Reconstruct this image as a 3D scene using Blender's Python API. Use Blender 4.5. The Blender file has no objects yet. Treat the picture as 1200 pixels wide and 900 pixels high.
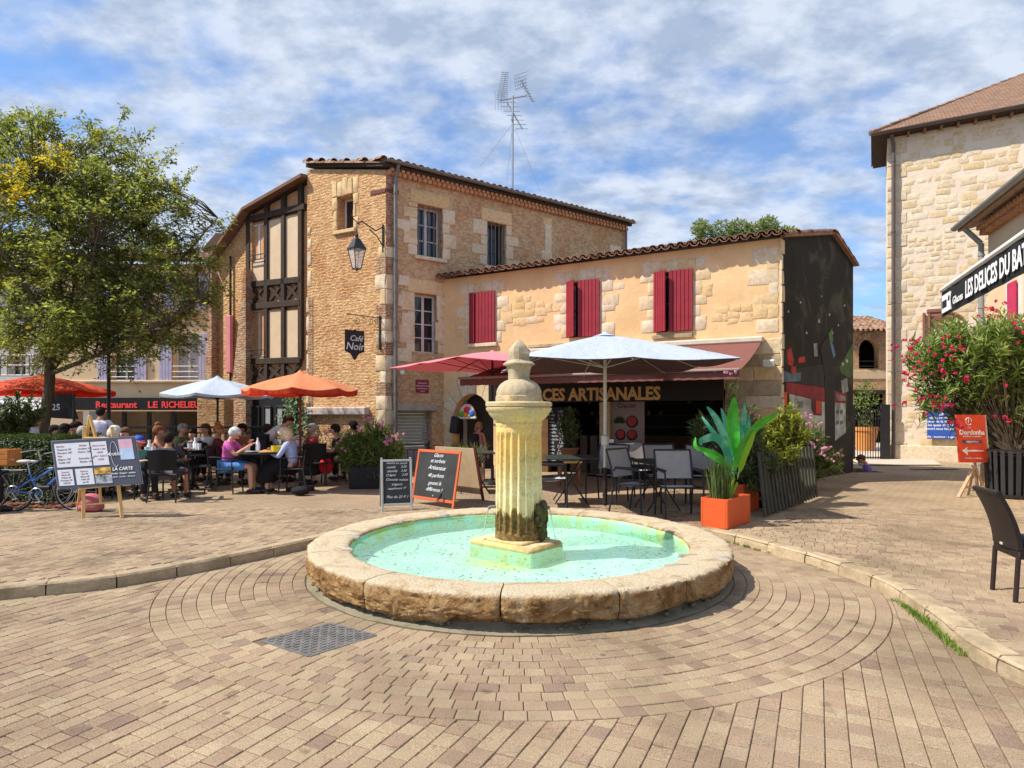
import bpy, bmesh, math, random
from math import sin, cos, pi, radians, atan2, sqrt
from mathutils import Vector, Matrix, Euler, noise
from mathutils.geometry import tessellate_polygon
random.seed(7)
R = random.random
def U(a, b): return a + (b - a) * random.random()
S = bpy.context.scene
COL = S.collection
# ---------------------------------------------------------------- camera, sky, sun
HC, FPX, HY = 1.55, 740.0, 484.0          # eye height, focal length in photo pixels, horizon row
cam = bpy.data.cameras.new('camera'); co = bpy.data.objects.new('camera', cam); COL.objects.link(co)
co.location = (0, 0, HC); co.rotation_euler = (radians(90), 0, 0)
cam.sensor_width = 36; cam.lens = 36 * FPX / 1200; cam.shift_y = (HY - 450) / 1200
cam.clip_end = 3000; S.camera = co
SUN = Vector((-0.965, -0.21, 0)).normalized() * cos(radians(50)) + Vector((0, 0, sin(radians(50))))
sl = bpy.data.lights.new('sun', 'SUN'); sl.energy = 3.9; sl.angle = radians(0.55); sl.color = (1, .93, .82)
so = bpy.data.objects.new('sun', sl); COL.objects.link(so); so.location = (-20, 5, 30)
so.rotation_euler = SUN.to_track_quat('Z', 'Y').to_euler()
W = bpy.data.worlds.new('World'); S.world = W; W.use_nodes = True
wn = W.node_tree.nodes; wl = W.node_tree.links; wn.clear()
def wnode(t, **k):
    n = wn.new(t)
    for a, b in k.items(): setattr(n, a, b)
    return n
out = wnode('ShaderNodeOutputWorld'); bg = wnode('ShaderNodeBackground'); bg.inputs[1].default_value = .15
sky = wnode('ShaderNodeTexSky', sky_type='NISHITA'); sky.sun_disc = False
sky.sun_elevation = radians(50); sky.sun_rotation = atan2(SUN.x, SUN.y); sky.air_density = 1.0; sky.dust_density = .6; sky.ozone_density = 1.5
tc = wnode('ShaderNodeTexCoord'); sep = wnode('ShaderNodeSeparateXYZ'); wl.new(tc.outputs['Generated'], sep.inputs[0])
az = wnode('ShaderNodeMath', operation='MAXIMUM'); wl.new(sep.outputs[2], az.inputs[0]); az.inputs[1].default_value = 0
ad = wnode('ShaderNodeMath', operation='ADD'); wl.new(az.outputs[0], ad.inputs[0]); ad.inputs[1].default_value = .28
dx = wnode('ShaderNodeMath', operation='DIVIDE'); wl.new(sep.outputs[0], dx.inputs[0]); wl.new(ad.outputs[0], dx.inputs[1])
dy = wnode('ShaderNodeMath', operation='DIVIDE'); wl.new(sep.outputs[1], dy.inputs[0]); wl.new(ad.outputs[0], dy.inputs[1])
cb = wnode('ShaderNodeCombineXYZ'); wl.new(dx.outputs[0], cb.inputs[0]); wl.new(dy.outputs[0], cb.inputs[1])
def wnoise(sc, det, rough, off, dist=0.):
    m = wnode('ShaderNodeMapping'); m.inputs['Location'].default_value = off; wl.new(cb.outputs[0], m.inputs[0])
    m.inputs['Scale'].default_value = (.85, 1.1, 1)
    n = wnode('ShaderNodeTexNoise'); n.inputs['Scale'].default_value = sc; n.inputs['Detail'].default_value = det
    n.inputs['Roughness'].default_value = rough; n.inputs['Distortion'].default_value = dist
    wl.new(m.outputs[0], n.inputs['Vector']); return n
n1 = wnoise(6.4, 7, .55, (3.2, 1.1, 0), .1); n2 = wnoise(1.7, 3, .5, (4.1, 6.3, 0))
mx = wnode('ShaderNodeMath', operation='MULTIPLY'); wl.new(n1.outputs[0], mx.inputs[0]); mx.inputs[1].default_value = .5
mx2 = wnode('ShaderNodeMath', operation='MULTIPLY_ADD'); wl.new(n2.outputs[0], mx2.inputs[0]); mx2.inputs[1].default_value = .6; wl.new(mx.outputs[0], mx2.inputs[2])
rp = wnode('ShaderNodeValToRGB'); wl.new(mx2.outputs[0], rp.inputs[0])
rp.color_ramp.interpolation = 'EASE'
rp.color_ramp.elements[0].position = .45; rp.color_ramp.elements[0].color = (.16, .16, .16, 1)
rp.color_ramp.elements[1].position = .62; rp.color_ramp.elements[1].color = (.94, .94, .94, 1)
sk = wnode('ShaderNodeMixRGB', blend_type='MULTIPLY'); sk.inputs[0].default_value = 1; wl.new(sky.outputs[0], sk.inputs[1]); sk.inputs[2].default_value = (.47, .65, .84, 1)
n3 = wnoise(9., 5, .6, (1.7, 5.2, 0)); cc = wnode('ShaderNodeValToRGB'); wl.new(n3.outputs[0], cc.inputs[0]); cc.color_ramp.elements[0].position = .38; cc.color_ramp.elements[0].color = (.50, .60, .74, 1); cc.color_ramp.elements[1].position = .60; cc.color_ramp.elements[1].color = (.84, .91, 1., 1)
cs_ = wnode('ShaderNodeMixRGB', blend_type='MULTIPLY'); cs_.inputs[0].default_value = 1; wl.new(cc.outputs[0], cs_.inputs[1]); cs_.inputs[2].default_value = (3.7, 3.75, 3.95, 1)
cm = wnode('ShaderNodeMixRGB'); wl.new(rp.outputs[0], cm.inputs[0]); wl.new(sk.outputs[0], cm.inputs[1]); wl.new(cs_.outputs[0], cm.inputs[2])
wl.new(cm.outputs[0], bg.inputs[0]); wl.new(bg.outputs[0], out.inputs[0])
S.view_settings.view_transform = 'Standard'; S.view_settings.look = 'None'
S.view_settings.exposure = 0.72; S.view_settings.gamma = 1
S.render.engine = 'CYCLES'
S.cycles.max_bounces = 6; S.cycles.diffuse_bounces = 3; S.cycles.transparent_max_bounces = 12
# ---------------------------------------------------------------- pixel measurements of the photo -> world
def G(x, y, z=.1):
    Y = FPX * (HC - z) / (y - HY); return Vector(((x - 600) * Y / FPX, Y, z))
def D(x, y, Y): return Vector(((x - 600) * Y / FPX, Y, HC + (HY - y) * Y / FPX))
def proj(p): return 600 + FPX * p[0] / p[1], HY - FPX * (p[2] - HC) / p[1]
class Fr:                                  # frame of a facade: x along it to the right, y into the building, z up
    def __init__(s, a, b):
        d = Vector((b[0] - a[0], b[1] - a[1], 0)); s.L = d.length
        s.M = Matrix.Translation((a[0], a[1], 0)) @ Matrix.Rotation(atan2(d.y, d.x), 4, 'Z'); s.I = s.M.inverted()
    def hit(s, x, y, dep=0.):
        o = s.I @ Vector((0, 0, HC)); d = s.I.to_3x3() @ Vector(((x - 600) / FPX, 1, (HY - y) / FPX))
        t = (dep - o.y) / d.y; p = o + d * t; return p.x, p.z
    def rect(s, x0, y0, x1, y1, dep=0.):
        a = s.hit(x0, y0, dep); b = s.hit(x1, y0, dep); c = s.hit(x0, y1, dep); return a[0], c[1], b[0], a[1]   # s0,z0,s1,z1
# ---------------------------------------------------------------- mesh helpers
class MB:
    def __init__(s): s.v = []; s.f = []; s.m = []
    def add(s, vs, fs, M=None, mi=0):
        k = len(s.v); s.v += [tuple(M @ Vector(p)) for p in vs] if M else [tuple(p) for p in vs]
        s.f += [tuple(i + k for i in f) for f in fs]; s.m += [mi] * len(fs); return s
    def box(s, a, b, M=None, c=0., mi=0):
        lo = [min(a[i], b[i]) for i in range(3)]; hi = [max(a[i], b[i]) for i in range(3)]
        if c <= 0:
            vs = [(x, y, z) for x in (lo[0], hi[0]) for y in (lo[1], hi[1]) for z in (lo[2], hi[2])]
            return s.add(vs, [(0, 1, 3, 2), (4, 6, 7, 5), (0, 4, 5, 1), (2, 3, 7, 6), (0, 2, 6, 4), (1, 5, 7, 3)], M, mi)
        c = min([c] + [(hi[i] - lo[i]) * .49 for i in range(3)])
        vs = []; ix = {}
        for sx in (0, 1):
            for sy in (0, 1):
                for sz in (0, 1):
                    sg = (sx, sy, sz)
                    for ax in range(3):
                        p = [hi[i] - (0 if i == ax else c) if sg[i] else lo[i] + (0 if i == ax else c) for i in range(3)]
                        ix[sg, ax] = len(vs); vs.append(p)
        fs = []
        for ax in range(3):
            o1, o2 = [i for i in range(3) if i != ax]
            for sg in (0, 1):
                q = []
                for a1, a2 in ((0, 0), (1, 0), (1, 1), (0, 1)):
                    t = [0, 0, 0]; t[ax] = sg; t[o1] = a1; t[o2] = a2; q.append(ix[tuple(t), ax])
                fs.append(q)
            for a1 in (0, 1):
                for a2 in (0, 1):
                    t = [0, 0, 0]; t[o1] = a1; t[o2] = a2; t[ax] = 0; u = t[:]; u[ax] = 1
                    fs.append([ix[tuple(t), o1], ix[tuple(u), o1], ix[tuple(u), o2], ix[tuple(t), o2]])
        for sx in (0, 1):
            for sy in (0, 1):
                for sz in (0, 1): fs.append([ix[(sx, sy, sz), i] for i in range(3)])
        return s.add(vs, fs, M, mi)
    def bar(s, p, q, w, h=None, c=0., mi=0):           # rectangular bar from p to q
        p = Vector(p); q = Vector(q); d = q - p; h = h or w
        M = Matrix.Translation(p) @ d.to_track_quat('Z', 'Y').to_matrix().to_4x4()
        return s.box((-w / 2, -h / 2, 0), (w / 2, h / 2, d.length), M, c, mi)
    def tube(s, pts, r, n=8, mi=0, cap=True):
        pts = [Vector(p) for p in pts]; m = len(pts); rr = r if isinstance(r, (list, tuple)) else [r] * m
        vs = []; ref = None
        for i, p in enumerate(pts):
            t = (pts[min(i + 1, m - 1)] - pts[max(i - 1, 0)]).normalized()
            if ref is None: ref = t.orthogonal().normalized()
            ref = (ref - t * ref.dot(t)); ref = ref.normalized() if ref.length > 1e-5 else t.orthogonal().normalized()
            b = t.cross(ref)
            for k in range(n): vs.append(p + (ref * cos(2 * pi * k / n) + b * sin(2 * pi * k / n)) * rr[i])
        fs = [(i * n + k, i * n + (k + 1) % n, (i + 1) * n + (k + 1) % n, (i + 1) * n + k) for i in range(m - 1) for k in range(n)]
        if cap: fs += [tuple(range(n))[::-1], tuple((m - 1) * n + k for k in range(n))]
        return s.add(vs, fs, None, mi)
    def lathe(s, pr, n=24, c=(0, 0, 0), M=None, fn=None, mi=0, a0=0, a1=2 * pi, cap=False):
        full = abs(a1 - a0 - 2 * pi) < 1e-6; k = n if full else n + 1; vs = []
        for (r, z) in pr:
            for i in range(k):
                a = a0 + (a1 - a0) * i / n; q = fn(a, r, z) if fn else r
                vs.append((c[0] + q * cos(a), c[1] + q * sin(a), c[2] + z))
        fs = [(j * k + i, j * k + (i + 1) % k, (j + 1) * k + (i + 1) % k, (j + 1) * k + i) for j in range(len(pr) - 1) for i in range(n if full else n)]
        if cap: fs += [tuple(range(k)), tuple((len(pr) - 1) * k + i for i in range(k))]
        return s.add(vs, fs, M, mi)
    def ball(s, c, r, nu=10, nv=7, M=None, mi=0):
        r = r if isinstance(r, (list, tuple)) else (r, r, r)
        vs = [(c[0], c[1], c[2] - r[2])]
        for j in range(1, nv):
            b = -pi / 2 + pi * j / nv
            for i in range(nu):
                a = 2 * pi * i / nu; vs.append((c[0] + r[0] * cos(b) * cos(a), c[1] + r[1] * cos(b) * sin(a), c[2] + r[2] * sin(b)))
        vs.append((c[0], c[1], c[2] + r[2])); L = len(vs) - 1
        fs = [(0, 1 + (i + 1) % nu, 1 + i) for i in range(nu)]
        fs += [(1 + j * nu + i, 1 + j * nu + (i + 1) % nu, 1 + (j + 1) * nu + (i + 1) % nu, 1 + (j + 1) * nu + i) for j in range(nv - 2) for i in range(nu)]
        fs += [(L, 1 + (nv - 2) * nu + i, 1 + (nv - 2) * nu + (i + 1) % nu) for i in range(nu)]
        return s.add(vs, fs, M, mi)
    def prism(s, pts, z0, z1, M=None, mi=0):            # outline in xy
        n = len(pts); vs = [(p[0], p[1], z0) for p in pts] + [(p[0], p[1], z1) for p in pts]
        return s.add(vs, [tuple(range(n))[::-1], tuple(range(n, 2 * n))] + [(i, (i + 1) % n, n + (i + 1) % n, n + i) for i in range(n)], M, mi)
    def slab(s, pts, y0, y1, M=None, mi=0):             # outline in xz, thickness in y
        n = len(pts); vs = [(p[0], y0, p[1]) for p in pts] + [(p[0], y1, p[1]) for p in pts]
        return s.add(vs, [tuple(range(n)), tuple(range(n, 2 * n))[::-1]] + [(i, (i + 1) % n, n + (i + 1) % n, n + i) for i in range(n)], M, mi)
    def holed(s, outer, holes, y0, y1, M=None, mi=0):   # wall in xz with holes
        loops = [[Vector((p[0], p[1], 0)) for p in l] for l in [outer] + holes]
        tri = tessellate_polygon(loops); flat = [p for l in loops for p in l]; n = len(flat)
        vs = [(p.x, y0, p.y) for p in flat] + [(p.x, y1, p.y) for p in flat]
        fs = [tuple(t) for t in tri] + [tuple(i + n for i in t[::-1]) for t in tri]; k = 0
        for l in loops:
            m = len(l); fs += [(k + i, k + (i + 1) % m, n + k + (i + 1) % m, n + k + i) for i in range(m)]; k += m
        return s.add(vs, fs, M, mi)
def wm(o):
    M = Matrix()
    while o is not None: M = o.matrix_basis @ M; o = o.parent
    return M
def link(name, data, parent=None, M=None, label=None):
    o = bpy.data.objects.new(name, data); COL.objects.link(o)
    if parent is not None:
        o.parent = parent
        if M is not None: o.matrix_basis = wm(parent).inverted() @ M
    elif M is not None: o.matrix_basis = M
    if label: o['label'] = label
    return o
def mesh(mb, mats, smooth=None, name='m', recalc=True):
    me = bpy.data.meshes.new(name); me.from_pydata(mb.v, [], mb.f)
    for m in (mats if isinstance(mats, (list, tuple)) else [mats]): me.materials.append(m)
    if any(mb.m): me.polygons.foreach_set('material_index', mb.m)
    if recalc:
        b = bmesh.new(); b.from_mesh(me); bmesh.ops.recalc_face_normals(b, faces=b.faces); b.to_mesh(me); b.free()
    if smooth is not None:
        me.polygons.foreach_set('use_smooth', [True] * len(me.polygons)); me.set_sharp_from_angle(angle=radians(smooth))
    me.update(); return me
def build(mb, name, mats, parent=None, M=None, smooth=None, label=None, recalc=True):
    return link(name, mesh(mb, mats, smooth, name, recalc), parent, M, label)
def tag(o, label=None, cat=None, group=None, kind=None):
    for k, v in (('label', label), ('category', cat), ('group', group), ('kind', kind)):
        if v: o[k] = v
    return o
def thing(name, loc, label, cat, rz=0, group=None):
    o = bpy.data.objects.new(name, None); COL.objects.link(o); o.empty_display_size = .1
    o.location = loc; o.rotation_euler = (0, 0, rz)
    o.matrix_basis = Matrix.Translation(Vector(loc)) @ Matrix.Rotation(rz, 4, 'Z'); return tag(o, label, cat, group)
def dup(o, loc, rz, label, scale=None):
    def cp(a, par):
        c = a.copy(); COL.objects.link(c)
        if par is not None: c.parent = par; c.matrix_parent_inverse.identity()
        for ch in [q for q in a.children]: cp(ch, c)
        return c
    r = cp(o, None); r.matrix_basis = Matrix.Translation(Vector(loc)) @ Matrix.Rotation(rz, 4, 'Z') @ Matrix.Scale(scale or 1, 4)
    r['label'] = label; return r
# ---------------------------------------------------------------- materials
MATS = {}
def lin(h):
    if isinstance(h, str):
        h = tuple(int(h[i:i + 2], 16) / 255 for i in (0, 2, 4)); return tuple(((c + .055) / 1.055) ** 2.4 if c > .04 else c / 12.92 for c in h)
    return h
class NT:
    def __init__(s, name):
        s.m = bpy.data.materials.new(name); s.m.use_nodes = True; s.n = s.m.node_tree.nodes; s.l = s.m.node_tree.links
        s.b = s.n['Principled BSDF']; s.tc = None
    def nd(s, t, ins={}, **k):
        n = s.n.new(t)
        for a, b in k.items(): setattr(n, a, b)
        for a, b in ins.items():
            if isinstance(b, bpy.types.NodeSocket): s.l.new(b, n.inputs[a])
            else: n.inputs[a].default_value = b
        return n
    def co(s, sc=(1, 1, 1), rot=(0, 0, 0), loc=(0, 0, 0)):
        if s.tc is None: s.tc = s.n.new('ShaderNodeTexCoord')
        return s.nd('ShaderNodeMapping', {0: s.tc.outputs['Object'], 'Scale': sc, 'Rotation': rot, 'Location': loc}).outputs[0]
    def noise(s, sc, det=4, rough=.55, dist=0, vec=None, stretch=(1, 1, 1)):
        return s.nd('ShaderNodeTexNoise', {'Vector': vec or s.co(stretch), 'Scale': sc, 'Detail': det, 'Roughness': rough, 'Distortion': dist}).outputs[0]
    def ramp(s, f, stops, interp='LINEAR'):
        r = s.nd('ShaderNodeValToRGB', {0: f}); cr = r.color_ramp; cr.interpolation = interp
        while len(cr.elements) < len(stops): cr.elements.new(.5)
        for e, (p, c) in zip(cr.elements, stops):
            e.position = p; c = lin(c) if not isinstance(c, float) else (c, c, c); e.color = (*c, 1)
        return r.outputs[0]
    def mix(s, f, a, b, mode='MIX'):
        i = {}
        n = s.nd('ShaderNodeMixRGB', {0: f}, blend_type=mode)
        for k, v in ((1, a), (2, b)):
            if isinstance(v, bpy.types.NodeSocket): s.l.new(v, n.inputs[k])
            else: n.inputs[k].default_value = (*lin(v), 1)
        return n.outputs[0]
    def math(s, op, a, b=0., clamp=False): return s.nd('ShaderNodeMath', {0: a, 1: b}, operation=op, use_clamp=clamp).outputs[0]
    def rnd(s):
        g = s.n.new('ShaderNodeNewGeometry'); o = s.n.new('ShaderNodeObjectInfo')
        return s.math('FRACT', s.math('ADD', g.outputs['Random Per Island'], o.outputs['Random']))
    def fin(s, col=None, rough=.8, bump=None, bs=.3, bd=.01, metal=0, spec=.3):
        if col is not None:
            if isinstance(col, bpy.types.NodeSocket): s.l.new(col, s.b.inputs['Base Color'])
            else: s.b.inputs['Base Color'].default_value = (*lin(col), 1)
        if isinstance(rough, bpy.types.NodeSocket): s.l.new(rough, s.b.inputs['Roughness'])
        else: s.b.inputs['Roughness'].default_value = rough
        s.b.inputs['Metallic'].default_value = metal; s.b.inputs['Specular IOR Level'].default_value = spec
        if bump is not None:
            b = s.nd('ShaderNodeBump', {'Height': bump, 'Strength': bs, 'Distance': bd}); s.l.new(b.outputs[0], s.b.inputs['Normal'])
        return s.m
def plain(name, col, rough=.6, var=.12, sc=6., bs=.15, bsc=60., metal=0, spec=.3, isl=0.):
    if name in MATS: return MATS[name]
    t = NT(name); c = lin(col)
    a = tuple(x * (1 - var) for x in c); b = tuple(min(1, x * (1 + var)) for x in c)
    k = t.mix(t.ramp(t.noise(sc, 5, .6), [(.3, 0.), (.7, 1.)]), a, b)
    if isl: k = t.mix(t.rnd(), t.mix(1., k, tuple(1 - isl for _ in c), 'MULTIPLY'), k)
    t.fin(k, rough, t.noise(bsc, 3), bs, .004, metal, spec); MATS[name] = t.m; return t.m
def foliage(name, dark, mid, light, trans=.35, rough=.5):
    t = NT(name); r = t.rnd(); big = t.noise(1.1, 2)
    k = t.ramp(t.math('ADD', t.math('MULTIPLY', r, .6), t.math('MULTIPLY', big, .4)), [(.15, dark), (.5, mid), (.85, light)])
    t.fin(k, rough, spec=.35)
    tr = t.nd('ShaderNodeBsdfTranslucent', {0: t.mix(1., k, (1.3, 1.35, .7), 'MULTIPLY')}); mx = t.nd('ShaderNodeMixShader', {0: trans})
    o = t.n['Material Output']; t.l.new(t.b.outputs[0], mx.inputs[1]); t.l.new(tr.outputs[0], mx.inputs[2]); t.l.new(mx.outputs[0], o.inputs[0]); return t.m
def cloth(name, col, trans=.0, var=.06, rough=.85):
    if name in MATS: return MATS[name]
    t = NT(name); c = lin(col); k = t.mix(t.noise(9., 4), tuple(x * (1 - var) for x in c), tuple(min(1, x * (1 + var)) for x in c))
    t.fin(k, rough, t.math('ADD', t.noise(3., 4, .6, 1.), t.math('MULTIPLY', t.noise(260., 2), .05)), .6, .06, spec=.2)
    if trans:
        tr = t.nd('ShaderNodeBsdfTranslucent', {0: k}); mx = t.nd('ShaderNodeMixShader', {0: trans}); o = t.n['Material Output']
        t.l.new(t.b.outputs[0], mx.inputs[1]); t.l.new(tr.outputs[0], mx.inputs[2]); t.l.new(mx.outputs[0], o.inputs[0])
    MATS[name] = t.m; return t.m
def m_paver():
    t = NT('concrete_paver'); r = t.rnd()
    a = t.ramp(r, [(0, (.30, .21, .14)), (.25, (.35, .255, .165)), (.5, (.385, .295, .185)), (.72, (.325, .225, .155)), (.93, (.40, .31, .20)), (.97, (.27, .19, .135)), (1., (.25, .175, .125))])
    g = t.noise(170., 3, .7); sp = t.ramp(g, [(.36, .55), (.5, .97), (.64, 1.38)])
    k = t.mix(1., a, sp, 'MULTIPLY')
    wv = t.nd('ShaderNodeVectorTransform', {0: t.nd('ShaderNodeNewGeometry').outputs['Position']}, vector_type='POINT', convert_from='WORLD', convert_to='WORLD').outputs[0]
    d = t.ramp(t.noise(.9, 5, .6, vec=wv), [(.36, .70), (.5, .97), (.66, 1.14)]); k = t.mix(1., k, d, 'MULTIPLY')
    d2 = t.ramp(t.noise(5., 4, .6, vec=wv), [(.27, .6), (.37, 1.)]); k = t.mix(1., k, d2, 'MULTIPLY')
    gum = t.nd('ShaderNodeTexVoronoi', {'Vector': wv, 'Scale': 2.3}).outputs[0]; k = t.mix(t.ramp(gum, [(.035, .75), (.06, 0.)]), k, (.12, .09, .07))
    st_ = t.ramp(t.noise(2.1, 7, .75, .8, vec=wv), [(.60, 0.), (.72, .45)]); k = t.mix(st_, k, (.17, .12, .085))
    t.fin(k, .9, g, .7, .005, spec=.15); return t.m
def m_far_paving():
    t = NT('distant_paving')
    br = t.nd('ShaderNodeTexBrick', {'Vector': t.co(), 'Scale': 1., 'Color1': (.39, .295, .19, 1), 'Color2': (.34, .245, .16, 1), 'Mortar': (.15, .11, .075, 1), 'Mortar Size': .006, 'Mortar Smooth': .3, 'Brick Width': .16, 'Row Height': .106}, offset=.5)
    k = t.mix(.8, (.36, .27, .175), br.outputs[0]); d = t.ramp(t.noise(.5, 4), [(.35, .8), (.6, 1.1)]); k = t.mix(1., k, d, 'MULTIPLY')
    k = t.mix(1., k, t.ramp(t.noise(150., 2), [(.35, .8), (.65, 1.15)]), 'MULTIPLY'); return t.fin(k, .9, br.outputs[1], -.3, .004, spec=.15)
def m_stone(name, c1, c2, c3, pit=.5, stain=None):
    t = NT(name); k = t.ramp(t.rnd(), [(0, c1), (.5, c2), (1, c3)])
    n = t.noise(14., 7, .68, .3); k = t.mix(1., k, t.ramp(n, [(.3, .74), (.5, 1.), (.72, 1.16)]), 'MULTIPLY')
    f = t.noise(70., 5, .7); k = t.mix(pit * .6, k, t.mix(1., k, t.ramp(f, [(.3, .5), (.5, 1.)]), 'MULTIPLY'))
    if stain: k = t.mix(t.ramp(t.noise(2.3, 5, .65), [(.5, 0.), (.66, .75)]), k, stain)
    return t.fin(k, .92, t.math('ADD', t.math('MULTIPLY', n, 1.2), t.math('MULTIPLY', f, .6)), .75, .012, spec=.15)
def m_stucco(name, c1, c2, bs=.5, dirt=None):
    t = NT(name); n = t.noise(1.2, 6, .6, .4); k = t.mix(t.ramp(n, [(.35, 0.), (.65, 1.)]), c1, c2)
    f = t.noise(38., 5, .65); k = t.mix(1., k, t.ramp(f, [(.3, .86), (.7, 1.08)]), 'MULTIPLY')
    if dirt: k = t.mix(t.ramp(t.noise(.9, 6, .7, stretch=(1.6, 1, .5)), [(.54, 0.), (.7, .6)]), k, dirt)
    return t.fin(k, .93, t.math('ADD', t.noise(7., 5), t.math('MULTIPLY', f, .4)), bs, .02, spec=.12)
def m_rubble(name, plaster, s1, s2, dark, brickrow=.075, bw=.26, amt=.6, red=None):
    # thin coursed bricks and stones half covered by old lime plaster (too small in the picture to be pieces)
    t = NT(name); base = t.co((1, 1, 1)); wob = t.nd('ShaderNodeTexNoise', {'Vector': base, 'Scale': 3.5, 'Detail': 3.}).outputs['Color']
    vec = t.nd('ShaderNodeMixRGB', {0: .08, 1: base, 2: wob}, blend_type='ADD').outputs[0]
    sx = t.nd('ShaderNodeSeparateXYZ', {0: vec}); cv = t.nd('ShaderNodeCombineXYZ', {0: sx.outputs[0], 1: sx.outputs[2]}).outputs[0]
    br = t.nd('ShaderNodeTexBrick', {'Vector': cv, 'Scale': 1., 'Color1': (0, 0, 0, 1), 'Color2': (1, 1, 1, 1), 'Mortar': (.5, .5, .5, 1), 'Mortar Size': .014, 'Mortar Smooth': .5, 'Brick Width': bw, 'Row Height': brickrow}, offset=.5)
    bc = t.ramp(br.outputs[0], [(0, s1), (.55, s2), (1, s1)])
    col = t.mix(br.outputs[1], bc, plaster)
    cov = t.ramp(t.noise(2.2, 7, .68), [(.5 - amt * .22, 0.), (.5 + amt * .15, 1.)])
    col = t.mix(cov, col, plaster)
    col = t.mix(t.ramp(t.noise(.8, 6, .7, .3), [(.52, 0.), (.66, .55)]), col, tuple(min(1, x * y) for x, y in zip(plaster, (1.08, 1.2, 1.4))))
    if red: col = t.mix(t.ramp(t.noise(1.0, 6, .72, .5), [(.50, 0.), (.64, .8)]), col, t.mix(br.outputs[1], red, plaster))
    pit = t.nd('ShaderNodeTexNoise', {'Vector': t.co((1, 1, 3.2)), 'Scale': 9., 'Detail': 6., 'Roughness': .7}).outputs[0]
    col = t.mix(t.ramp(pit, [(.30, .85), (.40, 0.)]), col, dark)
    col = t.mix(1., col, t.ramp(t.noise(30., 5, .7), [(.3, .8), (.7, 1.12)]), 'MULTIPLY')
    lump = t.nd('ShaderNodeTexVoronoi', {'Vector': t.co((1, 1, 1.7)), 'Scale': 9.}).outputs[0]
    col = t.mix(t.ramp(lump, [(.45, 0.), (.62, .35)]), col, dark)
    h = t.math('ADD', t.math('ADD', t.math('MULTIPLY', t.math('SUBTRACT', .8, lump), .8), t.math('MULTIPLY', t.math('SUBTRACT', 1., br.outputs[1]), .35)), t.math('ADD', t.math('MULTIPLY', pit, 1.6), t.math('MULTIPLY', t.noise(26., 5, .7), .8)))
    return t.fin(col, .95, h, .9, .035, spec=.1)
def m_tile():
    t = NT('terracotta_tile'); k = t.ramp(t.rnd(), [(0, (.17, .085, .055)), (.3, (.34, .17, .105)), (.6, (.42, .235, .15)), (.85, (.30, .17, .12)), (1, (.46, .30, .2))])
    k = t.mix(t.ramp(t.noise(9., 6, .7), [(.42, .0), (.62, .8)]), k, (.13, .11, .085)); return t.fin(k, .9, t.noise(40., 4), .5, .01, spec=.1)
def m_glass(name='window_glass', c=(.02, .025, .03)):
    t = NT(name); return t.fin(c, .05, t.noise(1.5, 2), .05, .02, spec=.7)
def m_wood(name, c1, c2, rough=.6, sc=6):
    t = NT(name); n = t.noise(sc, 5, .6, .5, stretch=(4, 4, .5)); return t.fin(t.mix(t.ramp(n, [(.3, 0.), (.7, 1.)]), c1, c2), rough, n, .3, .01)
PAVER = m_paver(); FARP = m_far_paving()
KERB = m_stone('kerb_stone', (.42, .32, .2), (.5, .39, .25), (.37, .28, .18), stain=(.25, .19, .11))
QUOIN = m_stone('limestone', (.64, .52, .37), (.72, .60, .44), (.66, .48, .27), stain=(.55, .40, .22))
OCHRE = m_stone('ochre_stone', (.66, .46, .23), (.70, .50, .28), (.62, .43, .20))
RSTONE = m_stone('pale_wall_stone', (.62, .52, .38), (.70, .59, .44), (.66, .52, .33), pit=.7)
STUCCO = m_stucco('peach_render', (.68, .44, .22), (.80, .55, .30), dirt=(.52, .38, .23))
CREAM = m_stucco('cream_render', (.74, .54, .33), (.8, .62, .40), .25)
PINKST = m_stucco('old_pink_lime', (.74, .60, .46), (.80, .67, .53), .8, dirt=(.62, .47, .33))
BRICKL = m_rubble('plastered_brickwork', (.82, .52, .26), (.68, .36, .17), (.74, .45, .22), (.33, .16, .075), amt=.35, red=(.48, .19, .085))
RUBR = m_rubble('rubble_stonework', (.74, .50, .29), (.62, .37, .19), (.76, .54, .34), (.30, .16, .08), brickrow=.11, bw=.3, amt=.6, red=(.60, .29, .13))
REDBR = m_rubble('old_red_brick', (.58, .40, .26), (.38, .16, .085), (.50, .23, .12), (.16, .08, .05), brickrow=.065, bw=.22, amt=.2)
TILE = m_tile(); GLASS = m_glass()
TIMBER = m_wood('dark_timber', (.028, .018, .012), (.07, .045, .03), .75)
ZINC = plain('zinc', (.20, .185, .18), .5, .2, metal=.5)
IRON = plain('black_iron', (.018, .017, .018), .45, .2, spec=.5)
RED = plain('crimson_paint', (.37, .028, .045), .5, .14, bs=.1)
WHITEP = plain('white_paint', (.72, .70, .66), .5, .08)
BLACK = plain('black_paint', (.012, .011, .012), .6, .2)
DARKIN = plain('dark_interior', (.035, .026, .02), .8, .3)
PINE = m_wood('yellow_pine', (.66, .40, .13), (.78, .52, .2), .5)
LEAFM = MATS
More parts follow.
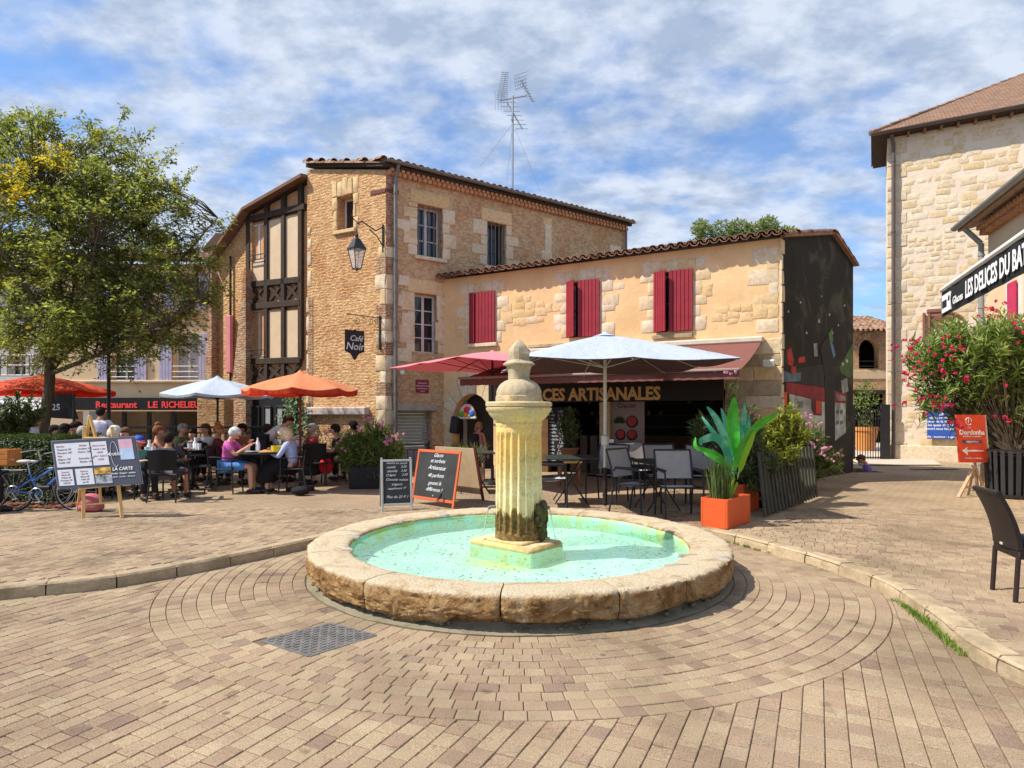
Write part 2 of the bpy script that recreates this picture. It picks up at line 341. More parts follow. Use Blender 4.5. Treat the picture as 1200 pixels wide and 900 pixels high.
# ================================================================ ground, kerb, paving
KP = [(-11, 2.6), (-7.5, 3.75), (-5.5, 4.62), (-4.25, 5.24), (-3.49, 5.64), (-2.76, 6.55), (-2.34, 7.2), (-1.9, 7.9), (-1.15, 8.7), (0.07, 9.05), (1.35, 8.75), (2.1, 8.2), (2.53, 7.7), (3.02, 6.52), (3.2, 5.51), (3.06, 4.62), (2.90, 3.98), (2.92, 3.4), (3.1, 2.6), (3.5, 1.5), (4, -4)]
def crom(P, n):
    o = []
    for i in range(len(P) - 1):
        a = Vector(P[max(i - 1, 0)]); b = Vector(P[i]); c = Vector(P[i + 1]); d = Vector(P[min(i + 2, len(P) - 1)])
        for k in range(n):
            t = k / n; o.append(.5 * ((2 * b) + (c - a) * t + (2 * a - 5 * b + 4 * c - d) * t * t + (3 * b - a - 3 * c + d) * t ** 3))
    return o + [Vector(P[-1])]
KC = crom([(x, y, 0) for x, y in KP], 8)
def inside(p, poly):
    c = False; j = len(poly) - 1
    for i in range(len(poly)):
        a, b = poly[i], poly[j]
        if (a[1] > p[1]) != (b[1] > p[1]) and p[0] < (b[0] - a[0]) * (p[1] - a[1]) / (b[1] - a[1]) + a[0]: c = not c
        j = i
    return c
LOW = [(p.x, p.y) for p in KC] + [(4, -6), (-14, -6), (-14, 2)]
def flat(name, outer, holes, z, mat, kind='structure'):
    loops = [[Vector((p[0], p[1], 0)) for p in l] for l in [outer] + holes]
    tri = tessellate_polygon(loops); fl = [(p.x, p.y, z) for l in loops for p in l]
    o = build(MB().add(fl, [tuple(t) for t in tri]), name, mat, recalc=False)
    for f in o.data.polygons:
        if f.normal.z < 0: f.flip()
    o['kind'] = kind; return o
DUST = plain('sandy_joint', (.16, .115, .075), .95, .25, bs=.5)
g = MB().add([(-400, -60, -1.25), (400, -60, -1.25), (400, 900, -1.25), (-400, 900, -1.25)], [(0, 1, 2, 3)]); build(g, 'ground', plain('street_asphalt', (.17, .14, .11), .9, .2), recalc=False)['kind'] = 'structure'
low = flat('plaza_floor', LOW, [], -.008, DUST)
TER = [(p.x, p.y) for p in KC] + [(4, -6), (32, -6), (32, 40), (-4.0, 40), (-4.4, 17.2), (-5.0, 17.4), (-5.3, 14.75), (-24, 14.75), (-24, -6), (-14, -6), (-14, 2)]
PIT = [(8.42, 15.5), (9.15, 15.5), (9.15, 16.7), (8.42, 16.7)]
ter = flat('terrace_floor', TER, [PIT], .091, FARP)
w = MB()
for i in range(4):
    a, b = PIT[i], PIT[(i + 1) % 4]; w.add([(*a, -.5), (*b, -.5), (*b, .09), (*a, .09)], [(0, 1, 2, 3)])
w.add([(*p, -.33) for p in PIT], [(0, 1, 2, 3)]); build(w, 'sunken_step', FARP)['kind'] = 'structure'
w = MB().box((-24, 14.75, -1.25), (-5.3, 14.9, .088)); build(w, 'retaining_wall', RUBR)['kind'] = 'structure'
# kerb stones
kerb = thing('stone_kerb', (0, 9, 0), 'curved pale stone kerb stepping round the fountain plaza', 'kerb')
acc = [0]
for i in range(1, len(KC)): acc.append(acc[-1] + (KC[i] - KC[i - 1]).length)
def kat(s):
    s = max(0, min(acc[-1] - 1e-4, s))
    for i in range(1, len(acc)):
        if acc[i] >= s:
            t = (s - acc[i - 1]) / (acc[i] - acc[i - 1]); p = KC[i - 1].lerp(KC[i], t); d = (KC[min(i + 1, len(KC) - 1)] - KC[max(i - 2, 0)]).normalized(); return p, d
s = 2.0
while s < acc[-1] - 1:
    L = U(.42, .56); m = MB(); pr = []; N = 5; up = U(-.003, .003); off = U(-.006, .006)
    for k in range(N + 1):
        p, d = kat(s + .006 + (L - .012) * k / N); n = Vector((-d.y, d.x, 0))
        e = .008 if k in (0, N) else 0
        q = lambda a, z: p + n * (a + off) + Vector((0, 0, z))
        nn = [noise.noise(Vector((s * 3 + k, j, 1.3))) * .006 for j in range(4)]
        pr.append([q(0, -.06), q(0 + nn[0], .045), q(.002 + e, .088 + nn[1] * .5), q(.022 + e, .108 + up + nn[2] * .4), q(.155 - e, .107 + up), q(.17, .09), q(.17, -.05)])
    vs = [v for r in pr for v in r]; K = 7
    fs = [(i * K + j, i * K + j + 1, (i + 1) * K + j + 1, (i + 1) * K + j) for i in range(N) for j in range(K - 1)] + [tuple(range(K)), tuple(N * K + i for i in range(K))[::-1]]
    m.add(vs, fs); build(m, 'kerb_stone', KERB, kerb, Matrix(), 40); s += L
# pavers
FC = Vector((.07, 6.45, 0)); RO = 3.27; R0 = 2.075
def clip(poly, p, n):                                   # keep the side n points to
    o = []
    for i in range(len(poly)):
        a, b = poly[i], poly[(i + 1) % len(poly)]
        da = (a[0] - p[0]) * n[0] + (a[1] - p[1]) * n[1]; db = (b[0] - p[0]) * n[0] + (b[1] - p[1]) * n[1]
        if da >= 0: o.append(a)
        if da * db < 0: t = da / (da - db); o.append((a[0] + (b[0] - a[0]) * t, a[1] + (b[1] - a[1]) * t))
    return o
def tablet(m, poly, z0, z1, c=.004, tilt=(0, 0)):
    n = len(poly); cx = sum(p[0] for p in poly) / n; cy = sum(p[1] for p in poly) / n
    ins = []
    for p in poly:
        d = Vector((cx - p[0], cy - p[1])); l = d.length or 1; ins.append((p[0] + d.x / l * c * 1.4, p[1] + d.y / l * c * 1.4))
    zt = lambda p: z1 + (p[0] - cx) * tilt[0] + (p[1] - cy) * tilt[1]
    vs = [(p[0], p[1], z0) for p in poly] + [(p[0], p[1], zt(p) - c) for p in poly] + [(p[0], p[1], zt(p)) for p in ins]
    fs = [(i, (i + 1) % n, n + (i + 1) % n, n + i) for i in range(n)] + [(n + i, n + (i + 1) % n, 2 * n + (i + 1) % n, 2 * n + i) for i in range(n)] + [tuple(range(2 * n, 3 * n))]
    m.add(vs, fs)
MANH = [G(308, 751, 0), G(387, 731, 0), G(440, 745, 0), G(362, 769, 0)]
MPOLY = [(p.x, p.y) for p in MANH]
def field(parent, ang, W_, zt, keep, clipper, ymax, xr, yr, nind=300):
    c, s_ = cos(ang), sin(ang); cand = []; LEN = [.092, .118, .146]
    corners = [(x * c + y * s_, -x * s_ + y * c) for x in xr for y in yr]
    a0, a1 = min(q[0] for q in corners), max(q[0] for q in corners); b0, b1 = min(q[1] for q in corners), max(q[1] for q in corners)
    b = b0
    while b < b1:
        a = a0 + U(0, .2)
        while a < a1:
            li = random.choice((0, 1, 1, 2)); L = LEN[li]; ca, cbb = a + L / 2, b + W_ / 2
            x, y = ca * c - cbb * s_, ca * s_ + cbb * c; a += L + .0045
            if y < 2.2 or y > ymax or abs(x) > y * .86 + .35 or not keep((x, y)): continue
            cand.append((y, x, li))
        b += W_ + .0045
    cand.sort(); used = 0; big = MB(); mm = []
    for L in LEN:
        m = MB(); tablet(m, [(-L / 2, -W_ / 2), (L / 2, -W_ / 2), (L / 2, W_ / 2), (-L / 2, W_ / 2)], -.05, 0, .0035); mm.append(mesh(m, PAVER, None, 'paver', False))
    for y, x, li in cand:
        L = LEN[li]; z = zt + U(-.0028, .0022); poly = [(x + u * c - v * s_, y + u * s_ + v * c) for u, v in ((-L / 2, -W_ / 2), (L / 2, -W_ / 2), (L / 2, W_ / 2), (-L / 2, W_ / 2))]
        p2 = clipper(poly)
        if not p2 or len(p2) < 3: continue
        if p2 is poly and used < nind:
            used += 1; o = link('paver', mm[li], parent, Matrix.Translation((x, y, z)) @ Matrix.Rotation(ang + (pi if R() < .5 else 0) + U(-.006, .006), 4, 'Z') @ Euler((U(-.008, .008), U(-.008, .008), 0)).to_matrix().to_4x4())
        else: tablet(big, p2, zt - .05, z, .0035, (U(-.01, .01), U(-.01, .01)))
    o = build(big, 'paver_field', PAVER, parent, Matrix(), recalc=False); o['kind'] = 'stuff'
def keep_low(p): return inside(p, LOW) and (Vector((*p, 0)) - FC).length > RO - .08
def near_k(p):
    best = min(KC, key=lambda q: (q.x - p[0]) ** 2 + (q.y - p[1]) ** 2); i = KC.index(best); d = (KC[min(i + 1, len(KC) - 1)] - KC[max(i - 1, 0)]).normalized()
    return best, d
def clip_low(poly):
    cx = sum(p[0] for p in poly) / 4; cy = sum(p[1] for p in poly) / 4; d = Vector((cx, cy, 0)) - FC
    if inside((cx, cy), MPOLY): return None
    if d.length < RO + .2:
        n = d.normalized(); q = FC + n * (RO + .004)
        if any((Vector((*p, 0)) - FC).length < RO + .004 for p in poly): return clip(poly, q, n)
    if d.length < 3.9 and cx < -.6 and any(inside(p, MPOLY) for p in poly): return None
    return poly
def keep_ter(p):
    if inside(p, LOW): return False
    k, d = near_k(p); return (Vector((*p, 0)) - k).length > .2
field(low, radians(64.2), .100, 0, keep_low, clip_low, 8.2, (-5, 4), (2.2, 8.2), 230)
field(ter, radians(-28.8), .100, .1, keep_ter, lambda p: p, 9.6, (-9, 9), (3, 9.6), 300)
ring = MB(); cand = []
nr = 11; th = (RO - R0) / nr
for j in range(nr):
    r0 = R0 + j * th; k = round(2 * pi * r0 / .122); a = U(0, .1); an = 2 * pi / k
    for i in range(k):
        aa = a + i * an; x, y = FC.x + (r0 + th / 2) * cos(aa), FC.y + (r0 + th / 2) * sin(aa)
        if abs(x) > y * .86 + .3: continue
        if inside((x, y), MPOLY): continue
        cand.append((y, j, i, aa, an, r0))
cand.sort(); rm = {}
for q, (y, j, i, aa, an, r0) in enumerate(cand):
    g2 = .002 / r0; g3 = .0022
    def sector(cx):
        return [(rr * cos(t) - cx, rr * sin(t)) for rr, t in ((r0 + g3, -an / 2 + g2), (r0 + th - g3, -an / 2 + g2), (r0 + th - g3, an / 2 - g2), (r0 + g3, an / 2 - g2))]
    if q < 70:
        if j not in rm: m = MB(); tablet(m, sector(r0 + th / 2), -.05, 0, .0035); rm[j] = mesh(m, PAVER, None, 'ring_paver', False)
        link('ring_paver', rm[j], low, Matrix.Translation((FC.x, FC.y, U(-.002, .002))) @ Matrix.Rotation(aa, 4, 'Z') @ Matrix.Translation((r0 + th / 2, 0, 0)))
    else: tablet(ring, [(FC.x + px_ * cos(aa) - py_ * sin(aa), FC.y + px_ * sin(aa) + py_ * cos(aa)) for px_, py_ in sector(0)], -.05, U(-.0025, .0025), .0035)
o = build(ring, 'ring_paver_field', PAVER, low, Matrix(), recalc=False); o['kind'] = 'stuff'
# manhole cover with raised tread
mh = thing('manhole_cover', (sum(p.x for p in MANH) / 4, sum(p.y for p in MANH) / 4, 0), 'grey steel tread plate cover set in the paving left of the fountain', 'manhole cover')
STEEL = plain('worn_steel', (.24, .225, .21), .55, .25, 10, .4, 90, metal=.55)
m = MB(); tablet(m, MPOLY, -.04, .004, .004); build(m, 'cover_plate', STEEL, mh, Matrix())
m = MB(); a, b, c, d = MANH; nu, nv = 15, 11
for i in range(nu):
    for j in range(nv):
        p = a.lerp(b, (i + .5) / nu).lerp(d.lerp(c, (i + .5) / nu), (j + .5) / nv); al = radians(45 if (i + j) % 2 else -45)
        m.box((-.017, -.0055, .003), (.017, .0055, .009), Matrix.Translation((p.x, p.y, 0)) @ Matrix.Rotation(al, 4, 'Z'))
build(m, 'tread_stud', STEEL, mh, Matrix())['kind'] = 'stuff'
m = MB(); 
for i in range(4): m.bar(MANH[i] + Vector((0, 0, -.01)), MANH[(i + 1) % 4] + Vector((0, 0, -.01)), .028, .03)
build(m, 'cover_frame', STEEL, mh, Matrix())
# grass tufts in the kerb joint
GRASS = foliage('grass', (.10, .16, .02), (.17, .27, .04), (.30, .40, .09))
m = MB()
for (s0_, s1_, n, h) in (((1050, 707), (1127, 767), 900, .075), ((848, 634), (897, 648), 220, .05), ((955, 662), (975, 666), 40, .03)):
    A = G(*s0_, 0); B = G(*s1_, 0)
    for i in range(n):
        t = R(); p = A.lerp(B, t); k, d = near_k(p); nrm = Vector((d.y, -d.x, 0)); amp = .4 + .9 * abs(noise.noise(Vector((t * 9, n, 0))))
        p = k + d * U(-.05, .05) + nrm * (.004 + abs(random.gauss(0, .022))) ; hh = h * U(.4, 1.3) * amp; l = Vector((U(-.5, .5), U(-.5, .5), 0)) * hh; wv = Vector((U(-1, 1), U(-1, 1), 0)).normalized() * .0028
        m.add([p - wv, p + wv, p + l * .5 + wv * .7 + Vector((0, 0, hh * .7)), p + l + Vector((0, 0, hh))], [(0, 1, 2), (0, 2, 3)])
build(m, 'grass', GRASS, recalc=False)['kind'] = 'stuff'
# ================================================================ fountain
fo = thing('fountain', FC, 'round stone fountain basin full of turquoise water with a fluted central column', 'fountain')
def m_rim():
    t = NT('fountain_stone'); P = t.co(); z = t.nd('ShaderNodeSeparateXYZ', {0: P}).outputs[2]
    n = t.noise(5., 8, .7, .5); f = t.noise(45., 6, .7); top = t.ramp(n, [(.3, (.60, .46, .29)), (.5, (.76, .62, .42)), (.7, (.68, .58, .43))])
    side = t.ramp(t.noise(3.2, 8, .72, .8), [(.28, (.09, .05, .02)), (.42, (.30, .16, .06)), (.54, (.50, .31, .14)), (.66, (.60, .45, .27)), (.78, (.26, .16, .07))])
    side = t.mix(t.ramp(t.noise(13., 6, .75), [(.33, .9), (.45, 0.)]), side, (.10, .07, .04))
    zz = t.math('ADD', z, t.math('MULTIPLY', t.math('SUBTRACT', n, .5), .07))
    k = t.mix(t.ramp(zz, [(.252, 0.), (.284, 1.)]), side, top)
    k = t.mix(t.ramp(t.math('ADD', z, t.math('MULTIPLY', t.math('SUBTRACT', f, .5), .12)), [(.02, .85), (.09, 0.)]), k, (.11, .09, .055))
    k = t.mix(1., k, t.ramp(f, [(.3, .72), (.55, 1.05)]), 'MULTIPLY')
    return t.fin(k, .93, t.math('ADD', f, t.math('MULTIPLY', t.noise(120., 4), .4)), 1., .03, spec=.15)
RIM = m_rim()
RS = 2.06
prof = [(1.98, -.05), (2.0, 0.0), (2.015, .03), (2.03, .06), (2.05, .09), (2.055, .12), (2.06, .15), (2.062, .18), (2.064, .23), (2.064, .256), (2.058, .272), (2.046, .282), (2.02, .287), (1.96, .287), (1.9, .288), (1.84, .287), (1.78, .284), (1.74, .281), (1.71, .278), (1.685, .270), (1.675, .255), (1.67, .2), (1.67, .1)]
pf = []
for i in range(len(prof) - 1):
    pf.append(prof[i]); k = 3 if prof[i][1] < .22 and prof[i][0] > 1.95 else 1
    for q in range(1, k): pf.append((prof[i][0] + (prof[i + 1][0] - prof[i][0]) * q / k, prof[i][1] + (prof[i + 1][1] - prof[i][1]) * q / k))
prof = pf + [prof[-1]]
def rimr(a, r, z):
    if r < 1.9: return r + .004 * noise.noise(Vector((cos(a) * 9, sin(a) * 9, z * 9)))
    v = Vector((cos(a) * 7, sin(a) * 7, z * 9)); q = noise.noise(v) * .014 + noise.noise(v * 3.1) * .014 + noise.noise(v * 8.) * .011 + noise.noise(v * 19.) * .007
    e = noise.noise(Vector((cos(a) * 3.1, sin(a) * 3.1, 4.2))); e2 = noise.noise(Vector((cos(a) * 11, sin(a) * 11, 9)))
    lim = .065 + .10 * e + .045 * e2
    if z < lim: q -= .075 * min(1, (lim - z) / .02)
    return r + q
def rimz(a, r, z): return z + (.006 * noise.noise(Vector((cos(a) * 5, sin(a) * 5, r * 6))) + .003 * noise.noise(Vector((cos(a) * 19, sin(a) * 19, r * 19))) if z > .2 else 0)
def ang_px(x):                                          # angle of a joint seen at pixel column x on the front rim
    k = (x - 600) / FPX; lo, hi = -pi + .35, -.35
    best = min(((abs((FC.x + RS * cos(t)) / (FC.y + RS * sin(t)) - k), t) for t in [lo + (hi - lo) * i / 2000 for i in range(2001)])); return best[1]
joints = [ang_px(x) for x in (425, 586, 727, 806)]
joints += [-.12, .48, 1.1, 1.75, 2.4, 2.95, 3.5]; joints = sorted(((j + 2 * pi) % (2 * pi)) for j in joints)
for i in range(len(joints)):
    a0 = joints[i]; a1 = joints[(i + 1) % len(joints)]
    if a1 <= a0: a1 += 2 * pi
    g = .0028; a0 += g; a1 -= g; n = max(8, int((a1 - a0) / .009)); m = MB(); vs = []
    for (r, z) in prof:
        for k in range(n + 1):
            a = a0 + (a1 - a0) * k / n; ee = max(0, 1 - min(k, n - k) / 1.5) * (.012 if r > 2.0 else .004 if z > .25 else 0); q = rimr(a, r, z) - ee; vs.append((q * cos(a), q * sin(a), rimz(a, r, z) - (ee * .5 if z > .2 else 0)))
    K = n + 1; NP = len(prof)
    fs = [(j * K + k, j * K + k + 1, (j + 1) * K + k + 1, (j + 1) * K + k) for j in range(NP - 1) for k in range(n)] + [tuple(j * K for j in range(NP)), tuple(j * K + n for j in range(NP))[::-1]]
    m.add(vs, fs); build(m, 'rim_stone', RIM, fo, None, 50)
FOOT = m_stone('mossy_footing', (.20, .17, .12), (.27, .23, .16), (.14, .12, .08), stain=(.14, .14, .07))
m = MB(); m.lathe([(1.9, -.05), (2.055, -.05), (2.065, .004), (2.03, .012), (1.98, .02), (1.94, .06), (1.9, .08)], 220, fn=lambda a, r, z: r + (.02 * noise.noise(Vector((cos(a) * 8, sin(a) * 8, z * 20))) + .01 * noise.noise(Vector((cos(a) * 30, sin(a) * 30, z * 20))) if r > 1.95 else 0)); build(m, 'footing', FOOT, fo, None, 50)
m = MB()
for i in range(160):
    a = U(0, 2 * pi); r = U(1.97, 2.02); s_ = U(.012, .03); m.ball((r * cos(a), r * sin(a), U(0, .045)), (s_, s_, s_ * .7), 6, 4)
build(m, 'rubble_packing', FOOT, fo)['kind'] = 'stuff'
# basin and water
t = NT('turquoise_basin'); P = t.co(); rr = t.nd('ShaderNodeVectorMath', {0: P}, operation='LENGTH').outputs['Value']
k = t.mix(t.ramp(t.noise(3., 5), [(.35, 0.), (.65, 1.)]), (.50, .79, .66), (.66, .88, .78))
k = t.mix(t.ramp(t.math('ADD', rr, t.math('MULTIPLY', t.math('SUBTRACT', t.noise(6., 5), .5), .3)), [(.35, .95), (.62, 0.)]), k, (.60, .80, .12))
k = t.mix(t.ramp(t.noise(70., 2, .4), [(.27, .55), (.31, 0.)]), k, (.30, .33, .22))
BASIN = t.fin(k, .8, t.noise(20., 3), .3, .01)
t = NT('algae_wall'); k = t.mix(t.ramp(t.noise(4., 6, .7, .5), [(.42, 0.), (.62, 1.)]), (.32, .66, .48), (.38, .50, .08)); ALG = t.fin(k, .8, t.noise(30., 4), .5, .01)
m = MB(); m.lathe([(.001, .07), (1.62, .07), (1.672, .085)], 120); build(m, 'basin_floor', BASIN, fo, None, 60)
m = MB(); m.lathe([(1.675, .06), (1.662, .12), (1.664, .235), (1.675, .25)], 160, fn=lambda a, r, z: r + .006 * noise.noise(Vector((cos(a) * 8, sin(a) * 8, z * 9)))); build(m, 'basin_wall', ALG, fo, None, 60)
t = NT('pool_water'); o = t.n['Material Output']
tr = t.nd('ShaderNodeBsdfTransparent', {0: (.94, .995, .975, 1)}); gl = t.nd('ShaderNodeBsdfGlossy', {0: (.9, .95, 1, 1), 'Roughness': .06})
bp = t.nd('ShaderNodeBump', {'Height': t.noise(17., 3, .5, .6, stretch=(1, 1.3, 1)), 'Strength': .45, 'Distance': .03}); t.l.new(bp.outputs[0], gl.inputs['Normal'])
fr = t.nd('ShaderNodeFresnel', {0: 1.33}); t.l.new(bp.outputs[0], fr.inputs['Normal']); df = t.nd('ShaderNodeBsdfDiffuse', {0: (.52, .82, .74, 1)})
m0 = t.nd('ShaderNodeMixShader', {0: .22}); t.l.new(tr.outputs[0], m0.inputs[1]); t.l.new(df.outputs[0], m0.inputs[2])
m1 = t.nd('ShaderNodeMixShader', {0: t.math('MULTIPLY', fr.outputs[0], .75)}); t.l.new(m0.outputs[0], m1.inputs[1]); t.l.new(gl.outputs[0], m1.inputs[2]); t.l.new(m1.outputs[0], o.inputs[0]); WATER = t.m
m = MB(); m.lathe([(.001, .215), (1.668, .215)], 120); wt = build(m, 'water', WATER, fo, None, 60)
LITTER = plain('brown_litter', (.13, .08, .04), .8, .4, 30)
m = MB()
for i in range(2000):
    a = U(0, 2 * pi); r = sqrt(R()) * 1.6
    if r < .55 or (noise.noise(Vector((r * cos(a) * 2, r * sin(a) * 2, 0))) < -.15 and R() < .7): continue
    s_ = U(.009, .019) * (.7 if R() < .7 else 1.2); b = U(0, pi); x, y = r * cos(a), r * sin(a); z = .0725 if R() < .25 else .2165
    m.add([(x + s_ * cos(b), y + s_ * sin(b), z), (x - s_ * .5 * sin(b), y + s_ * .5 * cos(b), z), (x - s_ * cos(b), y - s_ * sin(b), z), (x + s_ * .5 * sin(b), y - s_ * .5 * cos(b), z)], [(0, 1, 2, 3)])
build(m, 'leaf_litter', LITTER, fo, recalc=False)['kind'] = 'stuff'
# cement mends on the rim
GREY = m_stone('cement_patch', (.40, .37, .32), (.44, .40, .35), (.36, .31, .25))
m = MB()
for (x, y, rx, ry, rot) in ((862, 655, .09, .045, .3), (793, 662, .1, .03, 0), (806, 650, .09, .02, 0), (858, 672, .06, .02, 0), (452, 628, .11, .035, -.5), (478, 612, .10, .03, -.3), (430, 640, .13, .03, -.7), (520, 603, .09, .03, -.2)):
    p = G(x, y, .285) - FC; rr_ = Vector((p.x, p.y, 0)).length
    if not 1.7 < rr_ < 2.0: p *= (1.72 if rr_ < 1.7 else 1.97) / rr_
    pts = [(p.x + rx * cos(q) * (1 + .25 * noise.noise(Vector((q, x, 0)))) * cos(rot) - ry * sin(q) * sin(rot), p.y + rx * cos(q) * sin(rot) + ry * sin(q) * (1 + .4 * noise.noise(Vector((q * 2, y, 0)))) * cos(rot)) for q in [2 * pi * i / 14 for i in range(14)]]
    tablet(m, pts, .26, .2885 + U(0, .001), .004)
build(m, 'cement_patch', GREY, fo, None, 60)['kind'] = 'stuff'
# column
def m_col():
    t = NT('column_stone'); P = t.co(); z = t.nd('ShaderNodeSeparateXYZ', {0: P}).outputs[2]; n = t.noise(4., 8, .7, .4); f = t.noise(40., 6, .7)
    nz = t.math('ADD', z, t.math('MULTIPLY', t.math('SUBTRACT', t.noise(5., 6, .7, stretch=(1, 1, .35)), .5), .9))
    nz = t.math('DIVIDE', nz, 2.35)
    k = t.ramp(nz, [(.10, (.62, .45, .17)), (.32, (.84, .68, .38)), (.46, (.74, .54, .22)), (.56, (.86, .56, .18)), (.66, (.62, .46, .24)), (.76, (.46, .38, .25))])
    wet = t.ramp(t.math('ADD', z, t.math('MULTIPLY', t.math('SUBTRACT', t.noise(7., 4, .6, stretch=(1, 1, .25)), .5), .55)), [(.555, .95), (.58, 0.)])
    k = t.mix(wet, k, t.ramp(f, [(.35, (.05, .028, .01)), (.6, (.24, .13, .035))]))
    k = t.mix(t.ramp(t.noise(9., 7, .75), [(.56, 0.), (.68, .7)]), k, (.30, .28, .17))
    k = t.mix(1., k, t.ramp(f, [(.3, .75), (.55, 1.05)]), 'MULTIPLY'); return t.fin(k, .88, t.math('ADD', n, f), .7, .012, spec=.2)
COLM = m_col()
FLN = 20
def flute(a, r, z):
    d = 0 if z < .34 or z > 1.36 else min(1, (z - .34) / .03, (1.36 - z) / .04)
    q = ((a * FLN / (2 * pi)) % 1 - .5) * 2; dd = .030 * sqrt(max(0, 1 - (q / .78) ** 2)) if abs(q) < .78 else 0
    bite = 0
    return r - dd * d + .004 * noise.noise(Vector((cos(a) * 5, sin(a) * 5, z * 6))) - bite
zs = [.27, .30, .335, .345, .36, .38] + [.42 + .04 * i for i in range(12)] + [.895, .9, .905] + [.94 + .04 * i for i in range(10)] + [1.325, 1.345, 1.36, 1.38, 1.42]
m = MB(); m.lathe([(.243 - .012 * (z - .27) - (.005 if z == .9 else 0), z) for z in zs], 20 * 12, fn=flute); build(m, 'fluted_shaft', COLM, fo, None, 35)
wob = lambda a, r, z: r + .007 * noise.noise(Vector((cos(a) * 6, sin(a) * 6, z * 7))) + .004 * noise.noise(Vector((cos(a) * 17, sin(a) * 17, z * 20)))
m = MB(); m.lathe([(.20, 1.41), (.232, 1.415), (.238, 1.44), (.232, 1.455), (.24, 1.47), (.275, 1.50), (.305, 1.535), (.315, 1.56), (.322, 1.566), (.333, 1.58), (.335, 1.60), (.322, 1.608), (.320, 1.615), (.335, 1.62), (.338, 1.65), (.325, 1.664), (.2, 1.67)], 72, fn=wob); build(m, 'capital', COLM, fo, None, 40)
m = MB(); m.lathe([(.232, 1.66), (.236, 1.68), (.236, 1.72), (.229, 1.728), (.230, 1.74), (.228, 1.775), (.214, 1.81), (.188, 1.845), (.150, 1.872), (.118, 1.885), (.108, 1.89)], 60, fn=wob); build(m, 'domed_cap', COLM, fo, None, 40)
m = MB(); m.lathe([(.104, 1.88), (.102, 1.92), (.108, 1.97), (.118, 2.01), (.126, 2.028), (.152, 2.038), (.156, 2.052), (.140, 2.062), (.118, 2.078), (.1, 2.09)], 48, fn=lambda a, r, z: wob(a, r, z) * (1 + .07 * cos(4 * a + 1.2))); build(m, 'finial_neck', COLM, fo, None, 40)
m = MB(); m.lathe([(.098, 2.075), (.100, 2.11), (.104, 2.15), (.099, 2.19), (.080, 2.222), (.058, 2.250), (.034, 2.278), (.001, 2.306)], 12, fn=lambda a, r, z: wob(a, r, z) * (1 + .17 * cos(4 * a + 1.2)) + .022 * noise.noise(Vector((a, z * 30, 2)))); build(m, 'finial', COLM, fo, None, 30)
# plinth
pa = atan2(-.53, .625); PM = Matrix.Translation((-.03, -.005, 0)) @ Matrix.Rotation(pa, 4, 'Z')
PLM = m_stone('plinth_stone', (.78, .66, .46), (.70, .50, .22), (.62, .42, .16), stain=(.25, .14, .05))
m = MB(); m.box((-.41, -.26, .06), (.41, .26, .215), PM, .01); build(m, 'plinth_base', ALG, fo)
m = MB(); vs = []
m.box((-.41, -.27, .19), (.41, .27, .262), PM, .028); m.box((-.25, -.235, .255), (.27, .24, .285), PM, .02); build(m, 'plinth_slab', PLM, fo, None, 40)
for sx in (-1, 1):
    a = pi if sx < 0 else -.1; m = MB(); x = sx * .235
    m.tube([(x, -.04, .60), (x + sx * .05, -.05, .60), (x + sx * .075, -.05, .585)], [.016, .016, .018], 10); build(m, 'spout', plain('corroded_bronze', (.16, .17, .12), .6, .3, metal=.4), fo, None, 40)
    pts = [(x + sx * (.075 + .022 * q), -.05, .58 - .095 * q - .0065 * q * q) for q in [i * .55 for i in range(7)]]
    m = MB(); m.tube(pts, [.0065, .006, .005, .005, .005, .006, .009], 8)
    t2 = MATS.get('jet') or NT('water_jet').fin((.9, .97, 1), .05, spec=.8); MATS['jet'] = t2; t2.node_tree.nodes['Principled BSDF'].inputs['Transmission Weight'].default_value = .85
    build(m, 'water_jet', t2, fo, None, 60)
MOSS = m_stone('black_moss', (.05, .045, .02), (.10, .08, .03), (.16, .15, .05))
m = MB()
for i in range(46):
    z = .27 + .36 * R(); w_ = .03 + .04 * R(); a = U(-.75, .15); rr_ = .245 + .02 * (1 - z)
    m.ball((rr_ * cos(a), rr_ * sin(a), z), (w_ * .7, w_ * .7, w_), 7, 5)
build(m, 'moss_clump', MOSS, fo, None, 60)['kind'] = 'stuff'
# ================================================================ facades: shared builders
def pblock(F, parent, s0, z0, s1, z1, mat, proud=.025, name='stone', jit=.028, dep=0., into=.03, c=.012, mb=None):
    w, h = s1 - s0, z1 - z0; j = lambda: U(-jit, jit)
    P = [(s0 + j() * .5, z0 + j() * .4), (s0 + w * .5, z0 + j() * .3), (s1 + j() * .5, z0 + j() * .4), (s1 + j() * .5, z0 + h * .5), (s1 + j() * .5, z1 + j() * .4), (s0 + w * .5, z1 + j() * .3), (s0 + j() * .5, z1 + j() * .4), (s0 + j() * .5, z0 + h * .5)]
    cx, cz = (s0 + s1) / 2, (z0 + z1) / 2; n = 8; pr = proud * U(.7, 1.2)
    ins = [(p[0] + (cx - p[0]) * min(.4, 2 * c / w), p[1] + (cz - p[1]) * min(.4, 2 * c / h)) for p in P]
    vs = [(p[0], dep + into, p[1]) for p in P] + [(p[0], dep - pr * .5, p[1]) for p in P] + [(p[0], dep - pr * U(.85, 1.1), p[1]) for p in ins] + [(cx, dep - pr * 1.15, cz)]
    fs = [(i, (i + 1) % n, n + (i + 1) % n, n + i) for i in range(n)] + [(n + i, n + (i + 1) % n, 2 * n + (i + 1) % n, 2 * n + i) for i in range(n)] + [(2 * n + i, 2 * n + (i + 1) % n, 3 * n) for i in range(n)]
    if mb is not None: mb.add(vs, fs); return
    return build(MB().add(vs, fs), name, mat, parent, F.M, 35)
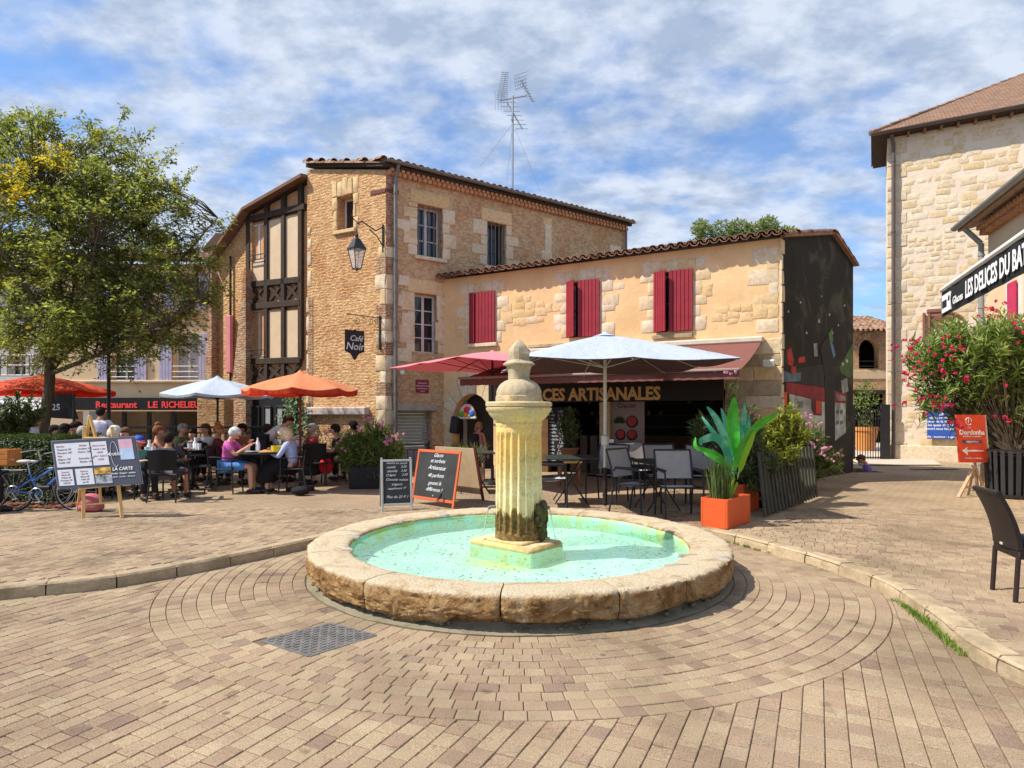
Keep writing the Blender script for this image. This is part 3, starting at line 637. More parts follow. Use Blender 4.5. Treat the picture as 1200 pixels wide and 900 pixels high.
def surround(F, parent, r, mat, lint='v', lmat=None, wj=(.14, .30), hh=(.2, .32), proud=.025, sill=True, lh=.3, over=.22):
    s0, z0, s1, z1 = r; lmat = lmat or mat
    for sd in (-1, 1):
        z = z0; k = random.randint(0, 1)
        while z < z1 - .05:
            h = min(U(*hh), z1 - z); h = z1 - z if z1 - z - h < .12 else h; w = wj[k % 2] * U(.85, 1.2); k += 1
            a, b = (s0 - w, s0 - .004) if sd < 0 else (s1 + .004, s1 + w); pblock(F, parent, a, z + .006, b, z + h - .006, mat, proud); z += h
    if lint == 's': pblock(F, parent, s0 - over, z1 + .006, s1 + over, z1 + lh, lmat, proud, jit=.012)
    else:
        a = s0 - over; n = max(4, round((s1 - s0 + 2 * over) / .19)); w = (s1 - s0 + 2 * over) / n
        for i in range(n): pblock(F, parent, a + i * w + .005, z1 + .006, a + (i + 1) * w - .005, z1 + lh * U(.85, 1.1), lmat, proud)
    if sill: build(MB().box((s0 - .1, -.07, z0 - .1), (s1 + .1, .22, z0 - .003), None, .012), 'window_sill', mat, parent, F.M)
def window(F, parent, r, dep, nx, ny, fm, gm=None, fw=.055, mid=True, label=None, name='window'):
    s0, z0, s1, z1 = r; m = MB(); f = fw
    m.box((s0, dep, z0), (s0 + f, dep + .06, z1), None, .006); m.box((s1 - f, dep, z0), (s1, dep + .06, z1), None, .006)
    m.box((s0 + f, dep + .002, z0), (s1 - f, dep + .058, z0 + f), None, .006); m.box((s0 + f, dep + .002, z1 - f), (s1 - f, dep + .058, z1), None, .006)
    W_ = (s1 - s0 - 2 * f); H_ = (z1 - z0 - 2 * f)
    for i in range(1, nx): x = s0 + f + W_ * i / nx; t = .038 if mid and i * 2 == nx else .014; m.box((x - t, dep + .006, z0 + f), (x + t, dep + .05, z1 - f), None, .004)
    for j in range(1, ny): z = z0 + f + H_ * j / ny; m.box((s0 + f, dep + .012, z - .013), (s1 - f, dep + .045, z + .013))
    o = build(m, name, fm, parent, F.M, label=label)
    for i in range(nx):
        for j in range(ny):
            a = s0 + f + W_ * i / nx; b = s0 + f + W_ * (i + 1) / nx; c = z0 + f + H_ * j / ny; d = z0 + f + H_ * (j + 1) / ny
            build(MB().add([(a, dep + .03, c), (b, dep + .03, c), (b, dep + .03, d), (a, dep + .03, d)], [(0, 1, 2, 3)]), 'pane', gm or GLASS, o, F.M, recalc=False)
    return o
def shutter(F, parent, s0, z0, s1, z1, mat, ang=0, hinge='l', off=.03, n=6, label=None):
    w = s1 - s0; m = MB(); bw = w / n
    for i in range(n): m.box((i * bw + .004, -.03, 0), ((i + 1) * bw - .004, 0, z1 - z0), None, .005)
    m.box((0.01, -.012, .02), (w - .01, .006, z1 - z0 - .02))
    for z in (.18, (z1 - z0) - .22): m.box((.02, .004, z), (w - .02, .03, z + .08))
    if hinge == 'l': M = Matrix.Translation((s0, -off, z0)) @ Matrix.Rotation(-ang, 4, 'Z')
    else: M = Matrix.Translation((s1, -off, z0)) @ Matrix.Rotation(ang, 4, 'Z') @ Matrix.Translation((-w, 0, 0))
    return build(m, 'shutter', mat, parent, F.M @ M, label=label)
def tile_mesh(L=.46, r0=.098, r1=.078):
    m = MB(); n = 6; vs = []
    for (y, r) in ((0, r0), (L, r1)):
        for q in (r, r - .016):
            for i in range(n + 1): a = pi * i / n; vs.append((-q * cos(a), y, q * sin(a) * .85))
    k = n + 1; fs = []
    for i in range(n):
        fs += [(i, i + 1, 2 * k + i + 1, 2 * k + i), (k + i, 3 * k + i, 3 * k + i + 1, k + i + 1), (i, k + i, k + i + 1, i + 1), (2 * k + i, 2 * k + i + 1, 3 * k + i + 1, 3 * k + i)]
    return m.add(vs, fs)
TM = mesh(tile_mesh(), TILE, 60, 'tile')
def tiled(F, parent, s0, s1, z, y0, run, pitch, smin=None, smax=None, pw=.205, z2=None, nind=1, deck=True):
    """rows of curved cover tiles over a deck; slope rises with local y; smin/smax: limits as functions of y"""
    sl_ = sqrt(1 + pitch * pitch); rows = int(run * sl_ / .36) + 1; st = MB(); tv = tile_mesh(); al = math.atan(pitch)
    n = int((s1 - s0) / pw); zz = lambda s: z + (0 if z2 is None else (z2 - z) * (s - s0) / (s1 - s0))
    for j in range(rows):
        d = j * .36 / sl_; y = y0 + d
        for i in range(n + 1):
            s = s0 + i * pw
            if smin and s < smin(y): continue
            if smax and s > smax(y): continue
            M = F.M @ Matrix.Translation((s + U(-.008, .008), y + U(-.02, .02), zz(s) + d * pitch + U(-.006, .008))) @ Matrix.Rotation(al + U(-.02, .02), 4, 'X') @ Matrix.Rotation(U(-.03, .03), 4, 'Y') @ Matrix.Rotation(U(-.03, .03), 4, 'Z')
            if j < nind: link('tile', TM, parent, M)
            else: st.add(tv.v, tv.f, M)
            if j == 0: st.add(tv.v, tv.f, M @ Matrix.Translation((pw / 2, -.03, .03)) @ Matrix.Rotation(pi, 4, 'Y'))
    if st.v: build(st, 'roof_tiles', TILE, parent, Matrix(), 60, recalc=False)['kind'] = 'stuff'
def pipe(parent, F, pts, r, mat, name='downpipe', n=10, brk=True):
    m = MB(); m.tube(pts, r, n)
    if brk:
        z0, z1 = pts[0][2], pts[-1][2]
        for i in range(5): q = i / 4; p = Vector(pts[0]).lerp(Vector(pts[-1]), .05 + .9 * q) if len(pts) == 2 else None; (m.tube([p - Vector((0, 0, .02)), p + Vector((0, 0, .02))], r + .012, n) if p else None)
    return build(m, name, mat, parent, F.M, 50)
def text(parent, name, s, size, mat, M, bold=0., shear=0., align='CENTER', space=1., ext=.002, label=None):
    cu = bpy.data.curves.new(name, 'FONT'); cu.body = s; cu.size = size; cu.offset = bold * size; cu.shear = shear; cu.align_x = align; cu.space_character = space; cu.extrude = ext; cu.resolution_u = 2
    cu.materials.append(mat); o = bpy.data.objects.new(name + '_c', cu); COL.objects.link(o)
    dg = bpy.context.evaluated_depsgraph_get(); me = bpy.data.meshes.new_from_object(o.evaluated_get(dg)); bpy.data.objects.remove(o); bpy.data.curves.remove(cu)
    return link(name, me, parent, M, label)
RX = Matrix.Rotation(radians(90), 4, 'X')
def ftext(F, parent, name, s, size, mat, sx, z, y, **k): return text(parent, name, s, size, mat, F.M @ Matrix.Translation((sx, y, z)) @ RX, **k)
# ================================================================ ice cream shop: low rendered house
C0 = Vector((5.52, 12.9)); J0 = Vector((-1.83, 16.94)); C1 = Vector((8.40, 15.55))
FL = Fr(J0, C0); FM = Fr(C0, C1)
shop = thing('shop_house', (*((C0 + J0) / 2), .1), 'low peach rendered shop house with crimson shutters and a curved tile roof', 'house', atan2(C0.y - J0.y, C0.x - J0.x))
W1, W2, W3 = FL.rect(551, 344, 580, 403), FL.rect(665, 331, 702, 396), FL.rect(767, 320, 811, 390)
so0 = FL.hit(588, 480)[0]; so1 = FL.hit(850, 480)[0]; ar0 = FL.hit(531, 500)[0]; ar1 = FL.hit(577, 500)[0]
zs_ = 1.95; arc = [(ar0 + (ar1 - ar0) * (.5 - .5 * cos(pi * i / 14)), 1.25 + .80 * sin(pi * i / 14)) for i in range(15)]
rct = lambda r: [(r[0], r[1]), (r[2], r[1]), (r[2], r[3]), (r[0], r[3])]
L = FL.L
m = MB().holed([(0, .05), (ar0, .05)] + arc + [(ar1, .05), (so0, .05), (so0, zs_ + .1), (so1, zs_ + .1), (so1, .05), (L, .05), (L, 5.13), (0, 5.13)], [rct(r) for r in (W1, W2, W3)], 0, .32)
build(m, 'front_wall', STUCCO, shop, FL.M)
# stonework showing through the render
for r in (W1, W2, W3): surround(FL, shop, r, QUOIN, 'v', wj=(.16, .34), lh=.27, over=.28, sill=False, proud=.014)
build(MB().box((W1[0] - .05, -.08, W1[1] - .1), (W1[2] + .08, .2, W1[1] - .004), None, .012), 'window_sill', QUOIN, shop, FL.M)
def pxb(F, parent, mat, lst, sc, ox, oy, proud=.016):
    for (x0, x1, y0, y1) in lst: a = F.hit(ox + x0 / sc, oy + y0 / sc); b = F.hit(ox + x1 / sc, oy + y1 / sc); pblock(F, parent, a[0], (b[1]), b[0], a[1], mat, proud, jit=.04, c=.035)
pxb(FL, shop, QUOIN, [(397, 515, 205, 262), (468, 515, 264, 298), (378, 515, 305, 358), (475, 515, 360, 408), (405, 515, 416, 455), (418, 515, 528, 580), (430, 512, 632, 682)], 3.912, 780, 240)
pxb(FL, shop, OCHRE, [(400, 465, 460, 518), (468, 515, 458, 516), (350, 398, 458, 490), (300, 345, 462, 488), (340, 398, 494, 530), (285, 338, 492, 520), (215, 262, 498, 530), (266, 282, 500, 530), (285, 330, 522, 542), (225, 290, 472, 494), (120, 165, 372, 412), (168, 214, 365, 415)], 3.912, 780, 240)
pxb(FL, shop, OCHRE, [(590, 640, 655, 712), (645, 700, 690, 722), (655, 692, 586, 612), (696, 728, 590, 614), (650, 700, 620, 650), (705, 750, 618, 648), (755, 790, 616, 640), (795, 828, 624, 660), (832, 895, 612, 655), (590, 640, 628, 668), (700, 745, 652, 682), (748, 800, 645, 676), (640, 696, 655, 686), (748, 790, 684, 706), (378, 440, 700, 735), (380, 440, 738, 775)], 4, 440, 200, .016)
pxb(FL, shop, QUOIN, [(705, 762, 684, 712), (676, 706, 708, 726), (382, 440, 645, 688), (1060, 1140, 585, 630), (1125, 1165, 528, 550), (840, 895, 705, 748)], 4, 440, 200)
# arch voussoirs and door pier
am = (ar0 + ar1) / 2; ra = (ar1 - ar0) / 2
for i in range(9):
    a0 = pi * (1 - i / 9); a1 = pi * (1 - (i + 1) / 9) + .02; P = []
    if am + ra * cos((a0 + a1) / 2) > so0 - .15: continue
    for (q, t) in ((1.02, a0), (1.02, a1), (1.0 + .36 / ra, a1), (1.0 + .36 / ra, a0)): P.append((am + ra * q * cos(t), 1.25 + .80 * (1 + (q - 1) * 1.2) * sin(t)))
    build(MB().slab(P, -.03, .06), 'voussoir', QUOIN, shop, FL.M)
z = .12
while z < 1.2: h = U(.22, .32); pblock(FL, shop, ar0 - U(.2, .38), z, ar0 - .004, z + h - .012, QUOIN, .03); z += h
# pier by the right corner, big blocks
z = .12; k = 0
while z < 3.0:
    h = U(.24, .34); a = so1 + .02; 
    cuts = [a, a + (L - a) * U(.35, .65), L - .01] if k % 2 else [a, L - .01]
    for q in range(len(cuts) - 1): pblock(FL, shop, cuts[q] + .006, z, cuts[q + 1] - .006, z + h - .012, random.choice((QUOIN, OCHRE, KERB)), .03)
    z += h; k += 1
CRIM2 = RED
SB = plain('crimson_shutter', (.27, .022, .034), .5, .16, 5, .2, 40)
for (r, xm, a) in ((W1, 558, 12), (W2, 677, 34), (W3, 783, 30)):
    wf = window(FL, shop, r, .2, 2, 2, plain('brown_frame', (.08, .05, .04), .6)); sm = FL.hit(xm, 360)[0]
    wl_ = (sm - r[0]) / cos(radians(a)) ; shutter(FL, wf, r[0], r[1], r[0] + wl_, r[3], SB, radians(a), 'l', .03, 3 if a < 20 else 5); shutter(FL, wf, sm + .03, r[1], r[2] + .03, r[3], SB, radians(2), 'r', .035, 6)
# hidden walls, roof
build(MB().box((-.3, .32, .05), (-.18, 3.7, 5.1)), 'party_wall', STUCCO, shop, FL.M)
FMI = FM.L
MURAL = NT('mural_ground'); k = MURAL.ramp(MURAL.noise(1.4, 7, .65, .8), [(.35, (.006, .006, .005)), (.52, (.014, .013, .010)), (.64, (.06, .058, .036)), (.78, (.05, .08, .03))]); MURAL.fin(k, .75, MURAL.noise(25., 5), .25, .006, spec=.25); MURAL = MURAL.m
build(MB().slab([(0, .05), (FMI, .05), (FMI, 5.2), (2.62, 5.72), (.02, 5.13)], 0, .3), 'painted_wall', MURAL, shop, FM.M @ Matrix.Translation((.004, 0, 0)))
rr_ = lambda y: L + .12 + .33 * y
tiled(FL, shop, .02, L + 1.3, 5.17, -.26, 2.9, .2, smax=lambda y: L + .10 + .36 * max(0, y))
build(MB().add([(0, -.22, 5.13), (L + .05, -.22, 5.13), (L + .88, 2.5, 5.70), (0, 2.5, 5.70), (0, 3.75, 5.2), (L + 1.27, 3.75, 5.2)], [(0, 1, 2, 3), (3, 2, 5, 4)]), 'roof_deck', TIMBER, shop, FL.M)
m = MB(); m.bar((-.1, -.05, 5.15), (2.6, -.05, 5.72), .1, .07); m.bar((2.6, -.05, 5.72), (FMI + .10, -.05, 5.20), .1, .07); build(m, 'verge_board', TILE, shop, FM.M)
for i in range(7): link('tile', TM, shop, FM.M @ Matrix.Translation((-.1 + i * .37, -.02, 5.17 + i * .37 * .215)) @ Matrix.Rotation(-pi / 2, 4, 'Z') @ Matrix.Rotation(radians(13), 4, 'X'))
for i in range(4): link('tile', TM, shop, FM.M @ Matrix.Translation((2.62 + i * .34, -.02, 5.76 - i * .34 * .40)) @ Matrix.Rotation(-pi / 2, 4, 'Z') @ Matrix.Rotation(radians(-22), 4, 'X'))
# corner returns of the quoins on the painted side
z = .2
while z < 4.9: h = U(.3, .36); (pblock(FM, shop, -.03, z, U(.03, .12), z + h - .03, QUOIN, .012)); z += h
# shop front under the awning
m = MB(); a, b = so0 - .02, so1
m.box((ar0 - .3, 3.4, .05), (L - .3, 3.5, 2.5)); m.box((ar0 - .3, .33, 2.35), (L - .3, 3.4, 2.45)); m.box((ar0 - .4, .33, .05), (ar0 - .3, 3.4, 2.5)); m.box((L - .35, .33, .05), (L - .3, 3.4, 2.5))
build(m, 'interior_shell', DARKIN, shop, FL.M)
a = FL.hit(702, 500)[0]; build(MB().box((a, 0.03, .06), (FL.hit(714, 500)[0], .4, zs_ + .1)), 'stone_pier', OCHRE, shop, FL.M)
DGR = plain('dark_door_frame', (.03, .028, .027), .5)
for (x0, x1, n) in ((590, 632, 1),):
    s0, s1 = FL.hit(x0, 500)[0] + .03, FL.hit(x1, 500)[0] - .03; window(FL, shop, (s0, .5, s1, zs_ + .05), .22, n, 1, DGR, name='shop_window'); build(MB().box((s0, .2, .08), (s1, .3, .49), None, .01), 'stall_riser', DGR, shop, FL.M)
dw = build(MB().box((ar0 + .18, .22, .1), (ar0 + .24, .32, 1.95)), 'door_jamb', plain('grey_jamb', (.30, .29, .28), .6), shop, FL.M)
WAR = plain('warm_wood_shelf', (.16, .08, .035), .6, .3)
build(MB().box((so0 + .1, 2.6, .1), (L - .6, 3.2, .95)), 'back_counter', WAR, shop, FL.M)
for q in range(3): build(MB().box((so0 + .3, 3.1, 1.15 + .32 * q), (L - .8, 3.36, 1.18 + .32 * q)), 'shelf', WAR, shop, FL.M)
for q in range(26):
    x = U(so0 + .35, L - .9); z = 1.18 + .32 * random.randint(0, 2); h = U(.1, .26); build(MB().lathe([(.001, 0), (.045, 0), (.045, h * .6), (.02, h * .8), (.02, h), (.001, h)], 10, M=Matrix.Translation((x, 3.2, z))), 'jar', plain('jar_%d' % (q % 5), ((.5, .12, .08), (.5, .45, .35), (.12, .25, .1), (.55, .35, .1), (.3, .3, .35))[q % 5], .3), shop, FL.M, 40)
m = MB(); 
for x0, x1 in ((632, 640), (846, 852)): m.box((FL.hit(x0, 500)[0], .1, .08), (FL.hit(x1, 500)[0], .3, 2.0))
build(m, 'door_posts', WAR, shop, FL.M)
for q in range(5): x = FL.hit(648 + q * 12, 540)[0]; build(MB().box((x, .42, .08), (x + .18, .45, 1.0)), 'cane_screen', m_wood('cane_%d' % q, (.05, .035, .03), (.10, .07, .05)), shop, FL.M)
build(MB().box((ar0 - .08, .335, .05), (ar1 + .3, .36, 2.2)), 'dark_doorway_sheet', DARKIN, shop, FL.M)  # dark sheet added behind the arch, standing in for the shaded depth inside
# fascia sign
sg = thing('fascia_sign', (*FL.M.to_translation().xy, 0), 'black fascia with gold capital letters for ice cream above the shop front', 'sign', 0)
sg.matrix_basis = FL.M @ Matrix.Translation((so0, -.05, zs_))
GOLD = plain('gold_letter', (.85, .50, .19), .5, .05)
z0 = FL.hit(700, 471)[1]; z1 = FL.hit(700, 446)[1]
build(MB().box((FL.hit(575, 460)[0], -.12, z0), (so1 - .02, -.03, z1 + .12), None, .01), 'sign_board', plain('brown_black_board', (.022, .013, .010), .5), sg, FL.M)
sA, sB = FL.hit(641, 460)[0], FL.hit(776, 460)[0]
tx = ftext(FL, sg, 'letters', 'GLACES ARTISANALES', .40, GOLD, sB, z0 + .045, -.135, bold=.035, align='RIGHT', ext=.008)
wd = max(v.co.x for v in tx.data.vertices) - min(v.co.x for v in tx.data.vertices); need = (sB - sA) / .795
tx.matrix_basis = tx.matrix_basis @ Matrix.Diagonal((need / wd, 1.0, 1, 1))
# awning
AWN = cloth('rust_brown_canvas', (.20, .078, .065), 0, .1); aw = thing('shop_awning', (*FL.M.to_translation().xy, 0), 'long rust brown canvas awning pulled out over the ice cream terrace', 'awning'); aw.matrix_basis = FL.M @ Matrix.Translation((4, 0, 2.9))
aS1 = FL.hit(893, 395)[0]; aS0 = aS1 - 5.6; D_ = 2.75; zW = 3.03; zF = 2.26
m = MB(); nS, nD = 40, 12; vs = []
for i in range(nS + 1):
    for j in range(nD + 1): s = aS0 + (aS1 - aS0) * i / nS; q = j / nD; vs.append((s, -.08 - D_ * q, zW + (zF - zW) * q - .05 * sin(pi * q) + .006 * sin(i * pi)))
K = nD + 1; m.add(vs, [(i * K + j, (i + 1) * K + j, (i + 1) * K + j + 1, i * K + j + 1) for i in range(nS) for j in range(nD)]); k = len(m.v)
m.add([(x, y, z - .006) for x, y, z in vs], [(i * K + j, (i + 1) * K + j, (i + 1) * K + j + 1, i * K + j + 1) for i in range(nS) for j in range(nD)]); build(m, 'canopy', AWN, aw, FL.M, 60, recalc=False)
m = MB(); vs = []
for i in range(161): s = aS0 + (aS1 - aS0) * i / 160; vs += [(s, -.09 - D_, zF), (s, -.10 - D_ + .004 * sin(i), zF - .13 - .01 * abs(sin(i * .6)))]
m.add(vs, [(2 * i, 2 * i + 2, 2 * i + 3, 2 * i + 1) for i in range(160)]); build(m, 'valance', AWN, aw, FL.M, recalc=False)
build(MB().box((aS0 - .02, -.16 - D_, zF - .005), (aS1 + .02, -.08 - D_, zF + .045), None, .015), 'front_bar', plain('brown_bar', (.30, .22, .18), .4), aw, FL.M)
build(MB().box((aS0 - .05, -.2, zW - .03), (aS1 + .05, -.002, zW + .10), None, .03), 'cassette', plain('bone_cassette', (.55, .48, .38), .5), aw, FL.M)
for s in (aS0 + .5, (aS0 + aS1) / 2, aS1 - .4):
    build(MB().bar((s, -.15, zW - .06), (s - .7, -.1 - D_ * .5, zW - .62), .045, .03).bar((s - .7, -.1 - D_ * .5, zW - .62), (s, -.1 - D_, zF), .04, .03), 'folding_arm', WHITEP, aw, FL.M)
for (x, w) in ((690, 1), (760, 1), (835, 1)):
    s = FL.hit(x, 430)[0]; build(MB().box((s - .005, -.07 - D_, zF), (s + .005, -.3, zW), None), 'seam', AWN, aw, FL.M) if 0 else None
# ledge above the awning
build(MB().box((FL.hit(620, 405)[0], -.10, 3.16), (FL.hit(700, 400)[0], .02, 3.24), None, .01), 'stone_ledge', KERB, shop, FL.M)
build(MB().box((FL.hit(765, 392)[0], -.08, 3.20), (FL.hit(812, 392)[0], .02, 3.29), None, .01), 'stone_ledge', KERB, shop, FL.M)
# flood light on the corner
fl = thing('floodlight', FL.M @ Vector((FL.hit(903, 423)[0], -.05, FL.hit(903, 423)[1])), 'small white floodlight on the stone corner beside the awning', 'lamp', atan2(FL.M[1][0], FL.M[0][0]))
build(MB().bar((0, .05, 0), (0, -.12, -.02), .03), 'bracket', WHITEP, fl); build(MB().box((-.12, -.22, -.08), (.10, -.13, .06), Matrix.Rotation(.3, 4, 'X'), .012), 'lamp_head', WHITEP, fl)
# mural shapes, flat paint 2-3 mm proud of the wall
MU = thing('street_mural', FM.M @ Vector((1.95, 0, .1)), 'dark painted wall showing a night street and the tail of a pale tram', 'mural', atan2(FM.M[1][0], FM.M[0][0]))
def mp(name, col, pts, k=1, rough=.7, var=.6):
    P = [FM.hit(900 + x * 110 / 619, 400 + y * 110 / 619) for x, y in pts]; P = [(min(max(p[0], .05), FMI - .02), p[1]) for p in P]
    build(MB().slab(P, -.0015 * k - .003, .002), name, plain('paint_%s' % name + str(k), col, rough, var, 2.6, .3, 25), MU, FM.M)
mp('tram_body', (.44, .47, .46), [(140, 345), (370, 370), (510, 410), (512, 600), (430, 665), (370, 740), (260, 720), (140, 560)], 1)
mp('tram_roof', (.24, .02, .03), [(118, 270), (370, 305), (512, 350), (512, 408), (370, 402), (118, 342)], 2)
mp('tram_window', (.02, .02, .022), [(140, 190), (250, 170), (365, 150), (372, 300), (118, 266)], 3)
mp('number_plate', (.40, .42, .38), [(175, 372), (240, 380), (240, 470), (175, 455)], 3)
mp('plate_mark', (.18, .19, .17), [(192, 392), (228, 397), (228, 440), (192, 434)], 4)
mp('tail_light', (.10, .015, .012), [(285, 378), (350, 388), (352, 490), (300, 486), (283, 440)], 3)
mp('light_lens', (.75, .06, .03), [(314, 390), (346, 394), (346, 478), (316, 476)], 5)
mp('orange_light', (.70, .10, .03), [(98, 335), (124, 332), (124, 430), (98, 420)], 4)
mp('dark_figure', (.008, .008, .010), [(340, 40), (395, -40), (440, 60), (436, 200), (440, 690), (375, 690), (372, 240)], 6)
mp('red_lamp', (.42, .03, .03), [(120, 60), (150, 40), (168, 120), (160, 170), (130, 150)], 3)
mp('red_lamp', (.42, .03, .03), [(150, 170), (180, 165), (186, 215), (155, 220)], 4)
mp('red_lamp', (.55, .05, .03), [(195, 110), (240, 98), (244, 138), (200, 142)], 4)
mp('blue_car', (.10, .15, .20), [(85, 190), (150, 215), (215, 205), (212, 262), (120, 268), (88, 260)], 4)
mp('lamp_glow', (.30, .32, .30), [(300, 15), (322, 12), (324, 100), (304, 100)], 4)
mp('green_foliage', (.06, .12, .03), [(470, 170), (560, 10), (566, 230), (530, 240), (480, 210)], 2)
mp('green_foliage', (.07, .15, .04), [(395, -50), (420, -90), (425, 0), (412, 30)], 7)
mp('blue_banner', (.10, .18, .35), [(405, 10), (425, 20), (442, 90), (430, 110)], 7)
mp('pale_car', (.25, .25, .24), [(480, 260), (520, 240), (528, 330), (490, 345)], 3)
mp('pale_dot', (.5, .5, .45), [(482, 145), (492, 138), (500, 150), (490, 165)], 7)
mp('pale_dot', (.5, .5, .45), [(508, 125), (518, 118), (526, 132), (516, 145)], 7)
mp('pavement_shadow', (.012, .010, .010), [(372, 740), (430, 668), (512, 604), (545, 560), (545, 860), (260, 860), (260, 725)], 2)
for i in range(5): mp('tram_stripe', (.42, .30, .28), [(445 + i * 13, 345 + i * 4), (452 + i * 13, 346 + i * 4), (470 + i * 10, 392), (462 + i * 10, 390)], 5)
for i in range(4): mp('tram_vent', (.14, .15, .15), [(448 + 26 * (i % 2), 455 + 70 * (i // 2)), (466 + 26 * (i % 2), 450 + 70 * (i // 2)), (466 + 26 * (i % 2), 475 + 70 * (i // 2)), (448 + 26 * (i % 2), 480 + 70 * (i // 2))], 5)
for i in range(9):
    x = [330, 130, 210, 400, 460, 350, 250, 500, 420][i]; y = [-140, -200, -260, -180, -110, -300, -60, -240, -60][i]; s_ = [9, 5, 5, 6, 5, 4, 6, 5, 6][i]
    mp('street_lamp_dot', (.45, .43, .38), [(x, y), (x + s_, y - s_), (x + s_ * 1.3, y + s_ * 2), (x, y + s_ * 2)], 3)
# ================================================================ tall corner house
K0 = Vector((-3.19, 15.96)); E0 = Vector((3.77, 20.98)); N0 = Vector((-9.01, 19.17))
FR = Fr(K0, E0); FN = Fr(N0, K0)
tall = thing('corner_house', (*K0, .1), 'tall old stone and brick corner house with a half timbered bay and pale quoins', 'house', atan2(FR.M[1][0], FR.M[0][0]))
LR = FR.L; LN = FN.L
A1, A2, A3 = FR.rect(489, 238, 519, 299), FR.rect(571, 259, 593, 311), FR.rect(486, 343, 513, 413)
GA = FR.rect(463, 476, 506, 552); GA = (FR.hit(464, 480)[0], -.3, FR.hit(506, 480)[0], FR.hit(466, 475)[1])
m = MB().holed([(0, -1.2), (GA[0], -1.2), (GA[0], GA[3]), (GA[2], GA[3]), (GA[2], -1.2), (LR, -1.2), (LR, 7.66), (0, 7.66)], [rct(A1), rct(A2), rct(A3)], 0, .42)
build(m, 'right_wall', RUBR, tall, FR.M)
for r, lm in ((A1, OCHRE), (A2, OCHRE), (A3, OCHRE)): surround(FR, tall, r, QUOIN, 's', lm, wj=(.22, .42), hh=(.26, .40), lh=.36, over=.2, sill=(r is not A3))
for (x0, x1, y0, y1) in ((638, 646, 262, 300), (634, 647, 293, 306), (714, 727, 286, 298), (466, 480, 322, 336), (466, 477, 345, 360), (470, 484, 366, 384), (468, 480, 388, 402), (466, 482, 408, 424), (463, 480, 255, 270), (512, 518, 345, 375), (510, 519, 378, 400)):
    a = FR.hit(x0, y0); b = FR.hit(x1, y1); pblock(FR, tall, a[0], b[1], b[0], a[1], QUOIN, .025)
pblock(FR, tall, FR.hit(636, 253)[0], FR.hit(636, 263)[1], FR.hit(647, 253)[0], FR.hit(636, 254)[1], OCHRE, .02)
# corner quoins, both faces
z = -.2; k = 0
while z < 5.6:
    h = U(.28, .42); w = (.24, .12)[k % 2]; mt = QUOIN if k % 3 else REDBR
    if mt is QUOIN: pblock(FR, tall, .004, z, U(.12, .22) if k % 2 else U(.24, .32), z + h - .012, mt, .022); pblock(FN, tall, LN - U(.16, .34), z, LN - .004, z + h - .012, mt, .022)
    else: build(MB().box((.002, -.008, z), (.30, .02, z + h)), 'brick_patch', mt, tall, FR.M); build(MB().box((LN - .30, -.008, z), (LN - .002, .02, z + h)), 'brick_patch', mt, tall, FN.M)
    z += h; k += 1
build(MB().box((.002, -.008, 5.62), (.2, .02, 7.6)), 'brick_patch', REDBR, tall, FR.M)
FRAMEW = plain('grey_white_frame', (.62, .58, .54), .6)
window(FR, tall, A3, .20, 2, 4, FRAMEW)
window(FR, tall, A1, .26, 2, 3, FRAMEW); window(FR, tall, A2, .26, 2, 3, plain('dark_frame', (.05, .04, .04), .6))
for r in (A1, A2):
    m = MB(); n = 5
    for i in range(n): s = r[0] + (r[2] - r[0]) * (i + .5) / n; m.tube([(s, .08, r[1]), (s, .08, r[3])], .016, 6)
    build(m, 'window_bars', ZINC, tall, FR.M)
m = MB(); n = 12
for i in range(n): z = GA[1] + .9 + (GA[3] - .12 - GA[1] - .9) * i / n; m.box((GA[0] + .02, .2, z), (GA[2] - .02, .23, z + (GA[3] - GA[1] - 1.02) / n - .012), None, .006)
m.box((GA[0] + .02, .21, -1.2), (GA[2] - .02, .24, GA[1] + .9)); build(m, 'roller_door', plain('grey_steel_shutter', (.33, .33, .34), .5, .1), tall, FR.M)
build(MB().box((GA[0] - .01, -.10, GA[3] - .14), (GA[2] + .12, .19, GA[3] + .03), None, .015), 'door_hood', plain('grey_wood', (.36, .32, .27), .8, .2), tall, FR.M)
m = MB(); m.box((LR - .4, .42, -1.2), (LR, 6, 7.6)); build(m, 'end_wall', RUBR, tall, FR.M)
# left front: tall block, timber bay, low brick end
sL = FN.hit(360, 190)[0]; sM = FN.hit(291, 248)[0]
zt = lambda s: 7.70 + (LN - s) * .19
SW = FN.rect(395, 231, 414, 271)
m = MB().holed([(sL, -1.2), (LN, -1.2), (LN, zt(LN)), (sL, zt(sL))], [rct(SW)], 0, .42); build(m, 'left_wall', BRICKL, tall, FN.M)
surround(FN, tall, SW, OCHRE, 'v', wj=(.10, .16), lh=.42, over=.16, proud=.02); window(FN, tall, SW, .28, 1, 1, FRAMEW)
build(MB().box((sL + .02, -.012, FN.hit(352, 440)[1] - 2.2), (sL + .22, .01, FN.hit(352, 350)[1])), 'brick_patch', REDBR, tall, FN.M)
for (y0, y1) in ((268, 276), (282, 292), (296, 312), (318, 336)): a = FN.hit(358, y0)[1]; b = FN.hit(358, y1)[1]; pblock(FN, tall, sL + .02, b, sL + U(.14, .24), a, QUOIN, .02)
for i in range(7):
    b = FN.hit(352, 350 + 22 * i)[1]; pblock(FN, tall, sL - .02, b - .4, sL + .08, b, QUOIN, .018)
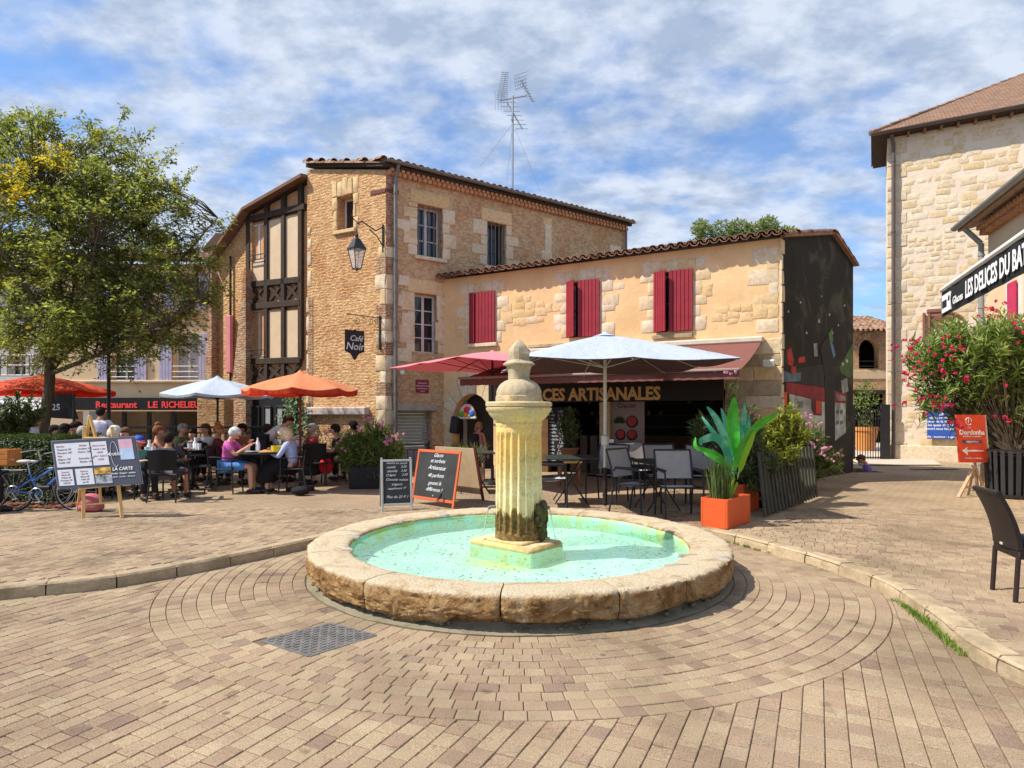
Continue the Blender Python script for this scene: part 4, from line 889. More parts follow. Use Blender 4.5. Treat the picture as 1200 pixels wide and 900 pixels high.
for (x0, x1) in ((434, 462),):
    build(MB().box((LN - .5, -.02, FN.hit(445, 227)[1]), (LN, .01, FN.hit(445, 222)[1]), None, .008), 'iron_tie', plain('rusty_tie', (.16, .06, .04), .8), tall, FN.M)
    build(MB().box((0, -.02, FR.hit(466, 228)[1]), (.35, .01, FR.hit(466, 223)[1]), None, .008), 'iron_tie', plain('rusty_tie', (.16, .06, .04), .8), tall, FR.M)
# stone lintel / bench hood on the left wall
a = FN.hit(346, 474); b = FN.hit(433, 486)
build(MB().box((a[0], -.16, 1.55 - .06), (FN.hit(433, 480)[0], .02, 1.55 + .16), None, .03), 'weathered_lintel', plain('grey_timber', (.46, .38, .33), .85, .2, 9, .5, 30), tall, FN.M)
# brick end with battered buttresses
zl = lambda s: 6.24 + (7.40 - 6.24) * s / sM
m = MB().slab([(0, -1.2), (sM + .02, -1.2), (sM + .02, 7.40), (0, zl(0))], .10, .5); build(m, 'brick_wall', BRICKL, tall, FN.M)
for (x0, x1, xt, y) in ((262, 292, 290, 316), (236, 252, 251, 320)):
    p = [FN.hit(x0, 500), FN.hit(x1, 500), FN.hit(x1, y), FN.hit(xt, y)]; p = [(q[0], q[1] if i > 1 else -1.2) for i, q in enumerate(p)]
    m = MB().slab(p, -.12, .12); build(m, 'buttress', REDBR, tall, FN.M)
build(MB().box((FN.hit(266, 400)[0], -.06, FN.hit(268, 437)[1]), (FN.hit(272, 400)[0], .05, FN.hit(268, 370)[1]), None, .02), 'pink_shutter', plain('pink_paint', (.62, .22, .24), .6), tall, FN.M)
pipe(tall, FN, [(FN.hit(269, 400)[0], .03, -.5), (FN.hit(269, 300)[0], .03, FN.hit(269, 300)[1])], .035, TIMBER)
# timber bay, 0.12 m back
dp = .12; ft = lambda x, y: FN.hit(x, y, dp)
m = MB().slab([(sM, -1.2), (sL, -1.2), (sL, 7.93), (sM, 7.42)], dp + .06, dp + .4); build(m, 'infill_wall', plain('salmon_render', (.62, .33, .17), .9, .15, 5, .5), tall, FN.M)
def tb(x0, y0, x1, y1, w, d=.07, name='timber'):
    a = ft(x0, y0); b = ft(x1, y1); build(MB().bar((a[0], dp + .02, a[1]), (b[0], dp + .02, b[1]), w, d * 2, .008) if abs(b[0] - a[0]) < 1e-3 or 1 else None, name, TIMBER, tall, FN.M)
for x in (291.5, 312.5, 332.5, 352.5):
    yt = 250 - (x - 291) * .62; tb(x, 421 if x > 345 else 460, x, yt, .15)
for (x0, y0, x1, y1, w) in ((291, 258, 358, 242, .17), (291, 334, 354, 327.5, .14), (291, 360, 353, 354.5, .16), (291, 424, 353, 422, .16), (291, 448, 352, 447, .12), (291, 249, 360, 210, .15)): tb(x0, y0, x1, y1, w, .085)
for (ya, yb) in ((334, 358), (427, 447)):
    for i in range(3):
        xa = 293 + 20.3 * i; xb = xa + 18; dy_ = -2.2 * i if ya < 400 else 0; tb(xa, ya + dy_ + 1, xb, yb + dy_ - 1, .06, .05, 'brace'); tb(xa, yb + dy_, xb, ya + dy_ - 1, .055, .056, 'brace')
PANEL = plain('cream_panel', (.66, .50, .34), .85, .08, 3, .3)
for i in range(3):
    x0 = 293.5 + 20.3 * i; x1 = x0 + 17.5
    for (y0, y1) in ((263 - 5 * i, 331 - 2.2 * i), (363, 421)):
        a = ft(x0, y0); b = ft(x1, y1); z0, z1 = b[1] + .02, a[1] - .02
        if i == 0:
            zm = z0 + (z1 - z0) * (.36 if y0 < 300 else .05)
            build(MB().box((a[0], dp + .01, z0), (b[0], dp + .06, zm)), 'panel', PANEL, tall, FN.M)
            window(FN, tall, (a[0] + .02, zm, b[0] - .02, z1), dp + .04, 2, 1, FRAMEW); (build(MB().box((a[0], dp - .1, zm + .02), (b[0], dp - .07, zm + .04)).box((a[0], dp - .1, zm + .16), (b[0], dp - .07, zm + .18)), 'window_rail', IRON, tall, FN.M))
        else: build(MB().box((a[0], dp + .01, z0), (b[0], dp + .06, z1)), 'panel', PANEL, tall, FN.M)
# ground floor: dark doors with pale curtains
a = ft(293, 455); b = ft(350, 455)
build(MB().box((a[0], dp, -1.2), (b[0] + .05, dp + .07, a[1])), 'dark_shopfront', BLACK, tall, FN.M)
for i in range(4):
    x = 296 + 14 * i; s0, s1 = ft(x, 500)[0], ft(x + 9, 500)[0]; window(FN, tall, (s0, -.6, s1, 1.75), dp - .05, 1, 1, DGR, plain('grey_curtain', (.30, .30, .31), .7) if i in (1, 2) else GLASS, .04, name='door_leaf')
# roofs
TALLM = FR
vx = lambda y: -.474 * y
tiled(FR, tall, -2.2, LR + .12, 7.86, -.24, 2.75, .21, smin=lambda y: vx(max(y, 0)) - .16)
build(MB().add([(-.06, -.2, 7.80), (LR + .1, -.2, 7.80), (LR + .1, 2.52, 8.36), (vx(2.52) - .02, 2.52, 8.36), (-.06, -.2, 7.72), (LR + .1, -.2, 7.72), (LR + .1, 2.52, 8.28), (vx(2.52) - .02, 2.52, 8.28)], [(0, 1, 2, 3), (4, 5, 6, 7), (0, 1, 5, 4), (1, 2, 6, 5), (2, 3, 7, 6), (3, 0, 4, 7)]), 'roof_deck', TIMBER, tall, FR.M)
for i in range(8):
    t = i * .35; link('tile', TM, tall, FN.M @ Matrix.Translation((LN + .10 - t, -.06 - U(0, .01), 7.80 + .19 * t)) @ Matrix.Rotation(pi / 2, 4, 'Z') @ Matrix.Rotation(radians(11.5), 4, 'X'))
m = MB(); n = 60
for i in range(n): s = .05 + (LR - .1) * i / (n - 1); m.tube([(s, .05, 7.62), (s, -.12, 7.62)], .062, 8); m.tube([(s + .07, .05, 7.70), (s + .07, -.17, 7.70)], .05, 8) if i < n - 1 else None
build(m, 'tile_cornice', plain('terracotta_cornice', (.50, .25, .13), .9, .25), tall, FR.M, 60)['kind'] = 'stuff'
def gutter(F, parent, s0, s1, z, y, r=.07, mat=ZINC, za=None):
    m = MB(); vs = []; n = 8
    for s, zz in ((s0, z), (s1, za if za is not None else z)):
        for q in (r, r - .012):
            for i in range(n + 1): a = pi + pi * i / n; vs.append((s, y + q * cos(a), zz + q * sin(a)))
    k = n + 1; fs = []
    for i in range(n): fs += [(i, i + 1, 2 * k + i + 1, 2 * k + i), (k + i, 3 * k + i, 3 * k + i + 1, k + i + 1), (i, k + i, k + i + 1, i + 1), (2 * k + i, 2 * k + i + 1, 3 * k + i + 1, 3 * k + i)]
    m.add(vs, fs + [(0, n, 3 * k - 1, 2 * k)] if 0 else fs); return build(m, 'gutter', mat, parent, F.M, 60)
gutter(FR, tall, -.1, LR + .1, 7.86, -.3)
pipe(tall, FR, [(.22, -.10, .0), (.22, -.10, 7.5)], .05, ZINC); pipe(tall, FR, [(.22, -.10, 7.5), (.22, -.28, 7.80)], .05, ZINC, brk=False)
pipe(tall, FR, [(LR - .06, -.09, 4.6), (LR - .06, -.09, 7.6)], .04, ZINC, brk=False)
# roofs of the timber bay and the brick end
def shed(s0, z0, s1, z1, name='bay_roof'):
    build(MB().add([(s0, -.22, z0), (s1, -.22, z1), (s1, 3.5, z1 + .5), (s0, 3.5, z0 + .5), (s0, -.22, z0 - .09), (s1, -.22, z1 - .09), (s1, 3.5, z1 + .41), (s0, 3.5, z0 + .41)], [(0, 1, 2, 3), (4, 5, 6, 7), (0, 1, 5, 4), (1, 2, 6, 5), (2, 3, 7, 6), (3, 0, 4, 7)]), name, TILE, tall, FN.M)
shed(sM - .02, 7.50, sL - .01, 8.05); shed(-.15, 6.17, sM - .03, 7.49)
m = MB().box((0, .5, -1.2), (.3, 5, 6.1)); build(m, 'side_wall', BRICKL, tall, FN.M)
# ivy on the wall between the door and the lintel
IVY = foliage('variegated_ivy', (.05, .10, .03), (.14, .22, .09), (.42, .48, .33)); m = MB(); iv = thing('climbing_plant', FN.M @ Vector((FN.hit(352, 500)[0], -.1, .1)), 'pale edged climber growing up the wall beside the dark doors', 'plant', atan2(FN.M[1][0], FN.M[0][0]))
def leafquad(m, p, n, up, L_, W_, fold=.25):
    n = n.normalized(); t = (up - n * up.dot(n)); t = t.normalized() if t.length > 1e-4 else n.orthogonal(); b = n.cross(t)
    m.add([p, p + t * L_ * .5 + b * W_ / 2 + n * W_ * fold, p + t * L_, p + t * L_ * .5 - b * W_ / 2 + n * W_ * fold], [(0, 1, 2), (0, 2, 3)])
for i in range(1500):
    q = random.gauss(0, .22); z = U(.2, 1.95); q *= .6 + .6 * sin(z * 1.7); leafquad(m, Vector((q, -.02 - abs(random.gauss(0, .09)), z)), Vector((U(-.6, .6), -1, U(-.2, .7))), Vector((U(-1, 1), 0, U(-1, .6))), .09, .07)
build(m, 'foliage', IVY, iv, recalc=False); build(MB().tube([(0, -.02, 0), (.05, -.04, .8), (-.05, -.03, 1.8)], .02, 6), 'stem', TIMBER, iv)
# ---- lantern, cafe sign, plates, antenna
ln = thing('wall_lantern', FN.M @ Vector((LN - .08, 0, 0)) + Vector((0, 0, FN.hit(446, 280)[1])), 'black wall lantern hanging from a bracket high on the corner house', 'lantern', atan2(FN.M[1][0], FN.M[0][0]))
bz = FN.hit(446, 280)[1]; LX = D(418, 300, 15.15); loc = ln.matrix_basis.inverted() @ LX; lx, ly = loc.x, loc.y
zz_ = lambda y: HC + (HY - y) * 15.15 / FPX - bz
m = MB(); m.tube([(0, -.02, -.35), (0, -.02, .35)], .022, 8); m.tube([(0, -.02, .28), (lx * .3, ly * .3, zz_(262)), (lx * .8, ly * .8, zz_(257)), (lx, ly, zz_(262)), (lx, ly, zz_(272))], .016, 8); m.tube([(0, -.02, -.2), (lx * .25, ly * .25, .0), (lx * .55, ly * .55, zz_(262) - .02)], .014, 8); m.tube([(lx * .9, ly * .9, zz_(262)), (lx * 1.15, ly * 1.12, zz_(258)), (lx * 1.2, ly * 1.2, zz_(254))], .012, 6)
build(m, 'bracket', IRON, ln, None, 60)
T = Matrix.Translation((lx, ly, 0)) @ Matrix.Rotation(.5, 4, 'Z')
h0, h1, h2 = zz_(315), zz_(291), zz_(281)
m = MB(); m.lathe([(.03, zz_(274)), (.05, zz_(276)), (.03, zz_(278)), (.10, h2), (.11, h2 - .02), (.235, h1), (.24, h1 - .025), (.21, h1 - .03)], 4, M=T); build(m, 'lantern_roof', IRON, ln)
m = MB()
for k in range(4): a = pi / 2 * k; m.tube([T @ Vector((.215 * cos(a), .215 * sin(a), h1 - .02)), T @ Vector((.10 * cos(a), .10 * sin(a), h0))], .011, 6); b = a + pi / 2; m.tube([T @ Vector((.105 * cos(a), .105 * sin(a), h0)), T @ Vector((.105 * cos(b), .105 * sin(b), h0))], .012, 6)
m.tube([T @ Vector((0, 0, h0 - .06)), T @ Vector((0, 0, h0 + .02))], .02, 6); build(m, 'lantern_cage', IRON, ln)
t = NT('lantern_glass'); t.fin((.75, .78, .76), .15, spec=.5); t.b.inputs['Alpha'].default_value = .35
m = MB(); m.lathe([(.208, h1 - .025), (.098, h0 + .01)], 4, M=T); build(m, 'lantern_glass', t.m, ln, recalc=False)
cs = thing('cafe_sign', FN.M @ Vector((LN - .22, 0, 0)) + Vector((0, 0, FN.hit(440, 390)[1])), 'black shield shaped board reading Café Noir on a scrolled bracket', 'sign', atan2(FN.M[1][0], FN.M[0][0]))
def cl(x, y, Y): return cs.matrix_basis.inverted() @ D(x, y, Y)
wz = FN.hit(440, 390)[1]; P0_ = cl(441, 373, 15.9); P0_.y = -.02; P1_ = cl(406, 367.5, 14.9)
m = MB(); m.tube([(P0_.x, -.02, P0_.z + .02), P1_], .012, 6); m.bar((P0_.x, -.03, P0_.z + .08), (P0_.x, -.03, P0_.z - .78), .05, .025)
def scroll(m, c, ax, ay, r, turns=1.3, rad=.007, sgn=1, ph=0):
    m.tube([Vector(c) + ax * (r * (1 - .75 * t / 20) * cos(ph + sgn * turns * 2 * pi * t / 20)) + ay * (r * (1 - .75 * t / 20) * sin(ph + sgn * turns * 2 * pi * t / 20)) for t in range(21)], rad, 5)
ax = (P1_ - Vector((P0_.x, -.02, P0_.z))).normalized(); ay = Vector((0, 0, 1))
for (d, zo, r, sg_) in ((.15, -.09, .08, 1), (.35, -.09, .09, -1), (.62, -.12, .10, 1), (.86, -.12, .1, -1), (.07, -.33, .08, -1), (.06, -.52, .07, 1), (.06, -.7, .07, -1)): scroll(m, Vector((P0_.x, -.02, P0_.z)) + ax * d * 1.0 + ay * zo, ax, ay, r, sgn=sg_)
build(m, 'bracket', IRON, cs, None, 60)
bl = D(404.5, 386, 14.95); br_ = D(427, 386, 15.3); u = Vector((br_.x - bl.x, br_.y - bl.y, 0)); w_ = u.length; FS = Fr(bl.xy, br_.xy); zb = bl.z
hh = w_ * 1.30
build(MB().slab([(0, zb), (w_ / 2 - .05, zb), (w_ / 2, zb + .03), (w_ / 2 + .05, zb), (w_, zb), (w_, zb - hh * .76), (w_ * .72, zb - hh * .84), (w_ / 2, zb - hh * 1.08), (w_ * .28, zb - hh * .84), (0, zb - hh * .76)], 0, .025), 'sign_board', plain('charcoal_board', (.025, .02, .02), .6), cs, FS.M)
CHALK = plain('chalk', (.72, .72, .72), .9)
ftext(FS, cs, 'letters', 'Café', .19, CHALK, w_ * .56, zb - hh * .38, -.003, shear=.3, bold=.005); ftext(FS, cs, 'letters', 'Noir', .25, CHALK, w_ * .5, zb - hh * .70, -.003, shear=.2, bold=.008)
pl = FR.rect(487, 445, 502, 460); o = tag(build(MB().box((pl[0], -.03, pl[1]), (pl[2], -.005, pl[3]), None, .006), 'wall_plaque', plain('maroon_enamel', (.24, .02, .05), .4), None, FR.M), 'maroon plaque with pale lines of text on the wall above the grey roller door', 'plaque')
for i in range(4): ftext(FR, o, 'plaque_text', ('Information', 'place du marché', 'accès livraison', 'merci')[i], .055, CHALK, (pl[0] + pl[2]) / 2, pl[3] - .1 - .07 * i, -.031)
p = FR.hit(469, 437); o = thing('spotlight', FR.M @ Vector((p[0], 0, p[1])), 'small white round spotlight by the downpipe', 'lamp', atan2(FR.M[1][0], FR.M[0][0])); m = MB(); m.ball((0, -.12, 0), .07, 10, 8); build(m, 'lamp_head', WHITEP, o, None, 60); build(MB().bar((0, 0, 0), (0, -.08, 0), .04), 'bracket', WHITEP, o)
an = thing('roof_antenna', D(601, 222, 20.2), 'cluster of television aerials on a guyed mast above the tiled roof', 'antenna')
B = an.location.copy(); al_ = lambda x, y: D(x, y, 20.2) - B
GM = plain('aluminium', (.36, .37, .39), .4, .1, metal=.6)
m = MB(); m.tube([al_(600.5, 240), al_(600.8, 112)], .035, 8); build(m, 'mast', GM, an); m = MB(); m.tube([al_(586, 118), al_(618, 112)], .02, 6); build(m, 'cross_arm', GM, an)
def yagi(a, b, n, w, tilt, name='aerial'):
    m = MB(); a = Vector(a); b = Vector(b); m.tube([a, b], .022, 6); ax = Vector(tilt).normalized()
    for i in range(n): p = a.lerp(b, i / (n - 1)); q = w * (1 - .35 * i / n); m.tube([p - ax * q, p + ax * q], .009, 4)
    build(m, name, GM, an)
yagi(al_(587.5, 117), al_(592, 85), 15, .17, (1, .2, .05)); yagi(al_(611, 95), al_(624.5, 119), 9, .12, (.8, .5, .4)); yagi(al_(594, 120), al_(612, 151), 7, .3, (1, .3, .12))
m = MB()
for i in range(7): a = al_(602.5 + i * 2.2, 88 + i * .3); b = al_(604.5 + i * 2.0, 107 - i * .6); m.tube([a, b], .008, 4)
for j in range(5): m.tube([al_(603, 89 + 4 * j), al_(618, 84 + 4 * j)], .008, 4)
for i in range(5): m.tube([al_(580 + 3.6 * i, 106), al_(580.5 + 3.4 * i, 129)], .008, 4)
build(m, 'reflector_grid', GM, an)
m = MB(); m.tube([al_(600, 146), al_(562, 196)], .006, 4); m.tube([al_(604, 152), al_(636, 232)], .006, 4); m.tube([al_(600, 150), al_(594, 214)], .006, 4); build(m, 'guy_wire', GM, an)
# chimney stub and bell on roof end omitted: not visible in the photo
# ================================================================ big stone building on the right
RB0 = Vector((11.83, 19.9)); u = Vector((.868, -.497)); FB = Fr(RB0, RB0 + u * 11)
big = thing('stone_building', (*RB0, .1), 'tall pale rubble stone building with a brown tiled hip roof', 'building', atan2(FB.M[1][0], FB.M[0][0]))
build(MB().box((0, 0, -1.2), (11, .5, 10.25)).box((0, .5, -1.2), (.5, 2.6, 10.25)), 'rubble_wall', PINKST, big, FB.M)
ck = []; z = .55
RSA = m_stone('buff_rubble', (.70, .58, .41), (.68, .50, .28), (.76, .66, .50), pit=.7); st = MB(); cnt = 0
while z < 10.1:
    h = U(.14, .26); s = .42 if int(z * 3) % 2 else .55
    while s < 6.6:
        w = U(.2, .55) if h > .19 else U(.14, .34)
        p = FB.M @ Vector((s + w / 2, 0, z)); xx, yy = proj(p)
        if R() < .80 - (.3 if .5 < noise.noise(Vector((s, z, 0))) + .4 else 0) and xx < 1215:
            hid = xx > 1165 and yy > 270
            if not hid and cnt < 290: pblock(FB, big, s, z, s + w - .03, z + h - .03, RSA, .014, jit=.05, c=.05); cnt += 1
            elif not hid: pblock(FB, big, s, z, s + w - .03, z + h - .03, RSA, .014, jit=.05, c=.05, mb=st)
        s += w + U(.0, .10)
    z += h
if st.v: build(st, 'stone_field', RSA, big, FB.M, 35)['kind'] = 'stuff'
z = 0; k = 0
while z < 10.1: h = U(.30, .42); pblock(FB, big, -.005, z, .52 if k % 2 else .36, z + h - .015, RSTONE, .02, jit=.008); z += h; k += 1
pipe(big, FB, [(.16, -.14, .1), (.16, -.14, 9.9)], .055, plain('brown_pipe', (.12, .09, .08), .5)); pipe(big, FB, [(.16, -.14, 9.9), (.10, -.34, 10.2)], .055, plain('brown_pipe', (.12, .09, .08), .5), brk=False)
EZ = 10.30; gutter(FB, big, -.45, 11, EZ - .02, -.44, .085, plain('brown_pipe', (.12, .09, .08), .5))
PL = NT('plain_roof_tile'); bt = PL.nd('ShaderNodeTexBrick', {'Vector': PL.co((1, 1, 1)), 'Scale': 1., 'Color1': (.24, .13, .085, 1), 'Color2': (.33, .20, .13, 1), 'Mortar': (.08, .05, .04, 1), 'Mortar Size': .012, 'Brick Width': .19, 'Row Height': .12, 'Bias': -.1}, offset=.5)
k = PL.mix(PL.ramp(PL.noise(1.3, 6, .7), [(.4, 0.), (.65, .6)]), bt.outputs[0], (.19, .14, .10)); PL.fin(k, .92, bt.outputs[1], -.7, .02, spec=.1); PL = PL.m
pit_ = .58
for q in range(30):
    pit_ = .30 + q * .02; T_ = 3.2; a = proj(FB.M @ Vector((-.45 + 3.2, -.42 + 3.2, EZ + pit_ * 3.2)))
    tx_, ty_ = a
    yl = 158 + (tx_ - 1027) * (88 - 158) / 173
    if ty_ <= yl: break
build(MB().add([(-.45, -.42, EZ), (11, -.42, EZ), (11, 5.4, EZ + pit_ * 6), (5.55, 5.4, EZ + pit_ * 6), (-.45, 2.7, EZ)], [(0, 1, 2, 3), (0, 3, 4)]), 'roof', PL, big, FB.M, recalc=False)
build(MB().box((-.40, -.38, EZ - .10), (11, .02, EZ - .02)).box((-.4, .02, EZ - .1), (.02, 2.6, EZ - .02)), 'soffit', TIMBER, big, FB.M)
m = MB()
for i in range(26): m.box((.1 + i * .42, -.3, EZ - .17), (.17 + i * .42, 0, EZ - .10))
build(m, 'rafter_feet', plain('rust_wood', (.28, .14, .08), .8), big, FB.M)
m = MB()
for i in range(22): p = Vector((-.45 + .27 * i, -.42 + .27 * i, EZ + pit_ * .27 * i)); m.tube([p, p + Vector((.27, .27, pit_ * .27))], [.10, .08], 6)
build(m, 'hip_tiles', TILE, big, FB.M, 50)
# painted doorway moulding: brown stone frame with a disc
BR = m_stone('brown_moulding', (.26, .12, .085), (.30, .15, .10), (.22, .10, .07))
a = FB.hit(1082, 363); b = FB.hit(1118, 400)
for k, (x0, y0, x1, y1) in enumerate(((1081, 367, 1084, 400), (1086, 363, 1105, 366), (1087, 368, 1090, 400), (1091, 369, 1105, 371))):
    p = FB.hit(x0, y0); q = FB.hit(x1, y1); build(MB().box((p[0], -.10 - .004 * k, q[1]), (q[0], .02, p[1]), None, .01), 'door_moulding', BR, big, FB.M)
c_ = FB.hit(1099, 377); build(MB().lathe([(.001, 0), (.17, 0), (.17, .11), (.001, .11)], 24, M=Matrix.Translation((c_[0], 0, c_[1])) @ RX), 'moulding_disc', BR, big, FB.M, 40)
for r in (.48, .62): build(MB().tube([(c_[0] + .15 + r * cos(a), -.06, c_[1] - .35 + r * sin(a)) for a in [pi * .5 - i * .1 for i in range(10)]], .04, 6), 'moulding_arch', BR, big, FB.M)
build(MB().box((.02, -.10, 0), (7, -.002, .55), None, .02), 'wall_base', RSTONE, big, FB.M)
# blue notice on the wall
bs_ = FB.rect(1086, 482, 1119, 514); bl_ = tag(thing('notice_board', FB.M @ Vector(((bs_[0] + bs_[2]) / 2, 0, bs_[1])), 'blue notice with white lines of text on the pale stone wall', 'notice', atan2(FB.M[1][0], FB.M[0][0])))
BLUE = plain('notice_blue', (.035, .10, .42), .5); build(MB().box((bs_[0], -.15, bs_[1]), (bs_[2], -.12, bs_[3] + .28), None, .01), 'board', BLUE, bl_, FB.M)
cx = (bs_[0] + bs_[2]) / 2; WT = plain('white_print', (.8, .8, .8), .6)
for i, s_ in enumerate(('La', 'visite continue', "au cœur de la ville et sur", 'les quais du port', 'ouvert tous les jours')): ftext(FB, bl_, 'notice_text', s_, .10 if i else .14, WT, cx, bs_[3] - .12 - .11 * i, -.153, bold=.02)
ftext(FB, bl_, 'notice_text', 'ville · tourisme · région', .08, WT, cx, bs_[1] + .04, -.153, bold=.02)
# ================================================================ cream building with the awning on the far right
CB0 = Vector((10.18, 13.5)); ud = Vector((-.32, -.947)); FCb = Fr(CB0, CB0 + ud * 9)
crm = thing('cream_house', (*CB0, .1), 'cream rendered house at the right edge with grey gutter and crimson shutter', 'house', atan2(FCb.M[1][0], FCb.M[0][0]))
SHR = FCb.rect(1181, 322, 1197, 362)
build(MB().box((0, 0, -.2), (9, .4, 5.55)).box((0, .4, -.2), (.4, 6, 5.55)), 'front_wall', CREAM, crm, FCb.M)
s0 = FCb.hit(1184, 350)[0]; s1 = FCb.hit(1194, 350)[0]
shutter(FCb, crm, s0, 1.8, s1, 4.1, plain('rose_shutter', (.55, .03, .09), .5), 0, 'l', .03, 2)
for a, b in ((s0 - .16, s0 - .02), (s1 + .02, s1 + .16)): build(MB().box((a, -.02, 1.7), (b, .01, 4.15)), 'window_surround', WHITEP, crm, FCb.M)
build(MB().add([(-.35, -.45, 5.62), (9, -.45, 5.62), (9, 3, 6.5), (-.35, 3, 6.5), (-.35, -.45, 5.55), (9, -.45, 5.55), (9, 3, 6.43), (-.35, 3, 6.43)], [(0, 1, 2, 3), (4, 5, 6, 7), (0, 1, 5, 4), (1, 2, 6, 5), (2, 3, 7, 6), (3, 0, 4, 7)]), 'roof', TILE, crm, FCb.M)
gutter(FCb, crm, -.4, 9, 5.66, -.5, .08, plain('grey_gutter', (.27, .27, .26), .5))
m = MB()
for i in range(60):
    m.tube([(.05 + i * .15, .05, 5.40), (.05 + i * .15, -.16, 5.40)], .06, 8); m.tube([(.12 + i * .15, .05, 5.49), (.12 + i * .15, -.24, 5.49)], .055, 8)
build(m, 'tile_cornice', MATS['terracotta_cornice'], crm, FCb.M, 60)['kind'] = 'stuff'
pipe(crm, FCb, [(-.08, -.1, .2), (-.08, -.1, 5.2)], .055, plain('grey_gutter', (.27, .27, .26), .5)); pipe(crm, FCb, [(-.08, -.1, 5.2), (-.1, -.42, 5.58)], .055, plain('grey_gutter', (.27, .27, .26), .5), brk=False)
# awning LES DELICES DU BATEAU
A0 = D(1104, 372, 8.8); VP = Vector((-.372, -.928, 0)).normalized(); FA = Fr(A0.xy, (A0 + VP * 5).xy)
wa = thing('corner_awning', A0, 'white topped awning with a black lettered valance jutting in at the right edge', 'awning', atan2(FA.M[1][0], FA.M[0][0]))
zb = HC + (HY - 372) * 8.8 / FPX; zt_ = HC + (HY - 342) * 8.8 / FPX
WC = cloth('white_canvas', (.72, .72, .74), .15); BKC = cloth('black_canvas', (.02, .02, .024))
m = MB(); vs = []
for i in range(61): s = 5 * i / 60; w_ = .006 * sin(i * .9); vs += [(s, w_, zt_), (s, -.015 + w_ * 2, (zt_ + zb) / 2), (s, w_, zb)]
m.add(vs, [(3 * i + j, 3 * i + 3 + j, 3 * i + 4 + j, 3 * i + 1 + j) for i in range(60) for j in range(2)]); build(m, 'valance', BKC, wa, FA.M, 60, recalc=False)
build(MB().box((-.03, -.03, zt_ - .01), (5, .05, zt_ + .055), None, .02), 'front_bar', WHITEP, wa, FA.M)
m = MB().add([(0, 0, zt_ + .05), (5, 0, zt_ + .05), (5, 2.6, zt_ + .75), (0, 2.6, zt_ + .75)], [(0, 1, 2, 3)]); build(m, 'canopy', WC, wa, FA.M, recalc=False)
build(MB().bar((.6, .02, zt_ - .02), (1.6, 1.3, zt_ + .12), .05, .035).bar((1.6, 1.3, zt_ + .12), (.9, 2.5, zt_ + .5), .05, .035), 'folding_arm', plain('bone_arm', (.6, .52, .42), .5), wa, FA.M)
hv = zt_ - zb
def vt(s, x0, x1, z, size, bold=.02):
    p, q = FA.hit(x0, 350)[0], FA.hit(x1, 350)[0]; o = ftext(FA, wa, 'letters', s, size, WT, p, z, -.026, bold=bold, align='LEFT', ext=.001)
    w_ = max(v.co.x for v in o.data.vertices) - min(v.co.x for v in o.data.vertices); o.matrix_basis = o.matrix_basis @ Matrix.Diagonal(((q - p) / w_, 1, 1, 1))
vt('LES DELICES DU BATEAU', 1134, 1228, zb + .07, hv * .80, .03); vt('Glaces', 1119, 1131, zb + .08, hv * .38)
p0_, p1_ = FA.hit(1106, 350)[0], FA.hit(1116, 350)[0]; build(MB().box((p0_, -.024, zb + .04), (p1_, -.006, zt_ - .08)), 'logo_panel', WT, wa, FA.M); build(MB().box((p0_ + .03, -.027, zb + .10), (p0_ + (p1_ - p0_) * .6, -.02, zb + .2)).lathe([(.001, 0), (.035, 0), (.035, .004), (.001, .004)], 12, M=Matrix.Translation((p1_ - .06, -.024, zb + .2)) @ RX), 'logo_mark', BKC, wa, FA.M)
# ================================================================ brick building seen down the alley, gate
FAl = Fr(D(985, 484, 30).xy, D(1062, 484, 30).xy)
alb = thing('arched_brick_house', (FAl.M @ Vector((1.5, 0, .1))), 'orange brick house at the end of the alley with one arched window', 'house')
LA = FAl.L; az_ = lambda y: HC + (HY - y) * 30 / FPX; ax_ = lambda x: (x - 985) / 77 * LA
ar = [(ax_(1006.5) + (ax_(1030) - ax_(1006.5)) * (.5 - .5 * cos(pi * i / 12)), az_(411) + (az_(397) - az_(411)) * sin(pi * i / 12)) for i in range(13)]
BRK2 = m_rubble('orange_brick', (.72, .47, .28), (.66, .32, .14), (.72, .42, .2), (.36, .18, .09), amt=.35)
build(MB().holed([(0, -.5), (ax_(1001), -.5), (ax_(1001), az_(460)), (ax_(1040), az_(460)), (ax_(1040), -.5), (LA, -.5), (LA, az_(388)), (0, az_(388))], [[(ar[0][0], az_(432))] + [(ar[-1][0], az_(432))] + ar[::-1]], 0, .4), 'brick_wall', BRK2, alb, FAl.M)
build(MB().box((0, -.03, az_(444)), (LA, .0, az_(434)), None, .01), 'render_band', CREAM, alb, FAl.M); build(MB().box((0, -.06, az_(462)), (LA, -.0, az_(457)), None, .01), 'beam', TIMBER, alb, FAl.M)
build(MB().box((0, 3, -1), (LA, 3.1, 6)).box((0, .4, -1), (.1, 3, 6)).box((LA - .1, .4, -1), (LA, 3, 6)), 'dark_interior', DARKIN, alb, FAl.M)
m = MB(); [m.bar((ar[0][0], .1, az_(y)), (ar[-1][0], .1, az_(y)), .04) for y in (423, 429)]; build(m, 'window_rail', IRON, alb, FAl.M)
m = MB()
